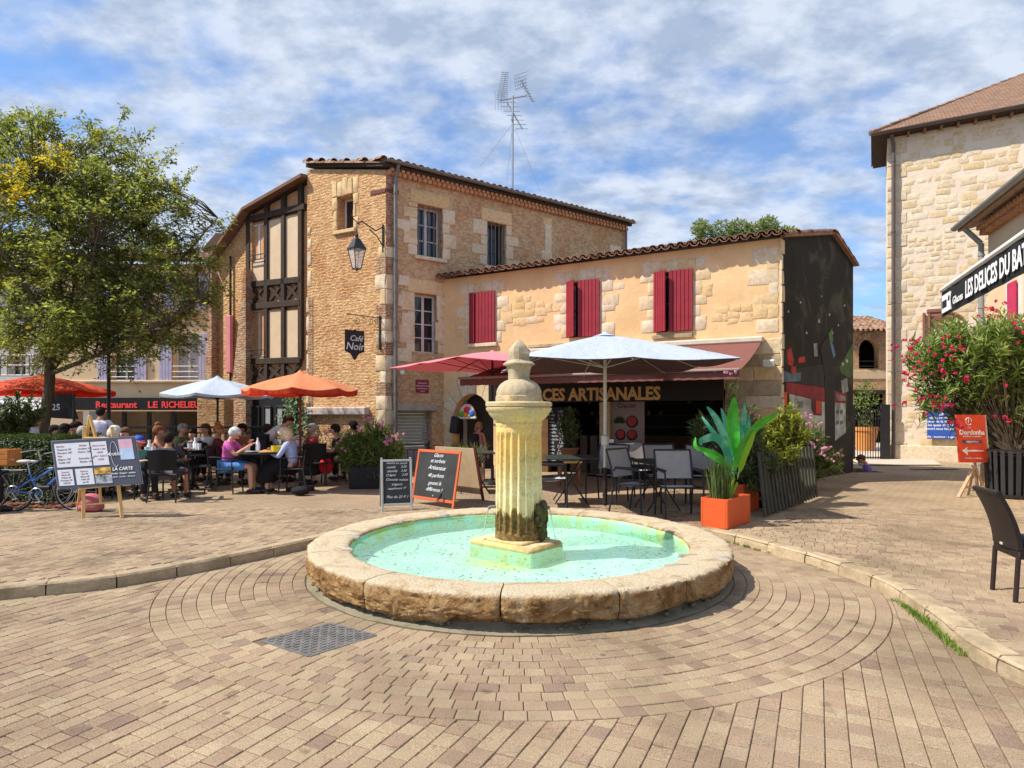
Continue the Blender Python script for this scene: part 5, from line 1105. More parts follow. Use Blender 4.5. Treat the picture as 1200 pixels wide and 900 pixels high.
for i in range(9): a = pi * i / 9; b = pi * (i + 1) / 9; c0, r0_, r1_ = (ar[0][0] + ar[-1][0]) / 2, (ar[-1][0] - ar[0][0]) / 2 + .02, (ar[-1][0] - ar[0][0]) / 2 + .28; hz = lambda r, a: az_(411) + (az_(397) - az_(411)) * r / (r0_ - .02) * sin(a); build(MB().slab([(c0 - r0_ * cos(a + .02), hz(r0_, a + .02)), (c0 - r0_ * cos(b - .02), hz(r0_, b - .02)), (c0 - r1_ * cos(b - .02), hz(r1_, b - .02)), (c0 - r1_ * cos(a + .02), hz(r1_, a + .02))], -.03, .02), 'brick_voussoir', REDBR, alb, FAl.M)
tiled(FAl, alb, -.1, LA + .1, az_(388), -.35, 3.2, .33, pw=.24, nind=0)
build(MB().add([(-.1, -.3, az_(389)), (LA + .1, -.3, az_(389)), (LA + .1, 3, az_(389) + 1.05), (-.1, 3, az_(389) + 1.05)], [(0, 1, 2, 3)]), 'roof_deck', TIMBER, alb, FAl.M)
flat('alley_paving', [(9.7, 17.5), (11.9, 17.5), (19, 30.5), (14, 30.5)], [], .12, plain('pale_alley_paving', (.52, .44, .36), .9, .1))
gt = thing('alley_gate', D(1018, 484, 19.6) * 1, 'black barred iron gate closing the alley beside the stone building', 'gate'); gt.location.z = .1; gt.matrix_basis = Matrix.Translation(gt.location)
gx = lambda x: (x - 600) * 19.6 / FPX; gz = lambda y: HC + (HY - y) * 19.6 / FPX
for x in (999, 1034): build(MB().box((gx(x) - .04, 19.56, .1), (gx(x) + (.22 if x > 1030 else .05), 19.66, gz(474))), 'gate_post', IRON, gt, Matrix())
for y in (480, 491, 536): build(MB().box((gx(999), 19.6, gz(y) - .02), (gx(1034), 19.63, gz(y) + .02)), 'rail', IRON, gt, Matrix())
for i in range(11): x = gx(1002 + i * 3.05); build(MB().tube([(x, 19.61, .12), (x, 19.61, gz(480))], .013, 6), 'gate_bar', IRON, gt, Matrix())
pt = thing('clay_planter', D(1014, 500, 24), 'orange clay planter with a leggy shrub behind the alley gate', 'planter'); pt.location.z = .12; pt.matrix_basis = Matrix.Translation(pt.location)
build(MB().lathe([(.3, 0), (.42, .75), (.46, .76), (.46, .9), (.40, .9), (.38, .8), (.01, .8)], 20), 'pot', plain('orange_clay', (.62, .26, .07), .7), pt, None, 40)
PLF = foliage('shrub_leaf', (.08, .13, .03), (.16, .22, .06), (.32, .36, .14)); m = MB()
for i in range(500): z = U(.9, 2.6); r = .45 * sin((z - .6) / 2.2 * pi) ; leafquad(m, Vector((random.gauss(0, r * .6), random.gauss(0, r * .6), z)), Vector((U(-1, 1), U(-1, 1), U(0, 1))), Vector((U(-1, 1), U(-1, 1), .6)), .14, .05)
build(m, 'foliage', PLF, pt, recalc=False); build(MB().tube([(0, 0, .8), (.05, 0, 1.7), (0, .05, 2.4)], [.03, .02, .01], 6), 'stem', TIMBER, pt)
for i, x in enumerate((1083, 1107)): 
    p = G(x, 550, .1); o = build(MB().box((-.32, -.09, 0), (.32, .09, .012), None, .004), 'drain_grate', IRON, None, Matrix.Translation(p)); tag(o, ('left', 'right')[i] + ' of two narrow dark drain gratings at the foot of the pale stone wall', 'grating', 'drain gratings by the stone wall')
# ================================================================ restaurant row at the back left
rs = thing('restaurant_building', (-12.4, 21, -1.2), 'cream restaurant building with lavender shutters and a black fascia', 'building')
FRs = Fr((-15.9, 21.4), (-8.8, 21.4)); rx = lambda x, y: FRs.hit(x, y)
wins = [FRs.rect(203, 391, 233, 446), FRs.rect(130, 417, 158, 446), FRs.rect(205, 322, 232, 362), FRs.rect(130, 322, 160, 362)]
wins = [(a, b, c, d) for a, b, c, d in wins]
gf = FRs.rect(88, 482, 246, 560)
build(MB().holed([(0, -1.25), (gf[0], -1.25), (gf[0], gf[3]), (gf[2], gf[3]), (gf[2], -1.25), (FRs.L, -1.25), (FRs.L, 6.6), (0, 6.6)], [rct(w) for w in wins], 0, .4), 'front_wall', CREAM, rs, FRs.M)
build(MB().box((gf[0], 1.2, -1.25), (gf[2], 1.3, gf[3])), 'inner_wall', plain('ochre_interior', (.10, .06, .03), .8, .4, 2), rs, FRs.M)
for i in range(5): x = 100 + i * 30; a = rx(x, 500)[0]; build(MB().box((a, .6, -1.2), (a + .12, .7, gf[3])), 'shop_mullion', DGR, rs, FRs.M)
LAV = plain('lavender_paint', (.50, .48, .66), .6); CURT = plain('net_curtain', (.42, .42, .47), .8, .2, 20)
for k, w in enumerate(wins):
    wf = window(FRs, rs, w, .2, 2, 1, WHITEP, CURT if k % 2 == 0 else GLASS)
    wd_ = (w[2] - w[0]) * .52
    shutter(FRs, wf, w[0] - wd_, w[1], w[0] - .02, w[3], LAV, 0, 'l', .03, 4); shutter(FRs, wf, w[2] + .02, w[1], w[2] + wd_, w[3], LAV, 0, 'l', .03, 4)
    m = MB(); [m.tube([(w[0], -.05, w[1] + q), (w[2], -.05, w[1] + q)], .018, 6) for q in (.12, .3, .48)]; build(m, 'window_rail', WHITEP, wf, FRs.M)
a = rx(80, 447)[1]; build(MB().box((0, -.1, a - .05), (FRs.L, .0, a + .04), None, .02), 'string_course', QUOIN, rs, FRs.M); a = rx(80, 372)[1]; build(MB().box((0, -.06, a - .05), (FRs.L, .0, a + .1), None, .02), 'string_course', QUOIN, rs, FRs.M)
tiled(FRs, rs, -.2, FRs.L + .1, 6.65, -.4, 4, .3, pw=.24, nind=0)
build(MB().add([(-.2, -.35, 6.6), (FRs.L + .1, -.35, 6.6), (FRs.L + .1, 4, 7.9), (-.2, 4, 7.9)], [(0, 1, 2, 3)]), 'roof_deck', TIMBER, rs, FRs.M)
fs_ = thing('restaurant_sign', FRs.M @ Vector((4, 0, 2)), 'long black restaurant fascia with glowing red serif letters', 'sign')
a = rx(90, 466); b = rx(246, 480.5); build(MB().box((a[0], -.35, b[1]), (b[0], -.2, a[1]), None, .01), 'sign_board', BLACK, fs_, FRs.M)
t = NT('red_sign_letter'); t.fin((.8, .06, .06), .5); t.b.inputs['Emission Color'].default_value = (1, .07, .06, 1); t.b.inputs['Emission Strength'].default_value = .12; RL = t.m
for (s_, x0, x1) in (('Restaurant', 120, 168), ('LE', 180, 192), ('RICHELIEU', 196, 240)):
    p, q = rx(x0, 478)[0], rx(x1, 478)[0]; o = ftext(FRs, fs_, 'letters', s_, .30, RL, p, rx(x0, 478.5)[1] + .02, -.36, bold=.03, align='LEFT'); w_ = max(v.co.x for v in o.data.vertices); o.matrix_basis = o.matrix_basis @ Matrix.Diagonal(((q - p) / w_, 1, 1, 1))
gp = thing('stone_gatepost', FN.M @ Vector((0, 0, 0)) * 1, 'square pale stone wall end below the blue parasol', 'wall'); 
build(MB().box((D(231, 484, 17.6).x, 17.6, -1.25), (D(263, 484, 17.6).x, 18.2, HC + (HY - 467) * 17.6 / FPX), None, .02), 'wall_block', BRICKL, gp, Matrix())
# white house further left
wh = thing('white_house', (-19, 23, -1.2), 'off white house behind the tree with a dark shop front and steel balcony', 'house'); FW = Fr((-26, 23), (-15.4, 23)); wx = lambda x, y: FW.hit(x, y)
wv = [FW.rect(10, 405, 30, 440), FW.rect(50, 405, 66, 440), FW.rect(10, 340, 30, 375), FW.rect(50, 340, 66, 375)]; gg = FW.rect(-60, 474, 62, 560)
build(MB().holed([(0, -1.25), (gg[0], -1.25), (gg[0], gg[3]), (gg[2], gg[3]), (gg[2], -1.25), (FW.L, -1.25), (FW.L, 6.9), (0, 6.9)], [rct(w) for w in wv], 0, .4), 'front_wall', plain('off_white_render', (.60, .58, .54), .9, .1), wh, FW.M)
for w in wv: window(FW, wh, w, .2, 2, 2, WHITEP)
build(MB().box((gg[0], .8, -1.25), (gg[2], .9, gg[3])), 'dark_shopfront', DARKIN, wh, FW.M)
m = MB(); a = FW.rect(5, 418, 72, 441); [m.tube([(a[0], -.5, a[1] + q * (a[3] - a[1])), (a[2], -.5, a[1] + q * (a[3] - a[1]))], .03, 6) for q in (0, .5, 1)]; [m.tube([(a[0] + (a[2] - a[0]) * i / 8, -.5, a[1]), (a[0] + (a[2] - a[0]) * i / 8, -.5, a[3])], .02, 6) for i in range(9)]; build(m, 'balcony_rail', ZINC, wh, FW.M)
build(MB().add([(-.2, -.4, 6.9), (FW.L + .1, -.4, 6.9), (FW.L + .1, 5, 8.2), (-.2, 5, 8.2)], [(0, 1, 2, 3)]), 'roof', TILE, wh, FW.M)
build(MB().add([(gg[0], -1.3, gg[3] - .25), (gg[2] + .2, -1.3, gg[3] - .25), (gg[2] + .2, -.02, gg[3] + .15), (gg[0], -.02, gg[3] + .15)], [(0, 1, 2, 3)]), 'shop_canopy', WC, wh, FW.M)
# small far house with chimney and wooded hill behind
fh = thing('far_house', D(262, 300, 34), 'small distant cream house with a chimney beyond the buttressed wall', 'house'); fh.location.z = -1.2; fh.matrix_basis = Matrix.Translation(fh.location)
a = D(244, 294, 34); b = D(276, 330, 34); build(MB().box((a.x, 34, -1.2), (b.x, 39, a.z)), 'wall', CREAM, fh, Matrix()); build(MB().slab([(a.x - .3, a.z), (b.x + .3, a.z), (b.x - .5, a.z + .9), (a.x + .5, a.z + .9)], 33.8, 39.2), 'roof', TILE, fh, Matrix()); c = D(258, 282, 35); build(MB().box((c.x - .3, 35, c.z - 1.2), (c.x + .3, 35.6, c.z)), 'chimney', CREAM, fh, Matrix())
HILLM = foliage('hill_trees', (.045, .06, .02), (.09, .11, .03), (.17, .15, .05)); m = MB()
def hh_(x): return 16.2 + 2.2 * sin(x * .021 + 1) + 1.0 * sin(x * .09) + 1.8 * noise.noise(Vector((x * .06, 0, 0)))
vs = []; nx = 90
for i in range(nx + 1):
    x = -130 + 260 * i / nx
    for j, (y, q) in enumerate(((60, 0), (68, .7), (78, 1.), (100, .8))): vs.append((x, y, -1.2 + (hh_(x) - 4.5 if x < -5 else 3) * q * (1 if x < -8 else .25)))
m.add(vs, [(i * 4 + j, i * 4 + 4 + j, i * 4 + 5 + j, i * 4 + 1 + j) for i in range(nx) for j in range(3)]); build(m, 'hill', plain('hill_earth', (.08, .09, .04), .9), recalc=False)['kind'] = 'structure'
m = MB()
for i in range(9000):
    x = U(-75, -22); q = U(.35, 1.); y = 60 + 18 * q ** 1.4; z = -1.2 + (hh_(x) - 4.5) * min(1, q) + 1.2 * noise.noise(Vector((x * .5, y * .3, 3))) + U(-.4, .9); s_ = U(.25, .7)
    leafquad(m, Vector((x, y, z)), Vector((U(-1, 1), -1, U(0, 1))), Vector((U(-1, 1), 0, U(-.5, 1))), s_, s_ * .8)
build(m, 'hill_woodland', HILLM, recalc=False)['kind'] = 'stuff'
# ================================================================ trees and planting
BARK = m_wood('tree_bark', (.05, .037, .024), (.13, .10, .065), .9, 9)
TLEAF = foliage('tree_leaf', (.095, .115, .022), (.22, .25, .055), (.45, .45, .18), .55)
YLEAF = foliage('yellow_leaf', (.30, .26, .02), (.55, .42, .03), (.66, .50, .05), .5)
TY = 14.3; TB = D(45, 515, TY); TB.z = .1
tree = thing('plaza_tree', TB, 'broad leafy tree with a leaning dark trunk and a yellow patch in its crown', 'tree')
tp = lambda x, y, d=0.: D(x, y, TY + d) - TB
def limb(m, pts, r0, r1, n=8):
    q = crom([tuple(p) for p in pts], 4); k = len(q) - 1; m.tube(q, [r0 + (r1 - r0) * i / k for i in range(k + 1)], n)
m = MB(); limb(m, [tp(43, 563), tp(49, 515), tp(54, 480), tp(58, 450), tp(58, 428)], .125, .10, 12); build(m, 'trunk', BARK, tree, None, 60)
LB = [([(58, 432), (48, 405, .3), (28, 370, .5), (0, 320, .8), (-25, 250, .9)], .075), ([(58, 430), (66, 395), (70, 340, -.3), (62, 270, -.4), (48, 225, -.3)], .085), ([(58, 435), (80, 410, .2), (118, 375, .4), (150, 320, .5), (165, 275, .3)], .08), ([(59, 438), (92, 425, -.3), (140, 405, -.6), (195, 375, -.8), (235, 352, -.8)], .06), ([(66, 395), (100, 340, -.8), (112, 285, -1.2)], .06), ([(60, 420), (50, 370, -.8), (20, 320, -1.3), (-10, 280, -1.5)], .055), ([(80, 410, .2), (125, 385, 1.0), (170, 350, 1.4), (215, 300, 1.2), (255, 255, .8)], .05), ([(66, 400), (85, 350, 1.0), (88, 290, 1.6)], .06)]
nodes = []
m = MB()
for pts, r in LB:
    P = [tp(p[0], p[1], p[2] if len(p) > 2 else 0) for p in pts]; limb(m, P, r, .015, 8); q = crom([tuple(p) for p in P], 5); nodes += q[4:]
build(m, 'limb', BARK, tree, None, 60)
ELL = [(10, 230, 95, 90, 1.6), (95, 270, 95, 100, 1.7), (50, 350, 110, 80, 1.7), (165, 330, 78, 70, 1.5), (150, 245, 62, 62, 1.2), (110, 385, 100, 48, 1.3), (195, 250, 40, 45, .9), (222, 338, 46, 28, .9), (228, 300, 36, 18, .7), (170, 395, 60, 26, .9), (40, 170, 60, 40, 1.0), (120, 170, 34, 30, .8)]
cl = []
tot = sum(e[2] * e[3] * e[4] for e in ELL)
for e in ELL:
    for i in range(int(1150 * e[2] * e[3] * e[4] / tot)):
        while True:
            a, b, c = U(-1, 1), U(-1, 1), U(-1, 1)
            if a * a + b * b + c * c < 1: break
        x, y = e[0] + a * e[2], e[1] + b * e[3]
        if y > 432 + 8 * noise.noise(Vector((x * .05, 0, 0))): continue
        if noise.noise(Vector((x * .022, y * .028, c * 1.6))) > .30: continue
        cl.append(tp(x, y, c * e[4]))
SPR = [((120, 190), (148, 124)), ((118, 200), (94, 124)), ((170, 215), (208, 165)), ((190, 240), (230, 192)), ((200, 260), (272, 256)), ((215, 300), (262, 283)), ((215, 330), (268, 338)), ((210, 345), (262, 352)), ((190, 360), (238, 378)), ((200, 290), (250, 262)), ((10, 170), (18, 128)), ((50, 165), (58, 128)), ((120, 400), (160, 424)), ((160, 390), (200, 402)), ((80, 180), (60, 140)), ((150, 190), (178, 152)), ((210, 270), (262, 268))]
LV = MB(); YL = MB(); tw = MB()
def spray(p0, p1, n, droop=.12, sz=(.072, .118), ym=None):
    d = p1 - p0; L_ = d.length; d = d.normalized(); sd = d.cross(Vector((0, 0, 1))); sd = sd.normalized() if sd.length > .01 else Vector((1, 0, 0)); bend = lambda t: p0 + d * L_ * t + Vector((0, 0, -droop * L_ * t * t))
    tw.tube([bend(0), bend(.5), bend(1)], [.007, .005, .002], 4, cap=False)
    for i in range(n):
        t = U(.08, 1.02); p = bend(t) + Vector((random.gauss(0, .045), random.gauss(0, .045), random.gauss(0, .04))) * (1.3 - t * .6)
        s = 1 if R() < .5 else -1; up = (sd * s * U(.4, 1) + d * U(.2, .9) + Vector((U(-.3, .3), U(-.3, .3), U(-.6, .3)))); nn = Vector((U(-.7, .7), U(-.7, .7), U(.2, 1))); l = U(*sz)
        leafquad(ym or LV, p, nn, up, l, l * U(.36, .5), .15)
for c in cl:
    nb = min(nodes, key=lambda q: (q - c).length_squared); d = c - nb
    if d.length > .35: tw.tube([nb, nb.lerp(c, .5) + Vector((U(-.08, .08), U(-.08, .08), .06)), c], [.016, .010, .006], 4, cap=False)
    o = d.normalized() if d.length > .05 else Vector((0, 0, 1))
    X, Y = proj(c + TB); yel = ((X - 52) / 34) ** 2 + ((Y - 190) / 22) ** 2 < 1 or ((X - 20) / 26) ** 2 + ((Y - 225) / 30) ** 2 < .5
    for k in range(5):
        dr = (o * .8 + Vector((U(-1, 1), U(-1, 1), U(-.7, .6)))).normalized(); spray(c - dr * .05, c + dr * U(.3, .62), 15, .2, ym=YL if (yel and R() < .62) or R() < .015 else None)
for a, b in SPR:
    p0, p1 = tp(*a, U(-.5, .5)), tp(*b, U(-.5, .5)); spray(p0, p1, 34, .05); d = p1 - p0
    for k in range(5):
        t = U(.25, .9); q = p0 + d * t; dr = (d.normalized() + Vector((U(-.8, .8), U(-.8, .8), U(-.5, .7)))).normalized(); spray(q, q + dr * U(.2, .42), 14, .1)
build(LV, 'crown', TLEAF, tree, recalc=False); build(YL, 'yellow_leaves', YLEAF, tree, recalc=False); build(tw, 'twigs', BARK, tree, recalc=False)
# tree beyond the shop roof
GT = foliage('olive_leaf', (.07, .10, .025), (.15, .20, .05), (.27, .30, .10))
bt_ = thing('roof_tree', D(870, 484, 24), 'bushy green tree top showing above the ridge of the shop roof', 'tree'); bt_.location.z = -1.; bt_.matrix_basis = Matrix.Translation(bt_.location); B = bt_.location.copy()
build(MB().tube([(0, 0, 0), (0, 0, 7.2)], [.2, .12], 8), 'trunk', BARK, bt_); m = MB()
for (x, y, rx, ry) in ((822, 270, 10, 12), (848, 272, 18, 13), (866, 270, 14, 12), (888, 272, 16, 10), (901, 265, 12, 11), (922, 273, 12, 6), (870, 284, 60, 14)):
    for i in range(480 if rx < 30 else 1300):
        a, r = U(0, 2 * pi), sqrt(R()); p = D(x + rx * r * cos(a), y + ry * r * sin(a), 24 + U(-.8, .8)) - B; leafquad(m, p, Vector((U(-1, 1), -U(0, 1), U(0, 1))), Vector((U(-1, 1), U(-1, 1), U(-.3, 1))), .17, .07)
build(m, 'crown', GT, bt_, recalc=False)
# oleanders
OL = foliage('oleander_leaf', (.08, .13, .03), (.18, .27, .06), (.42, .50, .18), .4); OLD = foliage('oleander_leaf_dark', (.04, .07, .02), (.10, .15, .045), (.24, .28, .10), .3); OLY = foliage('yellow_green_leaf', (.16, .20, .03), (.32, .36, .05), (.50, .48, .08), .35)
def petal(name, c): t = NT(name); k = t.mix(t.rnd(), tuple(x * .75 for x in c), c); t.fin(k, .7); tr = t.nd('ShaderNodeBsdfTranslucent', {0: k}); mx = t.nd('ShaderNodeMixShader', {0: .35}); o = t.n['Material Output']; t.l.new(t.b.outputs[0], mx.inputs[1]); t.l.new(tr.outputs[0], mx.inputs[2]); t.l.new(mx.outputs[0], o.inputs[0]); return t.m
PINK = petal('pink_petal', (.82, .40, .52)); FUCH = petal('fuchsia_petal', (.72, .04, .14))
def blossom(m, c, s):
    for k in range(9):
        d = Vector((U(-1, 1), U(-1, 1), U(-.6, 1))).normalized(); p = Vector(c) + d * s * .45; n = (d + Vector((U(-.4, .4), U(-.4, .4), U(-.4, .4)))).normalized(); t = n.orthogonal().normalized(); t = Matrix.Rotation(U(0, 6), 3, n) @ t; b = n.cross(t); q = s * U(.35, .5)
        m.add([p - t * q, p + b * q * .8 + n * q * .2, p + t * q, p - b * q * .8 + n * q * .2], [(0, 1, 2), (0, 2, 3)])
def shrub(parent, base, ells, nst, lpc, ll, lmat, flowers=None, fm=None, fs=.05, lw=.16, name='foliage'):
    m = MB(); sm = MB(); base = Vector(base)
    tot = sum(e[3] * e[4] * e[5] for e in ells)
    for e in ells:
        c = Vector(e[:3])
        for i in range(max(3, int(nst * e[3] * e[4] * e[5] / tot))):
            while True:
                q = Vector((U(-1, 1), U(-1, 1), U(-1, 1)))
                if .25 < q.length < 1: break
            p = c + Vector((q.x * e[3], q.y * e[4], q.z * e[5])); ax = (q * .7 + Vector((0, 0, .9)) + Vector((U(-.5, .5), U(-.5, .5), U(-.3, .3)))).normalized(); Ls = ll * 2.6
            if R() < .35: sm.tube([base + Vector((U(-.08, .08), U(-.08, .08), 0)), base.lerp(p, .5) + Vector((0, 0, -.05)), p], [.012, .008, .004], 4, cap=False)
            sm.tube([p - ax * Ls, p + ax * .02], [.005, .003], 4, cap=False)
            for k in range(lpc):
                t = R(); pp = p - ax * Ls * (1 - t) * .9; a = U(0, 2 * pi); o = ax.orthogonal().normalized(); o = Matrix.Rotation(a, 3, ax) @ o; up = (o * 1. + ax * U(.4, 1.3)).normalized(); l = ll * U(.7, 1.2); n = up.cross(ax).cross(up) + Vector((0, 0, .3)); b = n.cross(up).normalized() * l * lw / 2; sag = Vector((0, 0, -l * U(.0, .2)))
                m.add([pp, pp + up * l * .45 + b, pp + up * l + sag, pp + up * l * .45 - b], [(0, 1, 2), (0, 2, 3)])
    build(m, name, lmat, parent, recalc=False); build(sm, 'stems', BARK, parent, recalc=False)
    if flowers:
        for c, n, sp in flowers:
            f = MB()
            for i in range(n): blossom(f, Vector(c) + Vector((random.gauss(0, sp), random.gauss(0, sp), random.gauss(0, sp * .8))), fs * U(.7, 1.2))
            build(f, 'flower_cluster', fm, parent, recalc=False)['kind'] = 'stuff'
# big oleander, right
OB = G(1186, 580, .1); OB.y = 10.95; OB = Vector(((1186 - 600) * 10.95 / FPX, 10.95, .1)); oy = lambda x, y, d=0.: D(x, y, 10.95 + d) - OB
ol = thing('oleander_tree', OB + Vector((0, 0, .75)), 'large oleander with crimson flowers growing from the black slatted bin', 'oleander'); OBz = Vector((0, 0, .75))
e_ = lambda x, y, rx, ry, d=0., rd=None: (*(oy(x, y, d + .55) - OBz), rx / 67.6, (rd or rx / 67.6), ry / 67.6)
EL = [e_(1140, 425, 48, 45, 0, .8), e_(1190, 440, 50, 55, .2, .9), e_(1085, 410, 26, 32, 0, .4), e_(1130, 395, 45, 30, 0, .7), e_(1175, 385, 45, 24, 0, .7), e_(1098, 452, 24, 24, 0, .5), e_(1132, 468, 20, 24, 0, .5), e_(1165, 480, 30, 34, 0, .7), e_(1235, 420, 45, 70, .2, .9), e_(1200, 490, 35, 30, .2, .6), e_(1180, 505, 30, 18, -.1, .4), e_(1205, 470, 40, 40, .1, .6)]
fl = [(oy(x, y, -.15) - OBz, n, .10) for x, y, n in ((1052, 409, 6), (1065, 400, 4), (1070, 428, 6), (1062, 440, 5), (1094, 410, 5), (1112, 408, 7), (1126, 413, 6), (1105, 430, 5), (1078, 458, 5), (1090, 475, 4), (1080, 468, 3), (1067, 470, 4), (1107, 478, 8), (1112, 494, 3), (1123, 489, 4), (1157, 367, 5), (1176, 363, 5), (1135, 445, 3), (1080, 395, 4), (1195, 395, 4), (1176, 447, 2), (1176, 490, 4), (1125, 436, 3), (1064, 418, 4), (1100, 442, 3), (1198, 380, 3))]
shrub(ol, (0, 0, .0), EL, 980, 26, .20, OL, fl, FUCH, .055, .17)
m = MB()
for (x, y, d) in ((1120, 440, -.2), (1150, 430, .3), (1180, 420, 0), (1215, 430, .1), (1165, 470, -.3), (1200, 470, .3)): limb(m, [Vector((U(-.12, .12), U(-.1, .1), -.1)), (oy((x + 1186 * 2) / 3, 520, d * .3 + .3) - OBz), oy(x, y, d + .55) - OBz], .035, .01, 6)
build(m, 'branches', BARK, ol, None, 60)
bn = thing('slatted_planter', OB, 'black slatted round planter bin at the right edge holding the oleander', 'planter')
m = MB(); m.lathe([(.30, .04), (.33, .72), (.01, .72)], 28); build(m, 'liner', BLACK, bn, None, 40)
for i in range(22): a = 2 * pi * i / 22; M = Matrix.Rotation(a, 4, 'Z') @ Matrix.Translation((.345, 0, 0)) @ Matrix.Rotation(radians(2.5), 4, 'Y'); build(MB().box((0, -.034, .03), (.022, .034, .80), M, .006), 'slat', plain('dark_grey_paint', (.035, .034, .035), .5, .2), bn)
for z in (.03, .80): build(MB().lathe([(.325, z - .02), (.395, z - .02), (.405, z + .03), (.33, z + .03), (.325, z - .02)], 28), 'hoop', IRON, bn, None, 40)
lw_ = thing('low_stone_wall', D(1160, 560, 11.6), 'low brown stone block between the wooden sign and the slatted planter', 'wall'); a = G(1150, 575, .1); build(MB().box((a.x, 11.5, .09), (a.x + .9, 11.85, .62), None, .03), 'wall_block', RUBR, lw_, Matrix())
# planters on the terrace
ORG = plain('orange_planter', (.66, .105, .025), .5, .10, 3, .1)
def planter(P, L_, W_, H_, ang, mat, name, label):
    t_ = thing(name, P, label, 'planter', ang); th = .03
    m = MB(); m.box((0, 0, .0), (L_, th, H_), None, .008); m.box((0, W_ - th, 0), (L_, W_, H_), None, .008); m.box((0, th - .002, .001), (th, W_ - th + .002, H_ - .001)); m.box((L_ - th, th - .002, .001), (L_, W_ - th + .002, H_ - .001)); build(m, 'planter_box', mat, t_)
    build(MB().box((th, th, .02), (L_ - th, W_ - th, H_ - .05)), 'soil', plain('soil', (.03, .02, .013), .95, .3, 30, .6), t_); return t_
Q = G(853, 620.5); Q2 = G(882, 611); Q1 = G(821.6, 617.5); ang = atan2(Q2.y - Q.y, Q2.x - Q.x)
pl1 = planter(Q, .72, .36, .37, ang, ORG, 'orange_planter', 'bright orange planter box beneath the green and teal leaves, nearest the fountain')
pl2 = planter(G(890, 607) + Vector((-.1, .35, 0)), .6, .36, .42, ang, ORG, 'orange_planter', 'orange planter box half hidden between the first one and the slatted fence'); pl2['group'] = pl1['group'] = 'orange planters by the shop'
bp_ = thing('banana_plant', pl1.matrix_basis @ Vector((.33, .18, .32)), 'artificial banana plant with glossy green and teal leaves in the orange box', 'plant'); BP = bp_.location.copy()
t = NT('green_plastic_leaf'); wv_ = t.nd('ShaderNodeTexWave', {'Vector': t.co(rot=(0, .7, 0)), 'Scale': 22., 'Distortion': 3., 'Detail': 3.}).outputs[1]; k = t.mix(1., t.ramp(t.noise(6., 4), [(.35, (.04, .36, .02)), (.6, (.10, .60, .05))]), t.ramp(wv_, [(0., .72), (1., 1.08)]), 'MULTIPLY'); GLF = t.fin(k, .38, wv_, .5, .004, spec=.45); t = NT('teal_plastic_leaf'); k = t.mix(t.ramp(t.noise(4., 3), [(.42, 0.), (.58, 1.)]), (.02, .34, .20), (.20, .60, .42)); wv_ = t.nd('ShaderNodeTexWave', {'Vector': t.co(rot=(0, -.6, 0)), 'Scale': 22., 'Distortion': 3., 'Detail': 3.}).outputs[1]; k = t.mix(1., k, t.ramp(wv_, [(0., .7), (1., 1.08)]), 'MULTIPLY'); TLF = t.fin(k, .38, wv_, .5, .004, spec=.45); YG = NT('lime_leaf').fin((.22, .42, .02), .4)
def bigleaf(parent, pts, w, mat, roll=0.):
    q = crom([tuple(p) for p in pts], 6); n = len(q); vs = []
    for i, p in enumerate(q):
        t_ = i / (n - 1); tg = (q[min(i + 1, n - 1)] - q[max(i - 1, 0)]).normalized(); vw = Vector((0, 1, 0)); sd = tg.cross(vw).normalized(); sd = Matrix.Rotation(roll, 3, tg) @ sd; ww = w * (sin(pi * min(1, .08 + .92 * t_)) ** .65) * (1 if t_ < .97 else .3) if t_ > .12 else .006
        up = tg.cross(sd); vs += [p - sd * ww + up * ww * .25 * (1 + .2 * sin(i * 2)), p, p + sd * ww + up * ww * .25 * (1 + .2 * cos(i * 2))]
    m = MB().add(vs, [(3 * i + j, 3 * i + 3 + j, 3 * i + 4 + j, 3 * i + 1 + j) for i in range(n - 1) for j in (0, 1)]); build(m, 'leaf', mat, parent, None, 60, recalc=False)
bx = lambda x, y, d=0.: D(x, y, BP.y + d) - BP
for pts, w, mt, rl in (([(860, 560), (858, 520), (858, 490), (860, 465, -.1)], .095, GLF, .1), ([(862, 555), (866, 520, .1), (871, 492, .15), (872, 470, .1)], .05, TLF, .3), ([(860, 555), (852, 520), (840, 492, -.1), (828, 476, -.2)], .045, TLF, -.2), ([(858, 555), (850, 525, .1), (835, 505), (822, 487)], .035, TLF, -.6), ([(862, 555), (866, 530), (885, 500, -.1), (912, 484, -.2)], .08, GLF, .5), ([(864, 560), (870, 530, .2), (876, 505, .2), (878, 485, .2)], .04, TLF, .2), ([(858, 560), (850, 525, -.2), (838, 512, -.3), (822, 516, -.35), (822, 522, -.3)], .055, TLF, -.3), ([(857, 560), (848, 540, -.1), (835, 530, -.2), (816, 524, -.2), (815, 512, -.2)], .035, GLF, -.4), ([(858, 562), (850, 545, -.2), (838, 537, -.3), (824, 530, -.3)], .04, GLF, .2), ([(864, 562), (872, 535, -.1), (880, 515, -.1), (884, 505, -.1)], .045, YG, .3), ([(860, 550), (856, 515, .15), (850, 495, .2), (845, 478, .2)], .04, TLF, 0)):
    bigleaf(bp_, [bx(*p) for p in pts], w, mt, rl)
build(MB().tube([(0, 0, -.05), bx(860, 560)], [.035, .02], 8).tube([(.04, .03, -.05), bx(864, 565)], [.03, .015], 8), 'stem', YG, bp_, None, 60)
gs = thing('grass_clump', pl1.matrix_basis @ Vector((.12, .18, .32)), 'dark arching grass in the orange box left of the banana plant', 'plant'); m = MB()
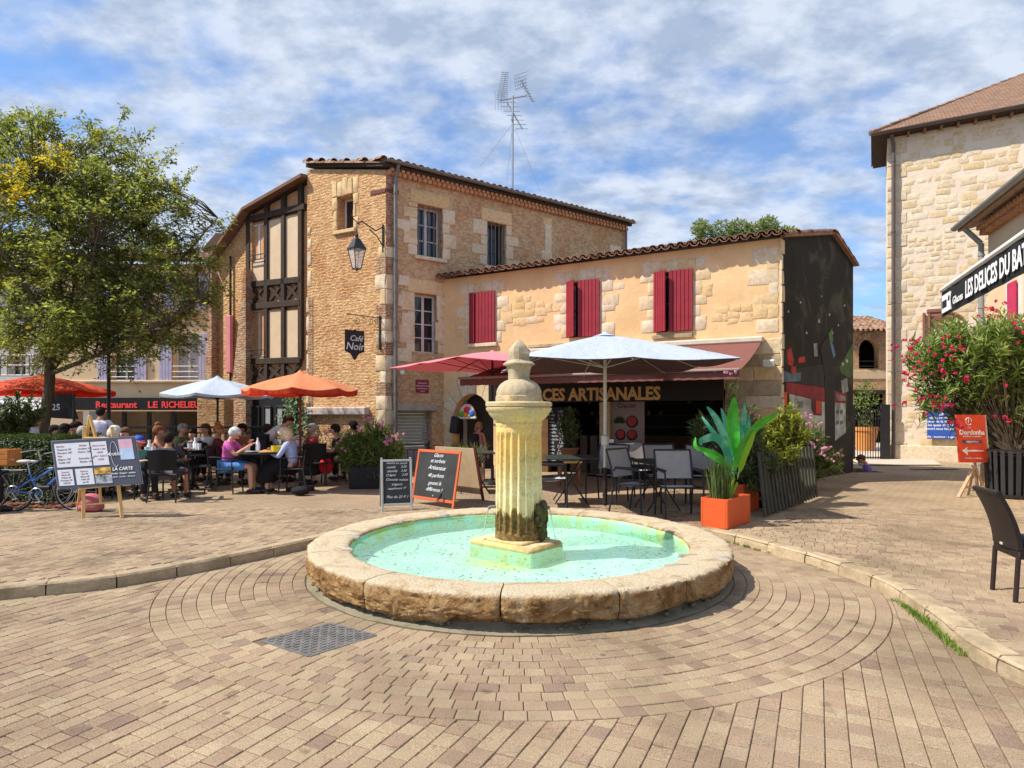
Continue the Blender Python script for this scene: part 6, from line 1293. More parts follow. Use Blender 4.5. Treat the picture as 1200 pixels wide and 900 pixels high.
for i in range(260):
    a = U(0, 2 * pi); l = U(.35, .62); d = Vector((cos(a), sin(a), 0)) * U(.03, .22); b = Vector((-sin(a), cos(a), 0)) * .004; p = Vector((U(-.08, .12), U(-.1, .1), 0)); m.add([p - b, p + b, p + d * .5 + b + Vector((0, 0, l * .7)), p + d + Vector((0, 0, l)), p + d * .5 - b + Vector((0, 0, l * .7))], [(0, 1, 2, 4), (4, 2, 3)])
build(m, 'foliage', OLD, gs, recalc=False)
def lp(x, y, Y, B): return D(x, y, Y) - B
P = pl2.matrix_basis @ Vector((.3, .18, .36)); el = lambda x, y, rx, ry, Y, B, rd=.25: (*lp(x, y, Y, B), rx * Y / FPX, rd, ry * Y / FPX)
o1 = thing('oleander_bush', P, 'tall thin oleander with a few pink flowers behind the banana plant', 'oleander')
shrub(o1, (0, 0, 0), [el(858, 462, 8, 22, 9.3, P, .15), el(830, 500, 22, 20, 9.3, P), el(875, 500, 25, 25, 9.3, P), el(885, 540, 30, 30, 9.2, P)], 170, 18, .13, OLD, [(lp(x, y, 9.1, P), 3, .03) for x, y in ((852, 437), (860, 436), (828, 501), (842, 498), (885, 487))], PINK, .035)
P = G(915, 600) + Vector((.1, .62, .35)); o2 = thing('yellow_shrub', P, 'yellow green leafy shrub spilling over the slatted fence', 'shrub')
shrub(o2, (0, 0, -.3), [el(905, 510, 26, 26, P.y, P), el(920, 488, 18, 20, P.y, P), el(890, 520, 22, 20, P.y, P), el(915, 528, 26, 10, P.y - .2, P, .15), el(935, 505, 14, 16, P.y, P)], 270, 20, .10, OLY, lw=.30)
P = G(950, 580) + Vector((.25, .75, .3)); o3 = thing('pink_oleander', P, 'oleander with pale pink flowers leaning out past the end of the slatted fence', 'oleander')
shrub(o3, (0, 0, -.2), [el(945, 512, 26, 24, P.y, P), el(955, 535, 22, 22, P.y, P), el(972, 535, 18, 10, P.y, P), el(930, 505, 16, 14, P.y, P)], 190, 18, .13, OL, [(lp(x, y, P.y - .25, P), n, .05) for x, y, n in ((948, 488, 7), (950, 497, 7), (935, 497, 6), (958, 500, 4), (953, 518, 5), (965, 530, 5), (962, 526, 4), (975, 537, 4), (973, 524, 3), (985, 532, 3))], PINK, .045)
for k_, (P_, lb_) in enumerate(((G(915, 602) + Vector((.05, .5, 0)), 'dark hidden trough behind the slatted fence under the yellow shrub'), (G(950, 582) + Vector((.05, .45, 0)), 'dark trough behind the far end of the slatted fence under the pink oleander'))):
    q_ = planter(P_, .7, .32, .38, ang, BLACK, 'dark_trough', lb_)
# leaning slatted fence
fe = thing('slatted_fence', G(897, 607), 'weathered black slatted fence panel leaning against the shrubs', 'fence'); F0, F1 = G(897, 607), G(957, 584); nS = 17
SL = m_wood('weathered_slat', (.035, .036, .028), (.085, .085, .065), .85)
for i in range(nS):
    t_ = i / (nS - 1); p = F0.lerp(F1, t_); top = D(889 + (952 - 889) * t_, 530 - 6 * t_ + 5 * noise.noise(Vector((i * 1.7, 0, 0))) * 2, (F0.y + (F1.y - F0.y) * t_) + .22); d = (F1 - F0).normalized()
    X = Matrix.Translation(p + Vector((0, 0, .03))) @ (top - p).to_track_quat('Z', 'Y').to_matrix().to_4x4(); n2 = (top - p).length; q = (F1 - F0).normalized()
    za = (top - p).normalized(); xa = (q - za * q.dot(za)).normalized(); ya = za.cross(xa); M = Matrix.Translation(p) @ Matrix((xa, ya, za)).transposed().to_4x4(); build(MB().box((-.045, -.012, .02), (.045, .012, n2 * U(.97, 1.02)), M, .004), 'slat', SL, fe, Matrix())
for h in (.25, .7): a = F0 + Vector((-.02, .06 + h * .22, h)); b = F1 + Vector((.0, .06 + h * .22, h)); build(MB().bar(a, b, .05, .03), 'rail', SL, fe, Matrix())
# black trough with pink oleander, centre left
P = G(409, 573); bt2 = planter(P, .86, .4, .42, .12, plain('black_trough', (.018, .014, .013), .6), 'black_trough', 'black rectangular trough of pink oleander left of the chalkboards')
P = bt2.matrix_basis @ Vector((.43, .2, .36)); o4 = thing('pink_oleander', P, 'bushy pink flowering oleander in the black trough left of the chalkboards', 'oleander')
shrub(o4, (0, 0, 0), [el(435, 530, 34, 24, P.y, P), el(415, 520, 24, 20, P.y, P), el(452, 520, 22, 22, P.y, P), el(438, 505, 18, 16, P.y, P)], 300, 22, .15, OL, [(lp(x, y, P.y - .3, P), n, .05) for x, y, n in ((429, 491, 7), (433, 494, 4), (445, 500, 5), (453, 514, 6), (453, 520, 5), (463, 512, 4), (384, 506, 5), (395, 516, 4), (422, 503, 4), (402, 525, 2), (472, 513, 2))], PINK, .05)
# hedge and bed on the left
HG = foliage('hedge_leaf', (.025, .045, .012), (.055, .09, .022), (.12, .17, .04), .2)
hd = thing('box_hedge', G(10, 575), 'dark clipped box hedge behind the bicycles', 'hedge'); HB = hd.location.copy(); m = MB()
x0, x1 = D(-60, 500, 10.1).x, D(64, 500, 10.1).x
for i in range(15000):
    x = U(x0, x1); fz = R(); y, z = (10.1 + U(-.03, .05), U(.1, 1.12)) if fz < .6 else (U(10.1, 11.4), 1.12 + U(-.04, .05)); z += .04 * noise.noise(Vector((x * 4, y * 4, 0))); leafquad(m, Vector((x, y, z)) - HB, Vector((U(-.5, .5), -1 if fz < .6 else 0, U(0, 1))), Vector((U(-1, 1), U(-1, 0), U(-.3, 1))), .05, .03)
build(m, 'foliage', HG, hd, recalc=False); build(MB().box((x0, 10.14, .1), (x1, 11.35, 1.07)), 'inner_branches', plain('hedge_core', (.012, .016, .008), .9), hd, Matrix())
h2 = thing('dark_shrub', D(15, 484, 12.4), 'loose dark shrub rising behind the clipped hedge', 'shrub'); h2.location.z = .1; h2.matrix_basis = Matrix.Translation(h2.location); HB2 = h2.location.copy(); shrub(h2, (0, 0, .6), [el(0, 490, 45, 26, 12.4, HB2, .5), el(25, 480, 25, 22, 12.4, HB2, .4)], 260, 20, .09, HG, lw=.35)
bd = flat('planting_bed', [(x0, 9.6), (D(98, 590, 10).x, 9.6), (D(98, 590, 10).x, 10.4), (x0, 10.4)], [], .115, plain('red_earth', (.20, .085, .045), .95, .35, 12, .8)); 
m = MB()
for i in range(260): q = U(.02, .05); m.ball((U(x0, D(96, 590, 10).x), U(9.62, 10.1), .12), (q, q, q * .6), 5, 3)
build(m, 'bark_chips', plain('bark_chip', (.24, .10, .05), .9, .3), None)['kind'] = 'stuff'
# ================================================================ parasols
def tpole(m, p, q, r, n=10): m.tube([p, q], r, n)
def parasol(P, apex, rim, half, topm, lin, polem, label, square=False, rz=0., name='parasol', nr=8, sag=.05, base=True, val=.10, bow=.35, pr=.022, group='parasols over the café terraces', crank=False, low=None):
    t_ = thing(name, P, label, 'parasol', rz, group); za, zr = apex - P[2], rim - P[2]; n = nr * 6; K = 9
    def rad(a):
        if square: return half / max(abs(cos(a)), abs(sin(a)))
        q = (a * nr / (2 * pi)) % 1; c = cos(pi / nr) / cos((q - .5) * 2 * pi / nr); return half * c
    def pt(i, j, off=0.):
        a = 2 * pi * i / n; q = j / K; r = rad(a) * q; f = (a * nr / (2 * pi)) % 1; h = q if not bow else q * (1 - bow) + bow * q * q
        return Vector((r * cos(a), r * sin(a), za - (za - zr) * h - sag * sin(pi * f) * q * q + off))
    for nm, mt, off in (('canopy', topm, 0), ('lining', lin, -.012)):
        m = MB(); vs = [(0, 0, za + off)] + [pt(i, j, off) for j in range(1, K + 1) for i in range(n)]
        fs = [(0, 1 + i, 1 + (i + 1) % n) for i in range(n)] + [(1 + (j - 1) * n + i, 1 + j * n + i, 1 + j * n + (i + 1) % n, 1 + (j - 1) * n + (i + 1) % n) for j in range(1, K) for i in range(n)]
        if val:
            k = len(vs); vs += [pt(i, K, off) + Vector((0, 0, -val * (.75 + .25 * abs(sin(i * pi / 6 + pi / 2))))) * (.9 if off else 1) for i in range(n)]; fs += [(1 + (K - 1) * n + i, k + i, k + (i + 1) % n, 1 + (K - 1) * n + (i + 1) % n) for i in range(n)]
        m.add(vs, fs); build(m, nm, mt if nm == 'canopy' or not val else lin, t_, None, 60, recalc=False)
    for k in range(nr):
        a = 2 * pi * k / nr; i = int(k * 6); rr_ = rad(a); build(MB().tube([pt(i, j, -.03) for j in range(K + 1)], .009, 5).tube([(0, 0, za - .45 * (za - zr) - .5 * .55 - .02), pt(i, 5, -.035)], .007, 5), 'rib', polem, t_)
    build(MB().tube([(0, 0, .03), (0, 0, za)], pr, 10), 'pole', polem, t_)
    build(MB().lathe([(.001, za + .05), (.03, za + .04), (.05, za + .015), (half * .13, za - .03)] if True else [], 12), 'cap', topm, t_, None, 60)
    if base: build(MB().lathe([(.001, .07), (.06, .07), (.24, .05), (.26, .0)], 20).tube([(0, 0, .04), (0, 0, .38)], pr + .012, 10), 'base', IRON, t_, None, 40)
    if crank: build(MB().lathe([(pr, .95), (pr + .035, .97), (pr + .035, 1.1), (pr, 1.12)], 12).box((.02, -.02, 1.0), (.13, .02, 1.05)), 'crank_box', polem, t_, None, 40)
    if low: build(MB().tube([(0, 0, .05), (0, 0, .62)], pr + .008, 12), 'ground_sleeve', low, t_, None, 40)
    return t_
PEACH = cloth('sunlit_peach_canvas', (.80, .29, .135), .22, .08); REDC = cloth('red_canvas', (.80, .035, .015), .5); ORRED = cloth('orange_red_canvas', (.80, .13, .055), .3)  # peach top of one red-orange cloth: fading plus sun glare put into the colour
PALEB = cloth('pale_blue_canvas', (.55, .61, .70), .22, .04); PALEU = cloth('grey_lining', (.14, .075, .075), .08); PINKC = cloth('rose_canvas', (.88, .33, .38), .3, .05)
DRED = plain('dark_red_pole', (.20, .03, .025), .5); STEELP = plain('pale_pole', (.60, .55, .48), .4, metal=.2); BLP = plain('black_pole', (.03, .02, .02), .5)
def at(x, Y, z=.1): return Vector(((x - 600) * Y / FPX, Y, z))
zy = lambda y, Y: HC + (HY - y) * Y / FPX
parasol(at(352, 11.9), zy(437, 11.9), zy(456, 11.9), 1.05, PEACH, REDC, DRED, 'peach topped parasol with red underside over the couple lunching', rz=.2)
parasol(at(255, 12.9), zy(443, 12.9), zy(462, 12.9), 1.12, PALEB, cloth('white_lining', (.7, .7, .7), .2), BLP, 'pale blue round parasol left of the peach one', rz=.1, val=.04)
parasol(at(50, 15.9, -1.2), zy(440, 15.9), zy(458, 15.9), 1.60, ORRED, REDC, BLP, 'orange red parasol behind the tree trunk at the left edge', rz=.35)
parasol(at(577, 13.0), zy(413, 13), zy(429, 13), 1.62, PINKC, PINKC, BLP, 'faded pink square parasol behind the fountain finial', square=True, rz=.55, sag=.03, val=0, nr=8)
parasol(at(709, 9.6), zy(392, 9.6), zy(428, 9.6), 1.46, PALEB, PALEU, STEELP, 'large pale blue square parasol on a light pole with a crank, over the grey chairs', square=True, rz=.10, sag=.035, val=.0, pr=.027, bow=.15, crank=True, low=BLP, base=False)
# ================================================================ chairs and tables
GREYF = plain('taupe_mesh_fabric', (.44, .39, .37), .7, .08, 8, .3, 220); GREYS = plain('grey_mesh_fabric', (.50, .51, .54), .7, .08, 8, .3, 220); FRM = plain('anthracite_frame', (.03, .03, .032), .4)
def grey_chair():
    t_ = thing('terrace_chair', (0, 0, 0), '', 'chair', 0, 'grey mesh chairs on the ice cream terrace')
    for sx in (-1, 1):
        x = .26 * sx
        build(MB().tube([(x, .25, 0), (x, .24, .44), (x, .22, .64), (x, -.18, .66), (x, -.22, .62)], .014, 8), 'front_leg', FRM, t_, None, 60)
        build(MB().tube([(x, -.30, 0), (x, -.22, .42), (x, -.27, .70), (x, -.35, .92)], .014, 8), 'rear_leg', FRM, t_, None, 60)
        build(MB().box((x - .025, -.19, .655), (x + .025, .22, .68), None, .008), 'armrest', FRM, t_)
    m = MB(); [m.tube(p, .012, 6) for p in ([(-.26, .24, .44), (.26, .24, .44)], [(-.26, -.22, .42), (.26, -.22, .42)], [(-.26, .24, .44), (-.26, -.22, .42)], [(.26, .24, .44), (.26, -.22, .42)], [(-.26, .24, .44), (.26, .24, .44)])]; build(m, 'seat_frame', FRM, t_); build(MB().tube([(-.26, -.35, .92), (.26, -.35, .92)], .012, 6), 'back_rail', FRM, t_)
    vs = []; fs = []
    for i in range(9):
        for j in range(7): u_, v_ = i / 8, j / 6; vs.append((-.245 + .49 * u_, .235 - .45 * v_, .445 - .02 * v_ - .03 * sin(pi * v_) * 1))
    fs = [(i * 7 + j, i * 7 + 7 + j, i * 7 + 8 + j, i * 7 + 1 + j) for i in range(8) for j in range(6)]; build(MB().add(vs, fs), 'seat', GREYS, t_, None, 60, recalc=False)
    vs = []
    for i in range(9):
        for j in range(7): u_, v_ = i / 8, j / 6; vs.append((-.247 + .494 * u_, -.235 - .115 * v_ - .02 * sin(pi * u_), .52 + .40 * v_))
    build(MB().add(vs, fs), 'backrest', GREYF, t_, None, 60, recalc=False); return t_
GCH = [(796, 8.75, 182, 'nearest grey chair, facing the fountain beside the orange planter'), (746, 9.15, 225, 'grey chair angled towards the fountain just right of the parasol pole'), (779, 10.4, 185, 'grey chair with dark back at the table behind the nearest chair'), (711, 10.3, 150, 'grey chair directly behind the parasol pole'), (645, 9.9, 268, 'grey chair touching the right edge of the fountain column, facing right'), (826, 10.2, 172, 'rightmost grey chair, partly behind the banana plant'), (750, 11.2, 200, 'rearmost grey chair below the round fruit poster')]
g0 = grey_chair()
for i, (x, Y, a, lb) in enumerate(GCH):
    if i == 0: g0.matrix_basis = Matrix.Translation(at(x, Y)) @ Matrix.Rotation(radians(a), 4, 'Z'); g0['label'] = lb
    else: dup(g0, at(x, Y), radians(a), lb)
def table(P, label, top, r=.35, square=False, h=.74, legs='x', group=None, rz=0):
    t_ = thing('bistro_table', P, label, 'table', rz, group)
    if square: build(MB().box((-r, -r, h - .025), (r, r, h), None, .008), 'tabletop', top, t_)
    else: build(MB().lathe([(.001, h - .025), (r, h - .025), (r + .004, h - .012), (r, h), (.001, h)], 32), 'tabletop', top, t_, None, 40)
    if legs == 'x':
        for s in (-1, 1): build(MB().tube([(s * .26, -.24, 0), (-s * .22, -.24, h - .03)], .011, 6), 'leg', FRM, t_); build(MB().tube([(s * .26, .24, 0), (-s * .22, .24, h - .03)], .011, 6), 'leg', FRM, t_)
        build(MB().tube([(0, -.24, h * .5), (0, .24, h * .5)], .009, 6), 'stretcher', FRM, t_)
    else:
        build(MB().tube([(0, 0, .02), (0, 0, h - .03)], .032, 10), 'pedestal', FRM, t_)
        for k in range(4): a = pi / 4 + k * pi / 2; build(MB().bar((0, 0, .045), (.28 * cos(a), .28 * sin(a), .015), .045, .022), 'foot', FRM, t_)
    return t_
DGT = plain('dark_green_top', (.035, .05, .045), .45); BKT = plain('black_tabletop', (.03, .026, .025), .3)
table(at(668, 10.3), 'square dark green table between the fountain column and the parasol pole', DGT, .42, True, group='tables on the ice cream terrace')
table(at(770, 9.55), 'dark table behind the nearest grey chair', DGT, .36, True, group='tables on the ice cream terrace', rz=.2)
table(at(556, 11.6), 'folding table with crossed legs left of the fountain column', DGT, .36, True, group='tables on the ice cream terrace', rz=.1)
TL = [(307, 11.5, 'round table between the man in pink and the blonde woman', .42), (226, 12.4, 'table in front of the auburn haired diner with a bun', .38), (172, 11.2, 'table between the boy in a cap and the man in charcoal', .36), (112, 12.3, 'table by the standing person in a white t-shirt', .4), (345, 13.5, 'table the bending waiter reaches over', .4), (404, 13.6, 'table in front of the lady with the red bag', .34), (75, 12.6, 'table behind the diners by the tree trunk', .4)]
for x, Y, lb, r in TL: table(at(x, Y), lb, BKT, r, False, legs='p', group='café tables under the parasols')
def black_chair():
    t_ = thing('cafe_chair', (0, 0, 0), '', 'chair', 0, 'black café chairs')
    for sx in (-1, 1):
        x = .21 * sx; build(MB().tube([(x * 1.08, .23, 0), (x, .20, .45), (x, .20, .64), (x, -.1, .66), (x, -.2, .66)], .014, 8), 'front_leg', FRM, t_, None, 60); build(MB().tube([(x * 1.1, -.28, 0), (x, -.20, .43), (x, -.25, .80)], .014, 8), 'rear_leg', FRM, t_, None, 60)
    build(MB().box((-.22, -.21, .43), (.22, .22, .46), None, .012), 'seat', BLACK, t_)
    vs = []
    for i in range(9):
        for j in range(6): u_, v_ = i / 8, j / 5; vs.append((-.225 + .45 * u_, -.215 - .05 * v_ - .04 * sin(pi * u_), .52 + .32 * v_ + .02 * sin(pi * u_) * v_))
    f = [(i * 6 + j, i * 6 + 6 + j, i * 6 + 7 + j, i * 6 + 1 + j) for i in range(8) for j in range(5)]; k = len(vs); vs2 = vs + [(x, y - .018, z) for x, y, z in vs]
    build(MB().add(vs2, f + [tuple(q + k for q in p) for p in f] + [(i * 6 + 5, i * 6 + 11, k + i * 6 + 11, k + i * 6 + 5) for i in range(8)]), 'backrest', BLACK, t_, None, 50); return t_
BCH = [(199, 10.45, 2, 'black chair of the man in charcoal, its back to the camera'), (264, 11.45, -88, 'black chair of the man in the pink polo shirt'), (346, 11.5, 92, 'black chair of the blonde woman under the peach parasol'), (232, 11.9, -60, 'black chair with its back turned, between the charcoal and pink diners'), (250, 12.75, -95, 'black chair of the auburn haired diner with a bun'), (313, 13.1, -20, 'black chair of the diner in white behind the couple'), (392, 12.95, 115, 'black chair of the lady with the red bag'), (414, 13.3, 60, 'black chair behind the pink oleander trough'), (160, 10.8, -110, 'black chair of the boy in the cap'), (134, 11.2, 0, 'black chair of the white haired woman behind the menu easel'), (97, 10.9, 10, 'black chair of the grey haired man in light blue'), (368, 12.7, 20, 'empty black chair right of the peach parasol pole'), (76, 11.4, 0, 'black chair of the diner in black by the tree'), (186, 12.0, -60, 'black chair of the bare shouldered woman')]
b0 = black_chair()
for i, (x, Y, a, lb) in enumerate(BCH):
    if i == 0: b0.matrix_basis = Matrix.Translation(at(x, Y)) @ Matrix.Rotation(radians(a), 4, 'Z'); b0['label'] = lb
    else: dup(b0, at(x, Y), radians(a), lb)
# tableware
GLS = NT('drinking_glass').fin((.85, .88, .9), .05, spec=.8); CER = plain('white_ceramic', (.72, .71, .68), .25)
def item(kind, x, Y, h, label, mat, prof, n=16, grp=None): return tag(build(MB().lathe(prof, n), kind, mat, None, Matrix.Translation(at(x, Y, .1 + h)), 40), label, kind.replace('_', ' '), grp)
item('yellow_bowl', 324, 11.35, .74, 'bright yellow bowl on the table in front of the blonde woman', plain('yellow_glaze', (.75, .60, .03), .3), [(.001, .01), (.07, .01), (.085, .05), (.095, .12), (.085, .12), (.07, .03), (.001, .03)], 20)
item('plate', 297, 11.35, .74, 'white plate in front of the man in the pink polo shirt', CER, [(.001, .0), (.09, .0), (.15, .02), (.15, .027), (.09, .012), (.001, .012)], 24)
item('plate', 313, 11.3, .74, 'white plate heaped with food in the middle of the couple\'s table', plain('golden_food', (.45, .22, .08), .7, .4, 30), [(.001, .05), (.07, .05), (.1, .03), (.15, .02), (.15, .01), (.001, .0)], 24)
GP = [(.001, .0), (.03, .0), (.036, .12), (.031, .12), (.026, .01), (.001, .01)]
for x, Y, lb in ((291, 11.6, 'water glass beside the plate of the man in pink'), (303, 11.75, 'tall glass at the back of the couple\'s table'), (222, 12.25, 'glass standing on the auburn haired diner\'s table'), (231, 12.35, 'second glass beside it on the auburn haired diner\'s table'), (172, 11.0, 'glass on the table of the boy in the cap')): item('glass', x, Y, .74, lb, GLS, GP)
item('bottle', 302, 11.5, .74, 'clear water bottle on the couple\'s table', GLS, [(.001, 0), (.036, 0), (.038, .16), (.014, .22), (.014, .26), (.001, .26)])
for x, Y, dsc in ((226, 12.4, 'the auburn haired diner'), (172, 11.2, 'the boy in the cap'), (112, 12.3, 'the standing person in white'), (345, 13.5, 'the bending waiter'), (404, 13.6, 'the lady with the red bag')):
    item('plate', x - 7, Y - .08, .74, 'white plate on the table of ' + dsc, CER, [(.001, .0), (.08, .0), (.125, .018), (.125, .025), (.08, .012), (.001, .012)], 20, 'plates on the café tables'); item('carafe', x + 3, Y + .1, .74, 'clear water carafe on the table of ' + dsc, GLS, [(.001, 0), (.045, 0), (.05, .10), (.022, .17), (.03, .23), (.001, .23)], 16, 'carafes on the café tables'); item('glass', x + 8, Y - .12, .74, 'stemless glass near the edge of the table of ' + dsc, GLS, GP, 14, 'glasses on the café tables')
# wicker chair, right foreground
WK = NT('dark_wicker'); w1 = WK.nd('ShaderNodeTexWave', {'Vector': WK.co(), 'Scale': 26., 'Distortion': .6}, bands_direction='Z').outputs[1]; w2 = WK.nd('ShaderNodeTexWave', {'Vector': WK.co(), 'Scale': 22., 'Distortion': .6}, bands_direction='X').outputs[1]
wv_ = WK.math('MULTIPLY', w1, w2); WK.fin(WK.mix(wv_, (.012, .008, .007), (.055, .036, .03)), .5, wv_, .8, .006, spec=.35); WK = WK.m
pA, pB = G(1163, 691), G(1190, 706); cdir = (pB - pA).normalized(); fwd = Vector((-cdir.y, cdir.x, 0)); fwd = fwd if fwd.x > 0 else -fwd
rzc = atan2(fwd.y, fwd.x) - pi / 2; wc = thing('wicker_chair', (pA + pB) / 2 + fwd * .22, 'dark brown woven high backed chair with a navy cushion at the right edge', 'chair', rzc); hw = (pB - pA).length / 2 + .02
ztop = .83
vs = []; nI, nJ = 10, 16
for i in range(nI + 1):
    for j in range(nJ + 1): u_, v_ = i / nI, j / nJ; vs.append((-hw + 2 * hw * u_, -.21 - .14 * v_ ** 1.7 - .02 * sin(pi * u_), .40 + (ztop - .40) * v_))
f = [(i * (nJ + 1) + j, (i + 1) * (nJ + 1) + j, (i + 1) * (nJ + 1) + j + 1, i * (nJ + 1) + j + 1) for i in range(nI) for j in range(nJ)]; k = len(vs); V2 = vs + [(x, y + .035, z - .004) for x, y, z in vs]
rimf = [(i * (nJ + 1) + nJ, (i + 1) * (nJ + 1) + nJ, k + (i + 1) * (nJ + 1) + nJ, k + i * (nJ + 1) + nJ) for i in range(nI)] + [(e + j, e + j + 1, k + e + j + 1, k + e + j) for e in (0, nI * (nJ + 1)) for j in range(nJ)] + [(i * (nJ + 1), (i + 1) * (nJ + 1), k + (i + 1) * (nJ + 1), k + i * (nJ + 1)) for i in range(nI)]
build(MB().add(V2, f + [tuple(q + k for q in p) for p in f] + rimf), 'backrest', WK, wc, None, 50)
build(MB().tube([(-hw, -.335, ztop), (0, -.355, ztop + .005), (hw, -.335, ztop)], .022, 8), 'top_rail', WK, wc, None, 60)
build(MB().box((-hw, -.21, .33), (hw, .24, .42), None, .015), 'seat', WK, wc); build(MB().box((-hw + .02, -.17, .42), (hw - .02, .25, .475), None, .022), 'cushion', cloth('navy_cloth', (.035, .045, .09)), wc, None, 60)
for sx in (-1, 1):
    for y_, b in ((-.20, -.02), (.22, .0)): build(MB().tube([(sx * (hw - .02), y_ + b, 0), (sx * (hw - .02), y_, .36)], .018, 10), 'leg', plain('dark_brown_leg', (.03, .018, .016), .45), wc, None, 60)
build(MB().box((-.03, -.236, .405), (.01, -.22, .425), None, .003), 'maker_tag', STEELP, wc)
# ================================================================ boards and easels
CB = plain('chalkboard', (.035, .037, .036), .8, .3, 3); CHK = plain('chalk_writing', (.62, .66, .72), .95)
def aboard(c0, c1, zt, frame, label, lines, fw, back=.38, panel=None):
    """folding board: c0, c1 = feet of the front panel (left, right), zt height of the top, leaning back"""
    u = (c1 - c0); W_ = u.length; u.normalize(); n = Vector((u.y, -u.x, 0)); rz = atan2(u.y, u.x); t_ = thing('chalkboard', (c0 + c1) / 2, label, 'sign', rz)
    ln_ = .16; H = zt - .1; tilt = math.atan(ln_ / H); X = Matrix.Rotation(-tilt, 4, 'X'); Lh = H / cos(tilt)
    M = t_.matrix_basis @ X
    for a, b, nm in (((-W_ / 2, 0, 0), (-W_ / 2 + fw, .025, Lh), 'stile'), ((W_ / 2 - fw, 0, 0), (W_ / 2, .025, Lh), 'stile'), ((-W_ / 2 + fw, .001, Lh - fw), (W_ / 2 - fw, .024, Lh), 'rail'), ((-W_ / 2 + fw, .001, .08), (W_ / 2 - fw, .024, .08 + fw), 'rail')): build(MB().box(a, b, None, .004), nm, frame, t_, M)
    build(MB().box((-W_ / 2 + fw, .008, .08 + fw), (W_ / 2 - fw, .018, Lh - fw)), 'slate', CB, t_, M)
    M2 = t_.matrix_basis @ Matrix.Translation((0, ln_ * 2 + .02, 0)); X2 = M2 @ Matrix.Rotation(tilt * 1.15, 4, 'X')
    for sx in (-1, 1): a = sx * (W_ / 2 - fw / 2); build(MB().box((a - fw / 2, back - .3, 0), (a + fw / 2, back - .275, Lh)), 'rear_leg', plain('dark_red_wood', (.10, .02, .015), .6) if panel else frame, t_, X2)
    if panel: build(MB().box((-W_ / 2 + fw, back - .295, .10), (W_ / 2 - fw, back - .28, Lh - .03)), 'rear_panel', panel, t_, X2)
    for s_, size, z, sh in lines: text(t_, 'chalk_text', s_, size, CHK, M @ Matrix.Translation((0, -.0, 0)) @ Matrix.Translation((0, .006, z)) @ RX @ Matrix.Rotation(U(-.03, .03), 4, 'Z'), shear=sh, bold=.006, ext=.001)
    return t_
RW = m_wood('orange_red_wood', (.50, .09, .03), (.62, .14, .05), .5)
a0 = G(481, 589); a1 = G(531, 597)
aboard(a0, a1, zy(526, a0.y + .1) + .0, RW, 'larger chalkboard in an orange red frame listing ices, beside the fountain', [('Glaces', .085, .77, .5), ('et sorbets', .085, .68, .5), ('Artisanaux', .095, .57, .5), ('40 parfums', .085, .45, .5), ('goutez la', .085, .33, .5), ('différence !', .085, .23, .5), ('v', .05, .15, 0)], .045, back=.6, panel=plain('tan_hardboard', (.50, .36, .22), .8))
a0 = G(447, 599.5); a1 = G(484, 598)
aboard(a0, a1, zy(539, a0.y + .1), plain('grey_wood_frame', (.42, .42, .40), .6), 'smaller chalkboard in a grey frame left of the orange red one', [('Gaufre au sucre', .048, .70, .4), ('nutella      3.50', .048, .64, .4), ('chantilly    3.50', .048, .58, .4), ('Crêpes       2.50', .048, .52, .4), ('Chocolat maison', .048, .45, .4), ('Liégeois', .048, .38, .4), ('supplément 1€', .044, .32, .4), ('Plus de 25 € ?', .055, .19, .4)], .032)
# restaurant menu board on a pine easel
ez = thing('menu_easel', G(115, 607), 'pine easel carrying a tilted slate blue menu board in front of the diners', 'easel'); EY = ez.location.y; E = lambda x, y, d=0.: D(x, y, EY + d)
for (a, b, w_) in (((97.5, 610.5, -.03), (99, 500, .16), .045), ((143, 606.5, -.0), (131, 500, .16), .045), ((91, 599, .55), (105, 487, .2), .04), ((118, 590, .12), (115, 540, .12), .04)): build(MB().bar(E(*a), E(*b), w_, .022, .004), 'leg', PINE, ez, Matrix())
build(MB().bar(E(112, 512, .15), E(105, 487, .15), .05, .025, .004), 'mast', PINE, ez, Matrix())
for (a, b, w_) in (((98, 592, .03), (137, 588, .03), .04), ((94, 573, .0), (146, 567, .0), .05), ((99, 513, .13), (128, 513, .13), .04)): build(MB().bar(E(*a), E(*b), w_, .022, .004), 'crossbar', PINE, ez, Matrix())
mb_ = thing('menu_board', E(113, 572), 'slate blue restaurant menu board with white sheets and food photos, resting on the easel', 'menu board')
TLc, TRc, BLc, BRc = E(60.5, 517.5, .08), E(157.5, 511.8, .10), E(68.3, 572, -.04), E(165, 561.7, -.02)
xa = (TRc - TLc).normalized(); dn = (BLc - TLc); na = xa.cross(dn).normalized(); ya = na.cross(xa); ya = ya if ya.dot(dn) < 0 else -ya
BW = (TRc - TLc).length; BH = abs(dn.dot(ya)); BM = Matrix.Translation(BLc) @ Matrix((xa, ya, xa.cross(ya))).transposed().to_4x4(); fz = 1 if (BM.to_3x3() @ Vector((0, 0, 1))).y < 0 else -1
skew = Matrix(((1, (TLc - BLc).dot(xa) / BH, 0, 0), (0, 1, 0, 0), (0, 0, 1, 0), (0, 0, 0, 1)))
def bq(x0, y0, x1, y1, z, nm, mat, c=0): 
    pts = [skew @ Vector((x0 * BW, y0 * BH, 0)), skew @ Vector((x1 * BW, y0 * BH, 0)), skew @ Vector((x1 * BW, y1 * BH, 0)), skew @ Vector((x0 * BW, y1 * BH, 0))]; return build(MB().prism([(p.x, p.y) for p in pts], min(0, z * fz) if c else (z - .002) * fz, z * fz if c else (z) * fz), nm, mat, mb_, BM)
SLB = plain('slate_blue_board', (.065, .07, .10), .5, .1); bq(0, 0, 1, 1, .006, 'board', SLB); bq(-.012, -.02, 1.012, 1.02, -.001, 'rim', plain('grey_rim', (.2, .2, .22), .5))
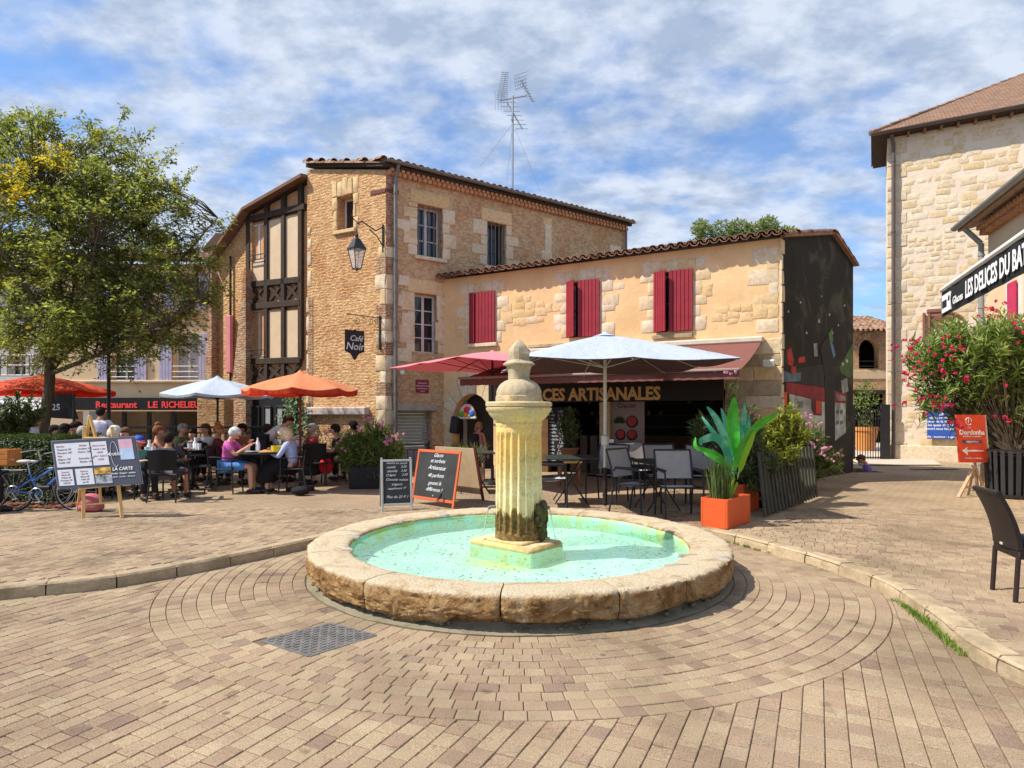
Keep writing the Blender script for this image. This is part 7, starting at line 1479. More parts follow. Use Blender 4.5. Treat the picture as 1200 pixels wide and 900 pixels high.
PAP = plain('white_paper', (.62, .64, .70), .8, .04)
for q in ((.03, .43, .45, .94), (.465, .43, .655, .94), (.025, .04, .205, .38), (.235, .04, .445, .38)): bq(*q, .011, 'menu_sheet', PAP)
bq(.80, .52, .965, .76, .011, 'menu_sheet', plain('pale_blue_paper', (.40, .52, .72), .8)); bq(.80, .76, .965, .96, .011, 'menu_sheet', plain('pink_paper', (.62, .38, .48), .8))
bq(.46, .24, .66, .38, .011, 'food_photo', plain('food_print', (.50, .30, .06), .6, .8, 14)); bq(.46, .04, .66, .22, .011, 'food_photo', plain('dessert_print', (.30, .32, .36), .6, .9, 12))
def bt(s_, x, y, size, mat, sh=0, al='CENTER', bold=.01): p = skew @ Vector((x * BW, y * BH, 0)); return text(mb_, 'menu_text', s_, size, mat, BM @ Matrix.Translation((p.x, p.y, .0125 * fz)), bold, sh, al, ext=.0006)
bt('LA CARTE', .80, .30, .062, WT, bold=.02); bt('viandes · burgers · salades', .80, .22, .032, WT); bt('pizzas · moules · desserts', .80, .15, .03, CHK); bt("l'Ardoise", .72, .62, .07, WT, .5)
INK = plain('menu_ink', (.22, .18, .20), .8); RINK = plain('red_ink', (.5, .16, .14), .8)
for i, s_ in enumerate(('Entrées                    Salades', 'Carpaccio 9€         Landaise 14€', 'Foie gras 12€        Chèvre 12€', 'Plats', 'Magret 17€           Entrecôte 19€', 'Confit 16€             Moules 13€')): bt(s_, .05, .86 - .07 * i, .036, RINK if i in (0, 3) else INK, al='LEFT', bold=.012)
for i, s_ in enumerate(('Menu du jour', 'entrée + plat', '14€50', 'plat + dessert', '13€50')): bt(s_, .56, .84 - .075 * i, .032, INK if i % 2 else RINK, bold=.012)
for x in (.115, .34):
    for i, s_ in enumerate(('Desserts', 'Glaces 6€', 'Crêpes 5€', 'Fromages 7€', 'Café 2€') if x < .2 else ('Boissons', 'Vins 4€', 'Bières 4€', 'Cidre 3€', 'Jus 3€')): bt(s_, x, .31 - .058 * i, .030, INK if i else RINK, bold=.012)
m = MB(); m.tube([skew @ Vector((BW * (.735 + .045 * cos(a)), BH * (.65 + .27 * sin(a)), .013 * fz)) for a in [i * 2 * pi / 30 for i in range(26)]], .003, 4); build(m, 'logo_ring', WT, mb_, BM)
# orange red direction sign on timber legs
ds = thing('direction_sign', G(1139, 582), 'orange red direction sign with a white left arrow on rough wooden legs', 'sign'); SY = ds.location.y; Sx = lambda x, y, d=0.: D(x, y, SY + d)
OW = m_wood('rough_pale_wood', (.42, .26, .15), (.58, .40, .26), .8)
for (a, b, w_) in (((1123, 583, -.05), (1143, 545, .10), .055), ((1157, 581, .05), (1142, 545, .10), .055), ((1134, 580, .30), (1141, 545, .12), .05), ((1146, 581, .32), (1142, 540, .12), .05), ((1130, 571, .02), (1151, 571, .05), .045)): build(MB().bar(Sx(*a), Sx(*b), w_, .035, .006), 'leg', OW, ds, Matrix())
p = [Sx(1120, 486), Sx(1154, 485, .06), Sx(1158, 542, .06), Sx(1124, 542)]
xa = (p[2] - p[3]).normalized(); ya = (p[0] - p[3]); SW_, SH_ = (p[2] - p[3]).length, (p[0] - p[3]).length; ya = (ya - xa * ya.dot(xa)).normalized(); zx = xa.cross(ya); SM = Matrix.Translation(p[3]) @ Matrix((xa, ya, zx)).transposed().to_4x4(); kx = (p[0] - p[3]).dot(xa) / SH_
SK = Matrix(((1, kx, 0, 0), (0, 1, 0, 0), (0, 0, 1, 0), (0, 0, 0, 1))); SMK = SM
sp_ = lambda x, y: tuple((SK @ Vector((x * SW_, y * SH_, 0)))[:2])
build(MB().prism([sp_(0, 0), sp_(1, 0), sp_(1, 1), sp_(0, 1)], -.02, 0), 'sign_panel', plain('vermilion_print', (.75, .075, .03), .45, .06), ds, SM); build(MB().prism([sp_(1, 0), sp_(1.10, .01), sp_(1.08, 1.0), sp_(1, 1)], -.03, -.022), 'white_edge', WHITEP, ds, SM)
build(MB().prism([sp_(.14, .245), sp_(.32, .33), sp_(.30, .265), sp_(.86, .255), sp_(.86, .235), sp_(.30, .225), sp_(.32, .15)], .001, .004), 'arrow', WT, ds, SM); build(MB().prism([sp_(.16, .405), sp_(.84, .405), sp_(.84, .47), sp_(.16, .47)], .001, .0035), 'dark_band', plain('dark_print', (.12, .08, .12), .6), ds, SM)
m = MB(); m.tube([(*sp_(.42 + .10 * cos(a), .86 + .075 * sin(a)), .003) for a in [2 * pi * i / 16 for i in range(15)]], .006, 4); m.tube([(*sp_(.40, .82), .003), (*sp_(.43, .95), .003)], .006, 4); build(m, 'emblem', WT, ds, SM)
def st_(s_, x, y, size, mat, bold=.02): q = sp_(x, y); text(ds, 'sign_text', s_, size, mat, SM @ Matrix.Translation((*q, .005)), bold, ext=.0008)
st_('Dordonha', .5, .585, .115, WT, .035); st_('la rivière et ses gabarres', .5, .535, .034, WT); st_('exposition', .5, .42, .055, WT, .01); st_('Entrée libre · tous les jours', .5, .08, .03, WT); st_('VILLE', .42, .72, .03, WT)
# ================================================================ shop front details
mnb = thing('wall_menu', FL.M @ Vector((FL.hit(650, 500)[0], .2, .6)), 'tall black menu board covered with lines of white chalk beside the shop door', 'menu board', atan2(FL.M[1][0], FL.M[0][0]))
a = FL.rect(634, 478, 668, 530, .16); build(MB().box((a[0], .17, a[1] - .15), (a[2], .20, a[3] + .02), None, .004), 'board', BLACK, mnb, FL.M)
for i in range(15): ftext(FL, mnb, 'menu_text', random.choice(('Vanille   2.50', 'Fraise   2.50', 'Pistache 2.50', 'Chocolat  4.00', 'Melon    2.50', 'Noix     4.50', 'Café     1.50', 'Cassis   2.50')), .085, CHK, (a[0] + a[2]) / 2 + U(-.03, .03), a[3] - .12 - i * .085, .168, shear=.2)
ps = thing('ice_cream_poster', FL.M @ Vector((FL.hit(733, 500)[0], .1, .8)), 'pale poster headed Glacier with three red round fruits in black bowls', 'poster', atan2(FL.M[1][0], FL.M[0][0]))
a = FL.rect(714, 468, 755, 523, .12); build(MB().box((a[0], .13, a[1]), (a[2], .15, a[3]), None, .004), 'poster_panel', plain('rosy_paper', (.36, .27, .23), .7, .05), ps, FL.M)
PR = plain('plum_print', (.22, .02, .09), .7); ftext(FL, ps, 'poster_text', 'Glacier', .16, PR, (a[0] + a[2]) / 2, a[3] - .2, .128, bold=.015)
cx, w_ = (a[0] + a[2]) / 2, a[2] - a[0]
for (fx, fy, r) in ((.14, .42, .11), (-.16, .14, .10), (.14, .14, .10)):
    build(MB().lathe([(.001, 0), (r * 1.3, 0), (r * 1.3, .004), (.001, .004)], 20, M=FL.M @ Matrix.Translation((cx + fx * w_ * 1.1, .128, a[1] + .12 + fy * (a[3] - a[1]))) @ RX), 'printed_bowl', BLACK, ps, Matrix()); build(MB().lathe([(.001, 0), (r, 0), (r, .004), (.001, .004)], 20, M=FL.M @ Matrix.Translation((cx + fx * w_ * 1.1, .122, a[1] + .13 + fy * (a[3] - a[1]))) @ RX), 'printed_fruit', plain('fruit_red', (.50, .05, .04), .6, .3, 12), ps, Matrix())
m = MB()
for i in range(16): q = pi * i / 15; leafquad(m, Vector((cx - .2 * w_, .125, a[1] + .5 * (a[3] - a[1]))), Vector((0, -1, 0)), Vector((cos(q), 0, sin(q) + .1)), .17, .06, 0)
build(m, 'printed_leaves', plain('leaf_print', (.06, .11, .03), .7), ps, FL.M, recalc=False)
ic = thing('round_shop_sign', FL.M @ Vector((FL.hit(550, 478)[0], -.12, FL.hit(550, 490)[1])), 'round sign of coloured ice cream scoops hanging in the arched doorway', 'sign', atan2(FL.M[1][0], FL.M[0][0]))
iz = .16; build(MB().slab([(.25 * cos(a), .04 + .33 * sin(a)) for a in [pi * i / 16 for i in range(17)]], 0, .05), 'sign_board', plain('peach_sign', (.72, .50, .36), .6), ic); build(MB().box((-.28, -.03, -.02), (.28, .06, .05), None, .02), 'sign_base', WHITEP, ic)
for (x, z, c, r) in ((-.15, .10, (.10, .34, .05), .085), (-.02, .09, (.75, .30, .04), .075), (.01, .21, (.70, .03, .05), .095), (.15, .13, (.04, .16, .55), .095), (.09, .07, (.70, .55, .10), .05)): build(MB().ball((x, -.02, z), (r, .04, r), 14, 8), 'scoop', plain('scoop_%d' % int(x * 100), c, .5), ic, None, 60)
sp = thing('wall_speaker', FL.M @ Vector((FL.hit(537, 500)[0], -.12, FL.hit(537, 498)[1])), 'black loudspeaker box tilted on the arch beside the shop door', 'loudspeaker', atan2(FL.M[1][0], FL.M[0][0]))
build(MB().box((-.12, -.1, -.22), (.12, .1, .22), Matrix.Rotation(.15, 4, 'Y'), .02), 'cabinet', BLACK, sp); build(MB().box((-.10, -.112, -.19), (.10, -.10, .19), Matrix.Rotation(.15, 4, 'Y'), .005), 'grille', IRON, sp)
cn = thing('serving_counter', FL.M @ Vector((FL.hit(745, 530)[0], -.35, .1)), 'dark serving counter under the fruit poster', 'counter', atan2(FL.M[1][0], FL.M[0][0])); a = FL.hit(708, 530, -.3)[0]; b = FL.hit(758, 530, -.3)[0]; build(MB().box((a, -.5, .1), (b, -.15, .82), None, .01), 'cabinet', BLACK, cn, FL.M); build(MB().box((a - .05, -.55, .82), (b + .05, -.1, .86), None, .01), 'worktop', BKT, cn, FL.M)
pp = thing('potted_citrus', at(667, 12.6), 'small potted shrub on a wooden stand beneath the sign', 'plant'); shrub(pp, (0, 0, .55), [(0, 0, 1.15, .24, .24, .42)], 60, 18, .10, OLD, lw=.35); build(MB().lathe([(.12, .5), (.18, .72), (.2, .72), (.2, .76), (.16, .76), (.01, .7)], 16), 'pot', plain('brown_pot', (.20, .10, .05), .7), pp, None, 40)
for x, y in ((-.2, -.15), (.2, -.15), (-.2, .15), (.2, .15)): build(MB().bar((x, y, 0), (x * .9, y * .9, .48), .05, .05, .005), 'stand_leg', m_wood('red_brown_wood', (.25, .09, .04), (.34, .14, .07)) if 'rbw' not in MATS else MATS['rbw'], pp)
build(MB().box((-.24, -.19, .46), (.24, .19, .5), None, .005), 'stand_top', MATS.get('rbw') or PINE, pp)
for k_, (x, Y, lb) in enumerate(((536, 13.6, 'spiky potted plant left of the arched shop doorway'), (556, 12.4, 'pot of green plants under the folding table by the doorway'))):
    q_ = thing('potted_plant', at(x, Y), lb, 'plant'); build(MB().lathe([(.13, 0), (.18, .34), (.2, .35), (.19, .38), (.01, .33)], 16), 'pot', plain('stone_pot', (.42, .38, .32), .8), q_, None, 40); m = MB()
    for i in range(90):
        a = U(0, 2 * pi); l = U(.3, .6); d = Vector((cos(a), sin(a), 0)) * U(.1, .45); b = Vector((-sin(a), cos(a), 0)) * .012; z0_ = Vector((0, 0, .34)); m.add([z0_ - b * .5, z0_ + b * .5, z0_ + d * .5 + b + Vector((0, 0, l * .7)), z0_ + d + Vector((0, 0, l)), z0_ + d * .5 - b + Vector((0, 0, l * .7))], [(0, 1, 2, 4), (4, 2, 3)])
    build(m, 'foliage', OLD, q_, recalc=False)
# ================================================================ railings, lamp post
def railing(name, pts, h, label, step=.12, z0=.1, scrolls=False):
    t_ = thing(name, (*pts[0][:2], z0), label, 'railing')
    for i in range(len(pts) - 1):
        a, b = Vector((*pts[i][:2], z0)), Vector((*pts[i + 1][:2], z0)); L_ = (b - a).length; n = max(1, int(L_ / step))
        build(MB().tube([a + Vector((0, 0, h)), b + Vector((0, 0, h))], .024, 8), 'top_rail', IRON, t_, Matrix()); build(MB().tube([a + Vector((0, 0, h - .13)), b + Vector((0, 0, h - .13))], .016, 6).tube([a + Vector((0, 0, .08)), b + Vector((0, 0, .08))], .016, 6), 'lower_rail', IRON, t_, Matrix())
        bm_ = mesh(MB().tube([(0, 0, .08), (0, 0, h - .13)], .010, 6), IRON)
        for k in range(n + 1):
            p = a.lerp(b, k / n)
            if k % 12 == 0: build(MB().tube([p, p + Vector((0, 0, h + .02))], .028, 8), 'post', IRON, t_, Matrix())
            else: link('baluster', bm_, t_, Matrix.Translation(p))
        if scrolls:
            m = MB(); u = (b - a).normalized()
            for k in range(int(L_ / .36)):
                c = a + u * (.2 + .36 * k) + Vector((0, 0, h * .5)); scroll(m, c + Vector((0, -.02, .12)), u, Vector((0, 0, 1)), .13, 1.4, .010, 1, pi); scroll(m, c + Vector((0, -.02, -.14)), u, Vector((0, 0, 1)), .12, 1.4, .010, -1, 0)
            build(m, 'scrollwork', IRON, t_, Matrix())
    return t_
railing('iron_railing', [at(128, 14.55), at(336, 14.55)], 1.12, 'long black wrought iron railing with scrolls behind the left diners', .115, scrolls=True)
railing('iron_railing', [at(470, 14.9), at(500, 14.9), FR.M @ Vector((1.2, -.05, 0))], .72, 'short plain railing round the sunken grey roller door', .13)
lpst = thing('lamp_post', at(127.5, 15.4), 'slim black lamp post rising in front of the cream restaurant', 'lamp post'); build(MB().lathe([(.10, 0), (.07, .3), (.045, .5), (.04, 2.4), (.055, 2.42), (.04, 2.46), (.035, 2.9)], 12), 'post', IRON, lpst, None, 50); build(MB().lathe([(.035, 2.9), (.12, 2.95), (.17, 3.3), (.19, 3.32), (.02, 3.5)], 6), 'lantern', IRON, lpst)
nb = thing('number_panel', D(66, 484, 14.8), 'dark hanging panel with the number 25 behind the tree', 'sign'); nb.location.z = .1; nb.matrix_basis = Matrix.Translation(nb.location)
build(MB().slab([(-.35, 1.35), (.5, 1.3), (.35, 1.75), (.45, 1.9), (-.3, 1.9)], 0, .04), 'panel', BLACK, nb); text(nb, 'number', '25', .2, CHK, nb.matrix_basis @ Matrix.Translation((-.0, -.008, 1.52)) @ RX, .02); build(MB().tube([(.4, .02, 0), (.4, .02, 1.9)], .03, 8), 'post', IRON, nb)
# ================================================================ bicycles
def bicycle(P, rz, label, fc, s=.9, crate=False):
    t_ = thing('bicycle', P, label, 'bicycle', rz, 'bicycles parked by the hedge'); M0 = t_.matrix_basis = t_.matrix_basis @ Matrix.Scale(s, 4)
    TY_ = plain('tyre', (.02, .02, .02), .8); RM = plain('rim_metal', (.5, .5, .5), .3, metal=.6); wb = 1.06
    for k, x in enumerate((0, wb)):
        wh_ = build(MB().lathe([(.325, -.008), (.332, -.012), (.332, .012), (.325, .008), (.325, -.008)], 36, M=Matrix.Translation((x, 0, .345)) @ RX), 'wheel', RM, t_, None, 60)
        build(MB().tube([(x + .345 * cos(a), 0, .345 + .345 * sin(a)) for a in [2 * pi * i / 36 for i in range(37)]], .019, 8, cap=False), 'tyre', TY_, wh_, None, 60)
        m = MB()
        for i in range(20): a = 2 * pi * i / 20; sgn = .02 if i % 2 else -.02; m.tube([(x + .02 * cos(a), sgn, .345 + .02 * sin(a)), (x + .325 * cos(a + .25), 0, .345 + .325 * sin(a + .25))], .0028, 4, cap=False)
        m.lathe([(.001, -.05), (.03, -.05), (.03, .05), (.001, .05)], 12, M=Matrix.Translation((x, 0, .345)) @ RX); build(m, 'spokes', RM, wh_)
        build(MB().tube([(x + .375 * cos(a), 0, .345 + .375 * sin(a)) for a in [radians(10 + i * 12) for i in range(13)]], .012, 6), 'mudguard', RM if k else TY_, t_, None, 60)
    m = MB(); bb = (.42, 0, .30); sc = (.28, 0, .66); hd_ = (wb - .17, 0, .72); hd2 = (wb - .20, 0, .86)
    for a, b, r in ((bb, sc, .018), (bb, hd_, .028), (sc, (.27, 0, .62), .018), ((.32, 0, .52), hd2, .022), ((0, .05, .345), bb, .010), ((0, -.05, .345), bb, .010), ((0, .05, .345), (.31, .01, .55), .009), ((0, -.05, .345), (.31, -.01, .55), .009), (hd_, hd2, .024)): m.tube([a, b], r, 8)
    build(m, 'frame', fc, t_, None, 60)
    build(MB().tube([hd_, (wb - .08, .05, .5), (wb, .05, .345)], .014, 8).tube([hd_, (wb - .08, -.05, .5), (wb, -.05, .345)], .014, 8), 'fork', fc, t_, None, 60)
    build(MB().tube([sc, (.24, 0, .84)], .013, 8), 'seat_post', RM, t_); build(MB().ball((.20, 0, .87), (.14, .075, .035), 12, 8).ball((.33, 0, .87), (.09, .03, .025), 8, 6), 'saddle', plain('grey_saddle', (.45, .45, .45), .5), t_, None, 60)
    build(MB().tube([hd2, (wb - .24, 0, 1.02), (wb - .20, 0, 1.04)], .014, 8).tube([(wb - .38, .28, 1.02), (wb - .24, .2, 1.05), (wb - .20, 0, 1.04), (wb - .24, -.2, 1.05), (wb - .38, -.28, 1.02)], .011, 8), 'handlebar', RM, t_, None, 60)
    build(MB().lathe([(.10, -.01), (.11, 0), (.10, .01)], 24, M=Matrix.Translation((.42, -.06, .30)) @ RX).tube([(.42, -.08, .30), (.50, -.09, .17)], .012, 6).box((.46, -.16, .155), (.54, -.09, .175)).tube([(.42, .08, .30), (.34, .09, .43)], .012, 6).box((.30, .09, .42), (.38, .16, .44)), 'crankset', RM, t_, None, 60)
    build(MB().box((.40, -.05, .36), (.64, .05, .44), Matrix.Translation((0, 0, 0)), .02), 'battery', BLACK, t_) if not crate else None
    build(MB().tube([(-.22, -.06, .72), (.2, -.06, .72)], .007, 6).tube([(-.22, .06, .72), (.2, .06, .72)], .007, 6).tube([(-.2, .06, .72), (0, .06, .36)], .006, 6).tube([(-.2, -.06, .72), (0, -.06, .36)], .006, 6), 'rear_rack', IRON, t_)
    build(MB().tube([(.2, .1, .33), (.12, .24, .02)], .010, 6), 'kickstand', RM, t_); return t_
BLU = plain('blue_enamel', (.035, .14, .42), .3, .05, spec=.5)
bk = bicycle(at(15, 9.35), .10, 'blue step through bicycle parked left of the menu easel', BLU, .84)
bk2 = bicycle(at(-12, 9.65), .12, 'dark bicycle behind the blue one, partly out of frame', plain('dark_frame_paint', (.03, .04, .05), .4), .84)
cr = thing('bike_crate', at(7, 9.75, .74), 'orange wooden crate on the rack of the dark bicycle at the left edge', 'crate')
for i in range(3): build(MB().box((-.22, -.15, .02 + .08 * i), (.14, -.135, .09 + .08 * i), None, .003), 'crate_slat', plain('orange_crate', (.60, .22, .05), .7), cr)
build(MB().box((-.22, -.134, 0), (.14, .14, .02)).box((-.22, .12, .02), (.14, .14, .25)).box((-.22, -.134, .02), (-.20, .12, .25)).box((.12, -.134, .02), (.14, .12, .25)), 'crate_body', plain('orange_crate', (.60, .22, .05), .7), cr)
# ================================================================ people
SKIN = {'f': plain('fair_skin', (.62, .33, .22), .5, .06, bs=.05), 't': plain('tanned_skin', (.46, .22, .13), .5, .06, bs=.05)}
def skinned(name, V, Ed, rad, mat, parent, root=0, lv=1):
    b = bmesh.new(); ly = b.verts.layers.skin.verify(); vs = [b.verts.new(v) for v in V]
    for i, v in enumerate(vs):
        r = rad[i]; v[ly].radius = r if isinstance(r, tuple) else (r, r); v[ly].use_root = (i == root)
    for a, c in Ed: b.edges.new((vs[a], vs[c]))
    me = bpy.data.meshes.new(name); b.to_mesh(me); b.free(); me.materials.append(mat)
    o = link(name, me, parent); s = o.modifiers.new('skin', 'SKIN'); s.use_smooth_shade = True; s.branch_smoothing = .6; u = o.modifiers.new('sub', 'SUBSURF'); u.levels = u.render_levels = lv; return o
def person(P, rz, label, pose='sit', top=(.5, .5, .5), bot=(.03, .03, .035), skin='f', hair=(.05, .03, .02), style='short', sleeve='short', legs='long', lean=0., hands=None, s=1., seat=.46, turn=0., nod=.25, female=False, extras=()):
    t_ = thing('person', P, label, 'person', rz); t_.matrix_basis = t_.matrix_basis @ Matrix.Scale(s, 4); sk = SKIN[skin]; w = .88 if female else 1.
    sit = pose == 'sit'; hz = seat + .06 if sit else .92; H = Vector((0, -.02 if sit else 0, hz)); Rl = Matrix.Rotation(-lean, 3, 'X')
    T = lambda x, y, z: H + Rl @ Vector((x, y, z))
    V = []; Rr = []; Ed = []
    def v(p, r, par=None):
        V.append(Vector(p)); Rr.append(r)
        if par is not None: Ed.append((par, len(V) - 1))
        return len(V) - 1
    pel = v(H, (.11 * w, .085)); wa_ = v(T(0, 0, .14), (.10 * w, .075), pel); ch = v(T(0, .0, .32), (.12 * w, .085), wa_); nb_ = v(T(0, -.01, .44), (.07, .055), ch); nk = v(T(0, .0, .485), .052, nb_)
    N = T(0, 0, .462); Rh = Matrix.Rotation(turn, 3, 'Z') @ Matrix.Rotation(-nod - lean * .6, 3, 'X'); h = lambda x, y, z: N + Rh @ Vector((x, y, z))
    jw = v(h(0, .025, .055), (.062, .070), nk); hm = v(h(0, .012, .125), (.079, .098), jw); ht = v(h(0, .0, .19), (.072, .088), hm)
    arms = []
    for k, sx in enumerate((-1, 1)):
        hp = v(T(sx * .085, .0, -.02), .065, pel)
        if sit: kx = .07 if legs == 'skirt' else .11; kn = Vector((sx * kx, .42, seat + .05)); an_ = Vector((sx * kx, .43, .09)); toe = Vector((sx * (kx + .02), .58, .04))
        elif pose == 'walk': kn = Vector((sx * .09, .02 + sx * .06, .50)); an_ = Vector((sx * .09, sx * .10, .09)); toe = Vector((sx * .10, .14 + sx * .10, .04))
        else: kn = Vector((sx * .10, .01, .50)); an_ = Vector((sx * .10, -.02, .09)); toe = Vector((sx * .13, .13, .04))
        a = v(kn, .060 * w, hp); c = v(kn.lerp(an_, .35), .056 * w, a); b = v(an_, .036, c); hl = v(an_ + Vector((0, -.01, -.05)), .034, b); v(toe, .028, hl); arms.append([hp, a, b])
        sh = v(T(sx * .17 * w, -.01, .40), .044 * w, ch); S_ = T(sx * .17 * w, -.01, .40)
        hd_ = hands[k] if hands else ((sx * .14, .36, .27 + 0) if sit else None)
        hd_ = (H + Vector(hd_)) if hd_ is not None else T(sx * .25, .06, -.14)
        d = hd_ - S_; mid = S_ + d * .5; L_ = .56; out = Vector((sx * .55, -.45, -.7)).normalized(); e = sqrt(max(.0, (L_ / 2) ** 2 - (min(d.length, L_ * .98) / 2) ** 2)); 
        if d.length > L_ * .98: hd_ = S_ + d.normalized() * L_ * .98; mid = S_ + (hd_ - S_) * .5
        el_ = mid + (out - d.normalized() * out.dot(d.normalized())).normalized() * e
        ei = v(el_, .042 * w, sh); wi = v(hd_, .026, ei); fd = (hd_ - el_).normalized(); sd = fd.cross(Vector((0, 0, 1))); sd = sd.normalized() if sd.length > .1 else Vector((1, 0, 0)); pm = v(hd_ + fd * .055, (.036, .022), wi)
        up_ = sd.cross(fd)
        for q, l in ((-.026, .062), (-.009, .075), (.009, .070), (.026, .055)): a_ = v(hd_ + fd * .095 + sd * q * 1.1, .0095, pm); v(hd_ + fd * (.095 + l * .55) + sd * q * 1.2 - up_ * .018, .0085, a_)
        tb_ = v(hd_ + fd * .045 - sd * sx * .042, .011, pm); v(hd_ + fd * .075 - sd * sx * .060 - up_ * .012, .010, tb_); arms[-1] += [sh, ei, wi]
    nz_ = v(h(0, .115, .105), .014, hm); er = [v(h(sx * .082, -.005, .105), .014, hm) for sx in (-1, 1)]
    skinned('body', V, Ed, Rr, sk, t_)
    for sx in (-1, 1): build(MB().ball(h(sx * .032, .098, .135), .011, 8, 6), 'eye', BLACK, t_)
    build(MB().ball(h(0, .103, .062), (.024, .008, .007), 8, 5), 'mouth', plain('lip', (.38, .10, .08), .5), t_)
    nm = 'cloth_%02d%02d%02d' % tuple(int(x * 99) for x in top); tm = cloth(nm, top)
    # shirt
    X = 1.10; V2 = [V[pel] + Vector((0, 0, -.03)), V[wa_], V[ch], V[nb_] + (V[ch] - V[nb_]) * .3]; R2 = [(.160 * w, .135), (.150 * w, .130), (.178 * w, .140), (.095, .085)]; E2 = [(0, 1), (1, 2), (2, 3)]
    for hp, kn_, an2, sh, ei, wi in arms:
        if sleeve == 'none': continue
        a = len(V2); V2.append(V[sh].copy()); R2.append(.075 * w); E2.append((2, a))
        if sleeve == 'short': V2.append(V[sh].lerp(V[ei], .72)); R2.append(.064 * w); E2.append((a, a + 1))
        else: V2.append(V[ei].copy()); R2.append(.053 * w); E2.append((a, a + 1)); V2.append(V[ei].lerp(V[wi], .92)); R2.append(.036); E2.append((a + 1, a + 2))
    skinned('shirt', V2, E2, R2, tm, t_)
    bm_ = cloth('cloth_%02d%02d%02d' % tuple(int(x * 99) for x in bot), bot)
    if legs == 'skirt':
        if sit: skinned('skirt', [V[pel], Vector((0, .20, seat + .06)), Vector((0, .42, seat + .02)), Vector((0, .47, seat - .18)), Vector((0, .46, .16))], [(0, 1), (1, 2), (2, 3), (3, 4)], [.20, .23, .20, .21, .25], bm_, t_)
        else: skinned('skirt', [V[pel], Vector((0, 0, .7)), Vector((0, 0, .5))], [(0, 1), (1, 2)], [(.16, .13), (.18, .15), (.21, .17)], bm_, t_)
    else:
        V3 = [V[pel] + Vector((0, 0, -.01))]; R3 = [(.135 * w, .12)]; E3 = []
        for hp, kn_, an2, sh, ei, wi in arms:
            a = len(V3); V3.append(V[hp].copy()); R3.append(.098 * w); E3.append((0, a)); V3.append(V[kn_] if legs == 'long' else V[hp].lerp(V[kn_], .86)); R3.append(.075 if legs == 'long' else .085); E3.append((a, a + 1))
            if legs == 'long': V3.append(V[an2] + Vector((0, 0, .02))); R3.append(.056); E3.append((a + 1, a + 2))
        skinned('trousers' if legs == 'long' else 'shorts', V3, E3, R3, bm_, t_)
    hm_ = plain('hair_%02d%02d' % (int(hair[0] * 99), int(hair[1] * 99)), hair, .85, .35, 30, .7, 60, spec=.08)
    m = MB(); MH = Matrix.Translation(N) @ Rh.to_4x4()
    def hf(c, r, cut=-9., front=9.):
        q = MB().ball((0, 0, 0), 1, 16, 12); vs = []
        for p in q.v:
            n_ = 1 + .06 * noise.noise(Vector(p) * 4 + Vector(c) * 9); vs.append((c[0] + p[0] * r[0] * n_, min(c[1] + p[1] * r[1] * n_, front), max(c[2] + p[2] * r[2] * n_, cut)))
        m.add(vs, q.f, MH)
    hf((0, -.034, .145), (.087, .090, .100)); hf((0, -.012, .192), (.083, .098, .058))
    if style == 'bob': hf((0, -.042, .11), (.105, .088, .115)); hf((0, .0, .185), (.096, .104, .072))
    if style == 'long': hf((0, -.06, .06), (.09, .06, .16))
    if style == 'bun': hf((0, -.06, .25), (.055, .055, .05))
    if style == 'pony': hf((0, -.12, .14), (.03, .05, .04)); hf((0, -.14, .05), (.028, .03, .10))
    build(m, 'hair', hm_, t_, None, 60)
    SH = plain('dark_shoe', (.025, .02, .02), .5)
    for hp, kn_, an2, sh, ei, wi in arms:
        a_ = V[an2]; build(MB().ball((a_.x + (.01 if a_.x > 0 else -.01), a_.y + .06, .045), (.048, .145, .045), 12, 8), 'shoe', SH, t_, None, 60)
    if 'cap' in extras:
        m = MB(); m.ball((0, 0, 0), (.102, .115, .085), 16, 10, MH @ Matrix.Translation((0, -.005, .185))); build(m, 'cap_crown', plain('cap_blue', (.03, .08, .45), .7), t_, None, 60); build(MB().ball((0, 0, 0), (.075, .08, .012), 14, 6, MH @ Matrix.Translation((0, .13, .165))), 'cap_peak', plain('cap_red', (.55, .03, .04), .7), t_, None, 60); build(MB().lathe([(.106, .0), (.107, .03)], 18, M=MH @ Matrix.Translation((0, -.005, .165)) @ Matrix.Diagonal((1, 1.1, 1, 1))), 'cap_band', WHITEP, t_)
    if 'backpack' in extras: bp0 = T(0, -.19, .2); build(MB().box((bp0.x - .14, bp0.y - .08, bp0.z - .22), (bp0.x + .14, bp0.y + .08, bp0.z + .2), None, .05), 'backpack', cloth('black_nylon', (.02, .02, .022)), t_, None, 60)
    return t_
deg = radians
T1 = ((-.10, .42, .24), (.10, .42, .24))
person(at(268, 11.45), deg(-86), 'white haired man in a magenta polo shirt and blue shorts lunching', top=(.62, .13, .42), bot=(.10, .26, .60), hair=(.62, .62, .62), legs='shorts', lean=.12, nod=.55, hands=((-.08, .36, .38), (.08, .40, .34)), seat=.45)
person(at(342, 11.5), deg(88), 'blonde woman in a pale blue top and long black skirt eating', top=(.42, .48, .76), bot=(.012, .012, .014), hair=(.72, .60, .38), style='bob', sleeve='long', legs='skirt', lean=.16, nod=.5, female=True, hands=((-.10, .40, .24), (.10, .38, .26)), seat=.45)
person(at(311, 12.9), deg(-82), 'waiter in a white shirt bending forward over a table', pose='stand', top=(.68, .62, .58), bot=(.03, .03, .03), hair=(.05, .03, .02), lean=.95, nod=.1, hands=((-.15, .62, .02), (.15, .66, .0)), sleeve='long')
person(at(313, 13.2), deg(-25), 'dark haired diner in a white shirt with back to us behind the couple', top=(.72, .74, .78), hair=(.05, .03, .02), hands=T1)
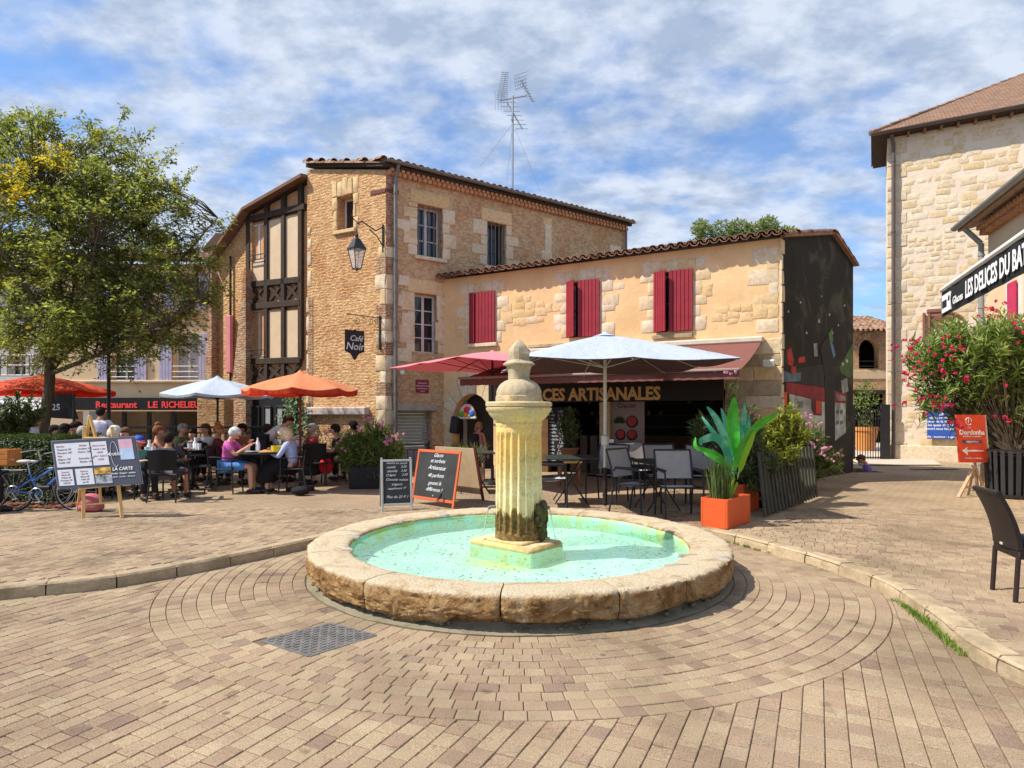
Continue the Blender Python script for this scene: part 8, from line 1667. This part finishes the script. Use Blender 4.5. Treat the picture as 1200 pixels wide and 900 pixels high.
person(at(256, 12.7), deg(-70), 'auburn haired diner with a high bun in a maroon top', top=(.14, .025, .03), hair=(.42, .14, .045), style='bun', skin='t', female=True, hands=T1, turn=-.3)
person(at(198, 10.5), deg(4), 'dark haired man in a charcoal t-shirt sitting with his back to the camera', top=(.055, .05, .065), bot=(.10, .10, .12), hair=(.03, .02, .016), skin='t', legs='shorts', s=.94, hands=T1, seat=.44)
person(at(186, 11.9), deg(-70), 'auburn haired woman with bare shoulders in profile behind the man in charcoal', top=(.50, .16, .10), hair=(.22, .09, .04), style='bun', sleeve='none', skin='t', female=True, hands=T1)
person(at(162, 10.75), deg(-125), 'boy in a red and blue cap and green patterned shirt', top=(.10, .30, .27), hair=(.2, .1, .05), s=.86, extras=('cap',), hands=T1, seat=.46)
person(at(134, 11.2), deg(5), 'woman with short white curly hair seated behind the menu board', top=(.5, .2, .2), hair=(.70, .64, .56), style='bob', female=True, hands=T1)
person(at(117.5, 12.9), deg(8), 'standing dark haired person in a white t-shirt facing the restaurant', pose='stand', top=(.66, .62, .72), bot=(.55, .55, .58), hair=(.03, .02, .018), s=.97, hands=((-.12, .3, .2), (.12, .3, .2)), skin='t')
person(at(97, 10.9), deg(18), 'grey haired man in a light blue shirt seated above the easel', top=(.42, .48, .66), hair=(.34, .31, .28), hands=T1)
person(at(76, 11.4), deg(-5), 'dark haired diner in a black top seated right of the tree trunk', top=(.015, .013, .015), hair=(.02, .015, .012), style='long', hands=T1, s=1.03)
person(at(64, 12.0), deg(-80), 'dark haired person in profile with bare arms beside the tree trunk', top=(.45, .12, .09), hair=(.03, .02, .018), skin='t', sleeve='none', hands=T1)
person(at(40, 12.6), deg(-60), 'ginger haired child in a white shirt standing left of the tree trunk', pose='stand', top=(.62, .66, .74), bot=(.02, .02, .02), hair=(.40, .20, .08), s=.87)
person(at(90, 12.9), deg(150), 'dark haired diner facing us between the grey haired man and the tree', top=(.22, .16, .14), hair=(.025, .018, .015), style='bob', skin='t', hands=T1, s=1.04)
person(at(104, 12.2), deg(-160), 'diner in a brown top facing us just left of the standing person', top=(.30, .14, .09), hair=(.06, .03, .02), hands=T1, s=1.0)
person(at(147, 11.6), deg(170), 'brown haired diner facing us between the white haired woman and the boy', top=(.35, .12, .12), hair=(.16, .08, .04), style='long', hands=T1, s=.97, female=True)
person(at(226, 13.0), deg(175), 'diner in a dark top across the table from the auburn haired one', top=(.05, .05, .07), hair=(.04, .03, .02), hands=T1, s=.92)
person(at(214, 13.6), deg(-100), 'grey haired diner in an olive shirt against the railing', top=(.16, .17, .08), hair=(.30, .28, .26), hands=T1)
person(at(241, 13.5), deg(160), 'brown haired woman in a white blouse against the railing', top=(.60, .58, .55), hair=(.14, .07, .03), style='long', hands=T1, female=True)
person(at(284, 13.6), deg(150), 'dark haired diner in a rust t-shirt facing us behind the man in pink', top=(.38, .12, .05), hair=(.03, .02, .015), hands=T1, skin='t')
person(at(366, 13.7), deg(120), 'grey haired diner in a checked red shirt behind the parasol pole', top=(.40, .06, .06), hair=(.35, .33, .30), hands=T1)
person(at(30, 13.9), deg(-40), 'dark haired diner in a navy shirt at the far left behind the hedge', top=(.04, .06, .14), hair=(.03, .02, .015), hands=T1, s=1.05)
person(at(393, 13.0), deg(105), 'dark haired lady in a black dress seated by the pink oleander', top=(.025, .02, .022), hair=(.03, .02, .018), legs='skirt', bot=(.03, .025, .025), female=True, hands=((-.12, .32, .1), (.12, .32, .1)), turn=-.5)
person(at(414, 13.4), deg(55), 'black haired person in dark clothes behind the oleander trough', top=(.03, .025, .03), hair=(.012, .01, .01), s=1.05, hands=T1)
person(at(561, 13.1), deg(-35), 'ginger haired child with a black backpack and white shorts at the shop door', pose='walk', top=(.60, .26, .22), bot=(.62, .60, .58), hair=(.34, .20, .09), style='pony', legs='shorts', sleeve='none', skin='t', s=.78, extras=('backpack',), female=True)
person(Vector((at(1019, 15.95).x, 15.95, -.22)), deg(70), 'person in a purple t-shirt crouching low at the alley entrance', top=(.30, .17, .42), hair=(.16, .06, .03), seat=.0, lean=.25, nod=.7, hands=((-.1, .30, .12), (.1, .30, .12)))
person(at(-44, 9.15), deg(-88), 'seated person out of frame whose dark shoe shows at the left edge', top=(.05, .05, .06), bot=(.02, .02, .025), hair=(.05, .03, .02), hands=((-.14, .2, .1), (.14, .2, .1)), s=1.0)
tag(build(MB().ball((0, 0, .16), (.15, .07, .17), 14, 10).tube([(-.08, 0, .3), (-.05, 0, .44), (.05, 0, .44), (.08, 0, .3)], .008, 6), 'handbag', cloth('red_leather', (.62, .02, .03)), None, Matrix.Translation(at(382, 12.75, .32)), 60), 'bright red handbag hanging from the dark haired lady\'s chair', 'bag')
tag(build(MB().ball((0, 0, .14), (.19, .11, .13), 16, 10).box((-.17, -.1, 0), (.17, .09, .14), None, .05), 'handbag', cloth('rose_bag', (.50, .14, .16)), None, Matrix.Translation(at(107, 9.3, .1)), 60), 'dusty pink bag lying on the paving under the menu easel', 'bag')
tag(build(MB().ball((0, 0, .08), (.17, .11, .08), 16, 10).tube([(-.12, 0, .12), (-.06, .02, .24), (.08, .02, .22), (.12, 0, .12)], .008, 6), 'handbag', cloth('black_leather', (.02, .018, .02)), None, Matrix.Translation(at(352, 11.15, .1)), 60), 'black bag on the ground by the foot of the peach parasol', 'bag')
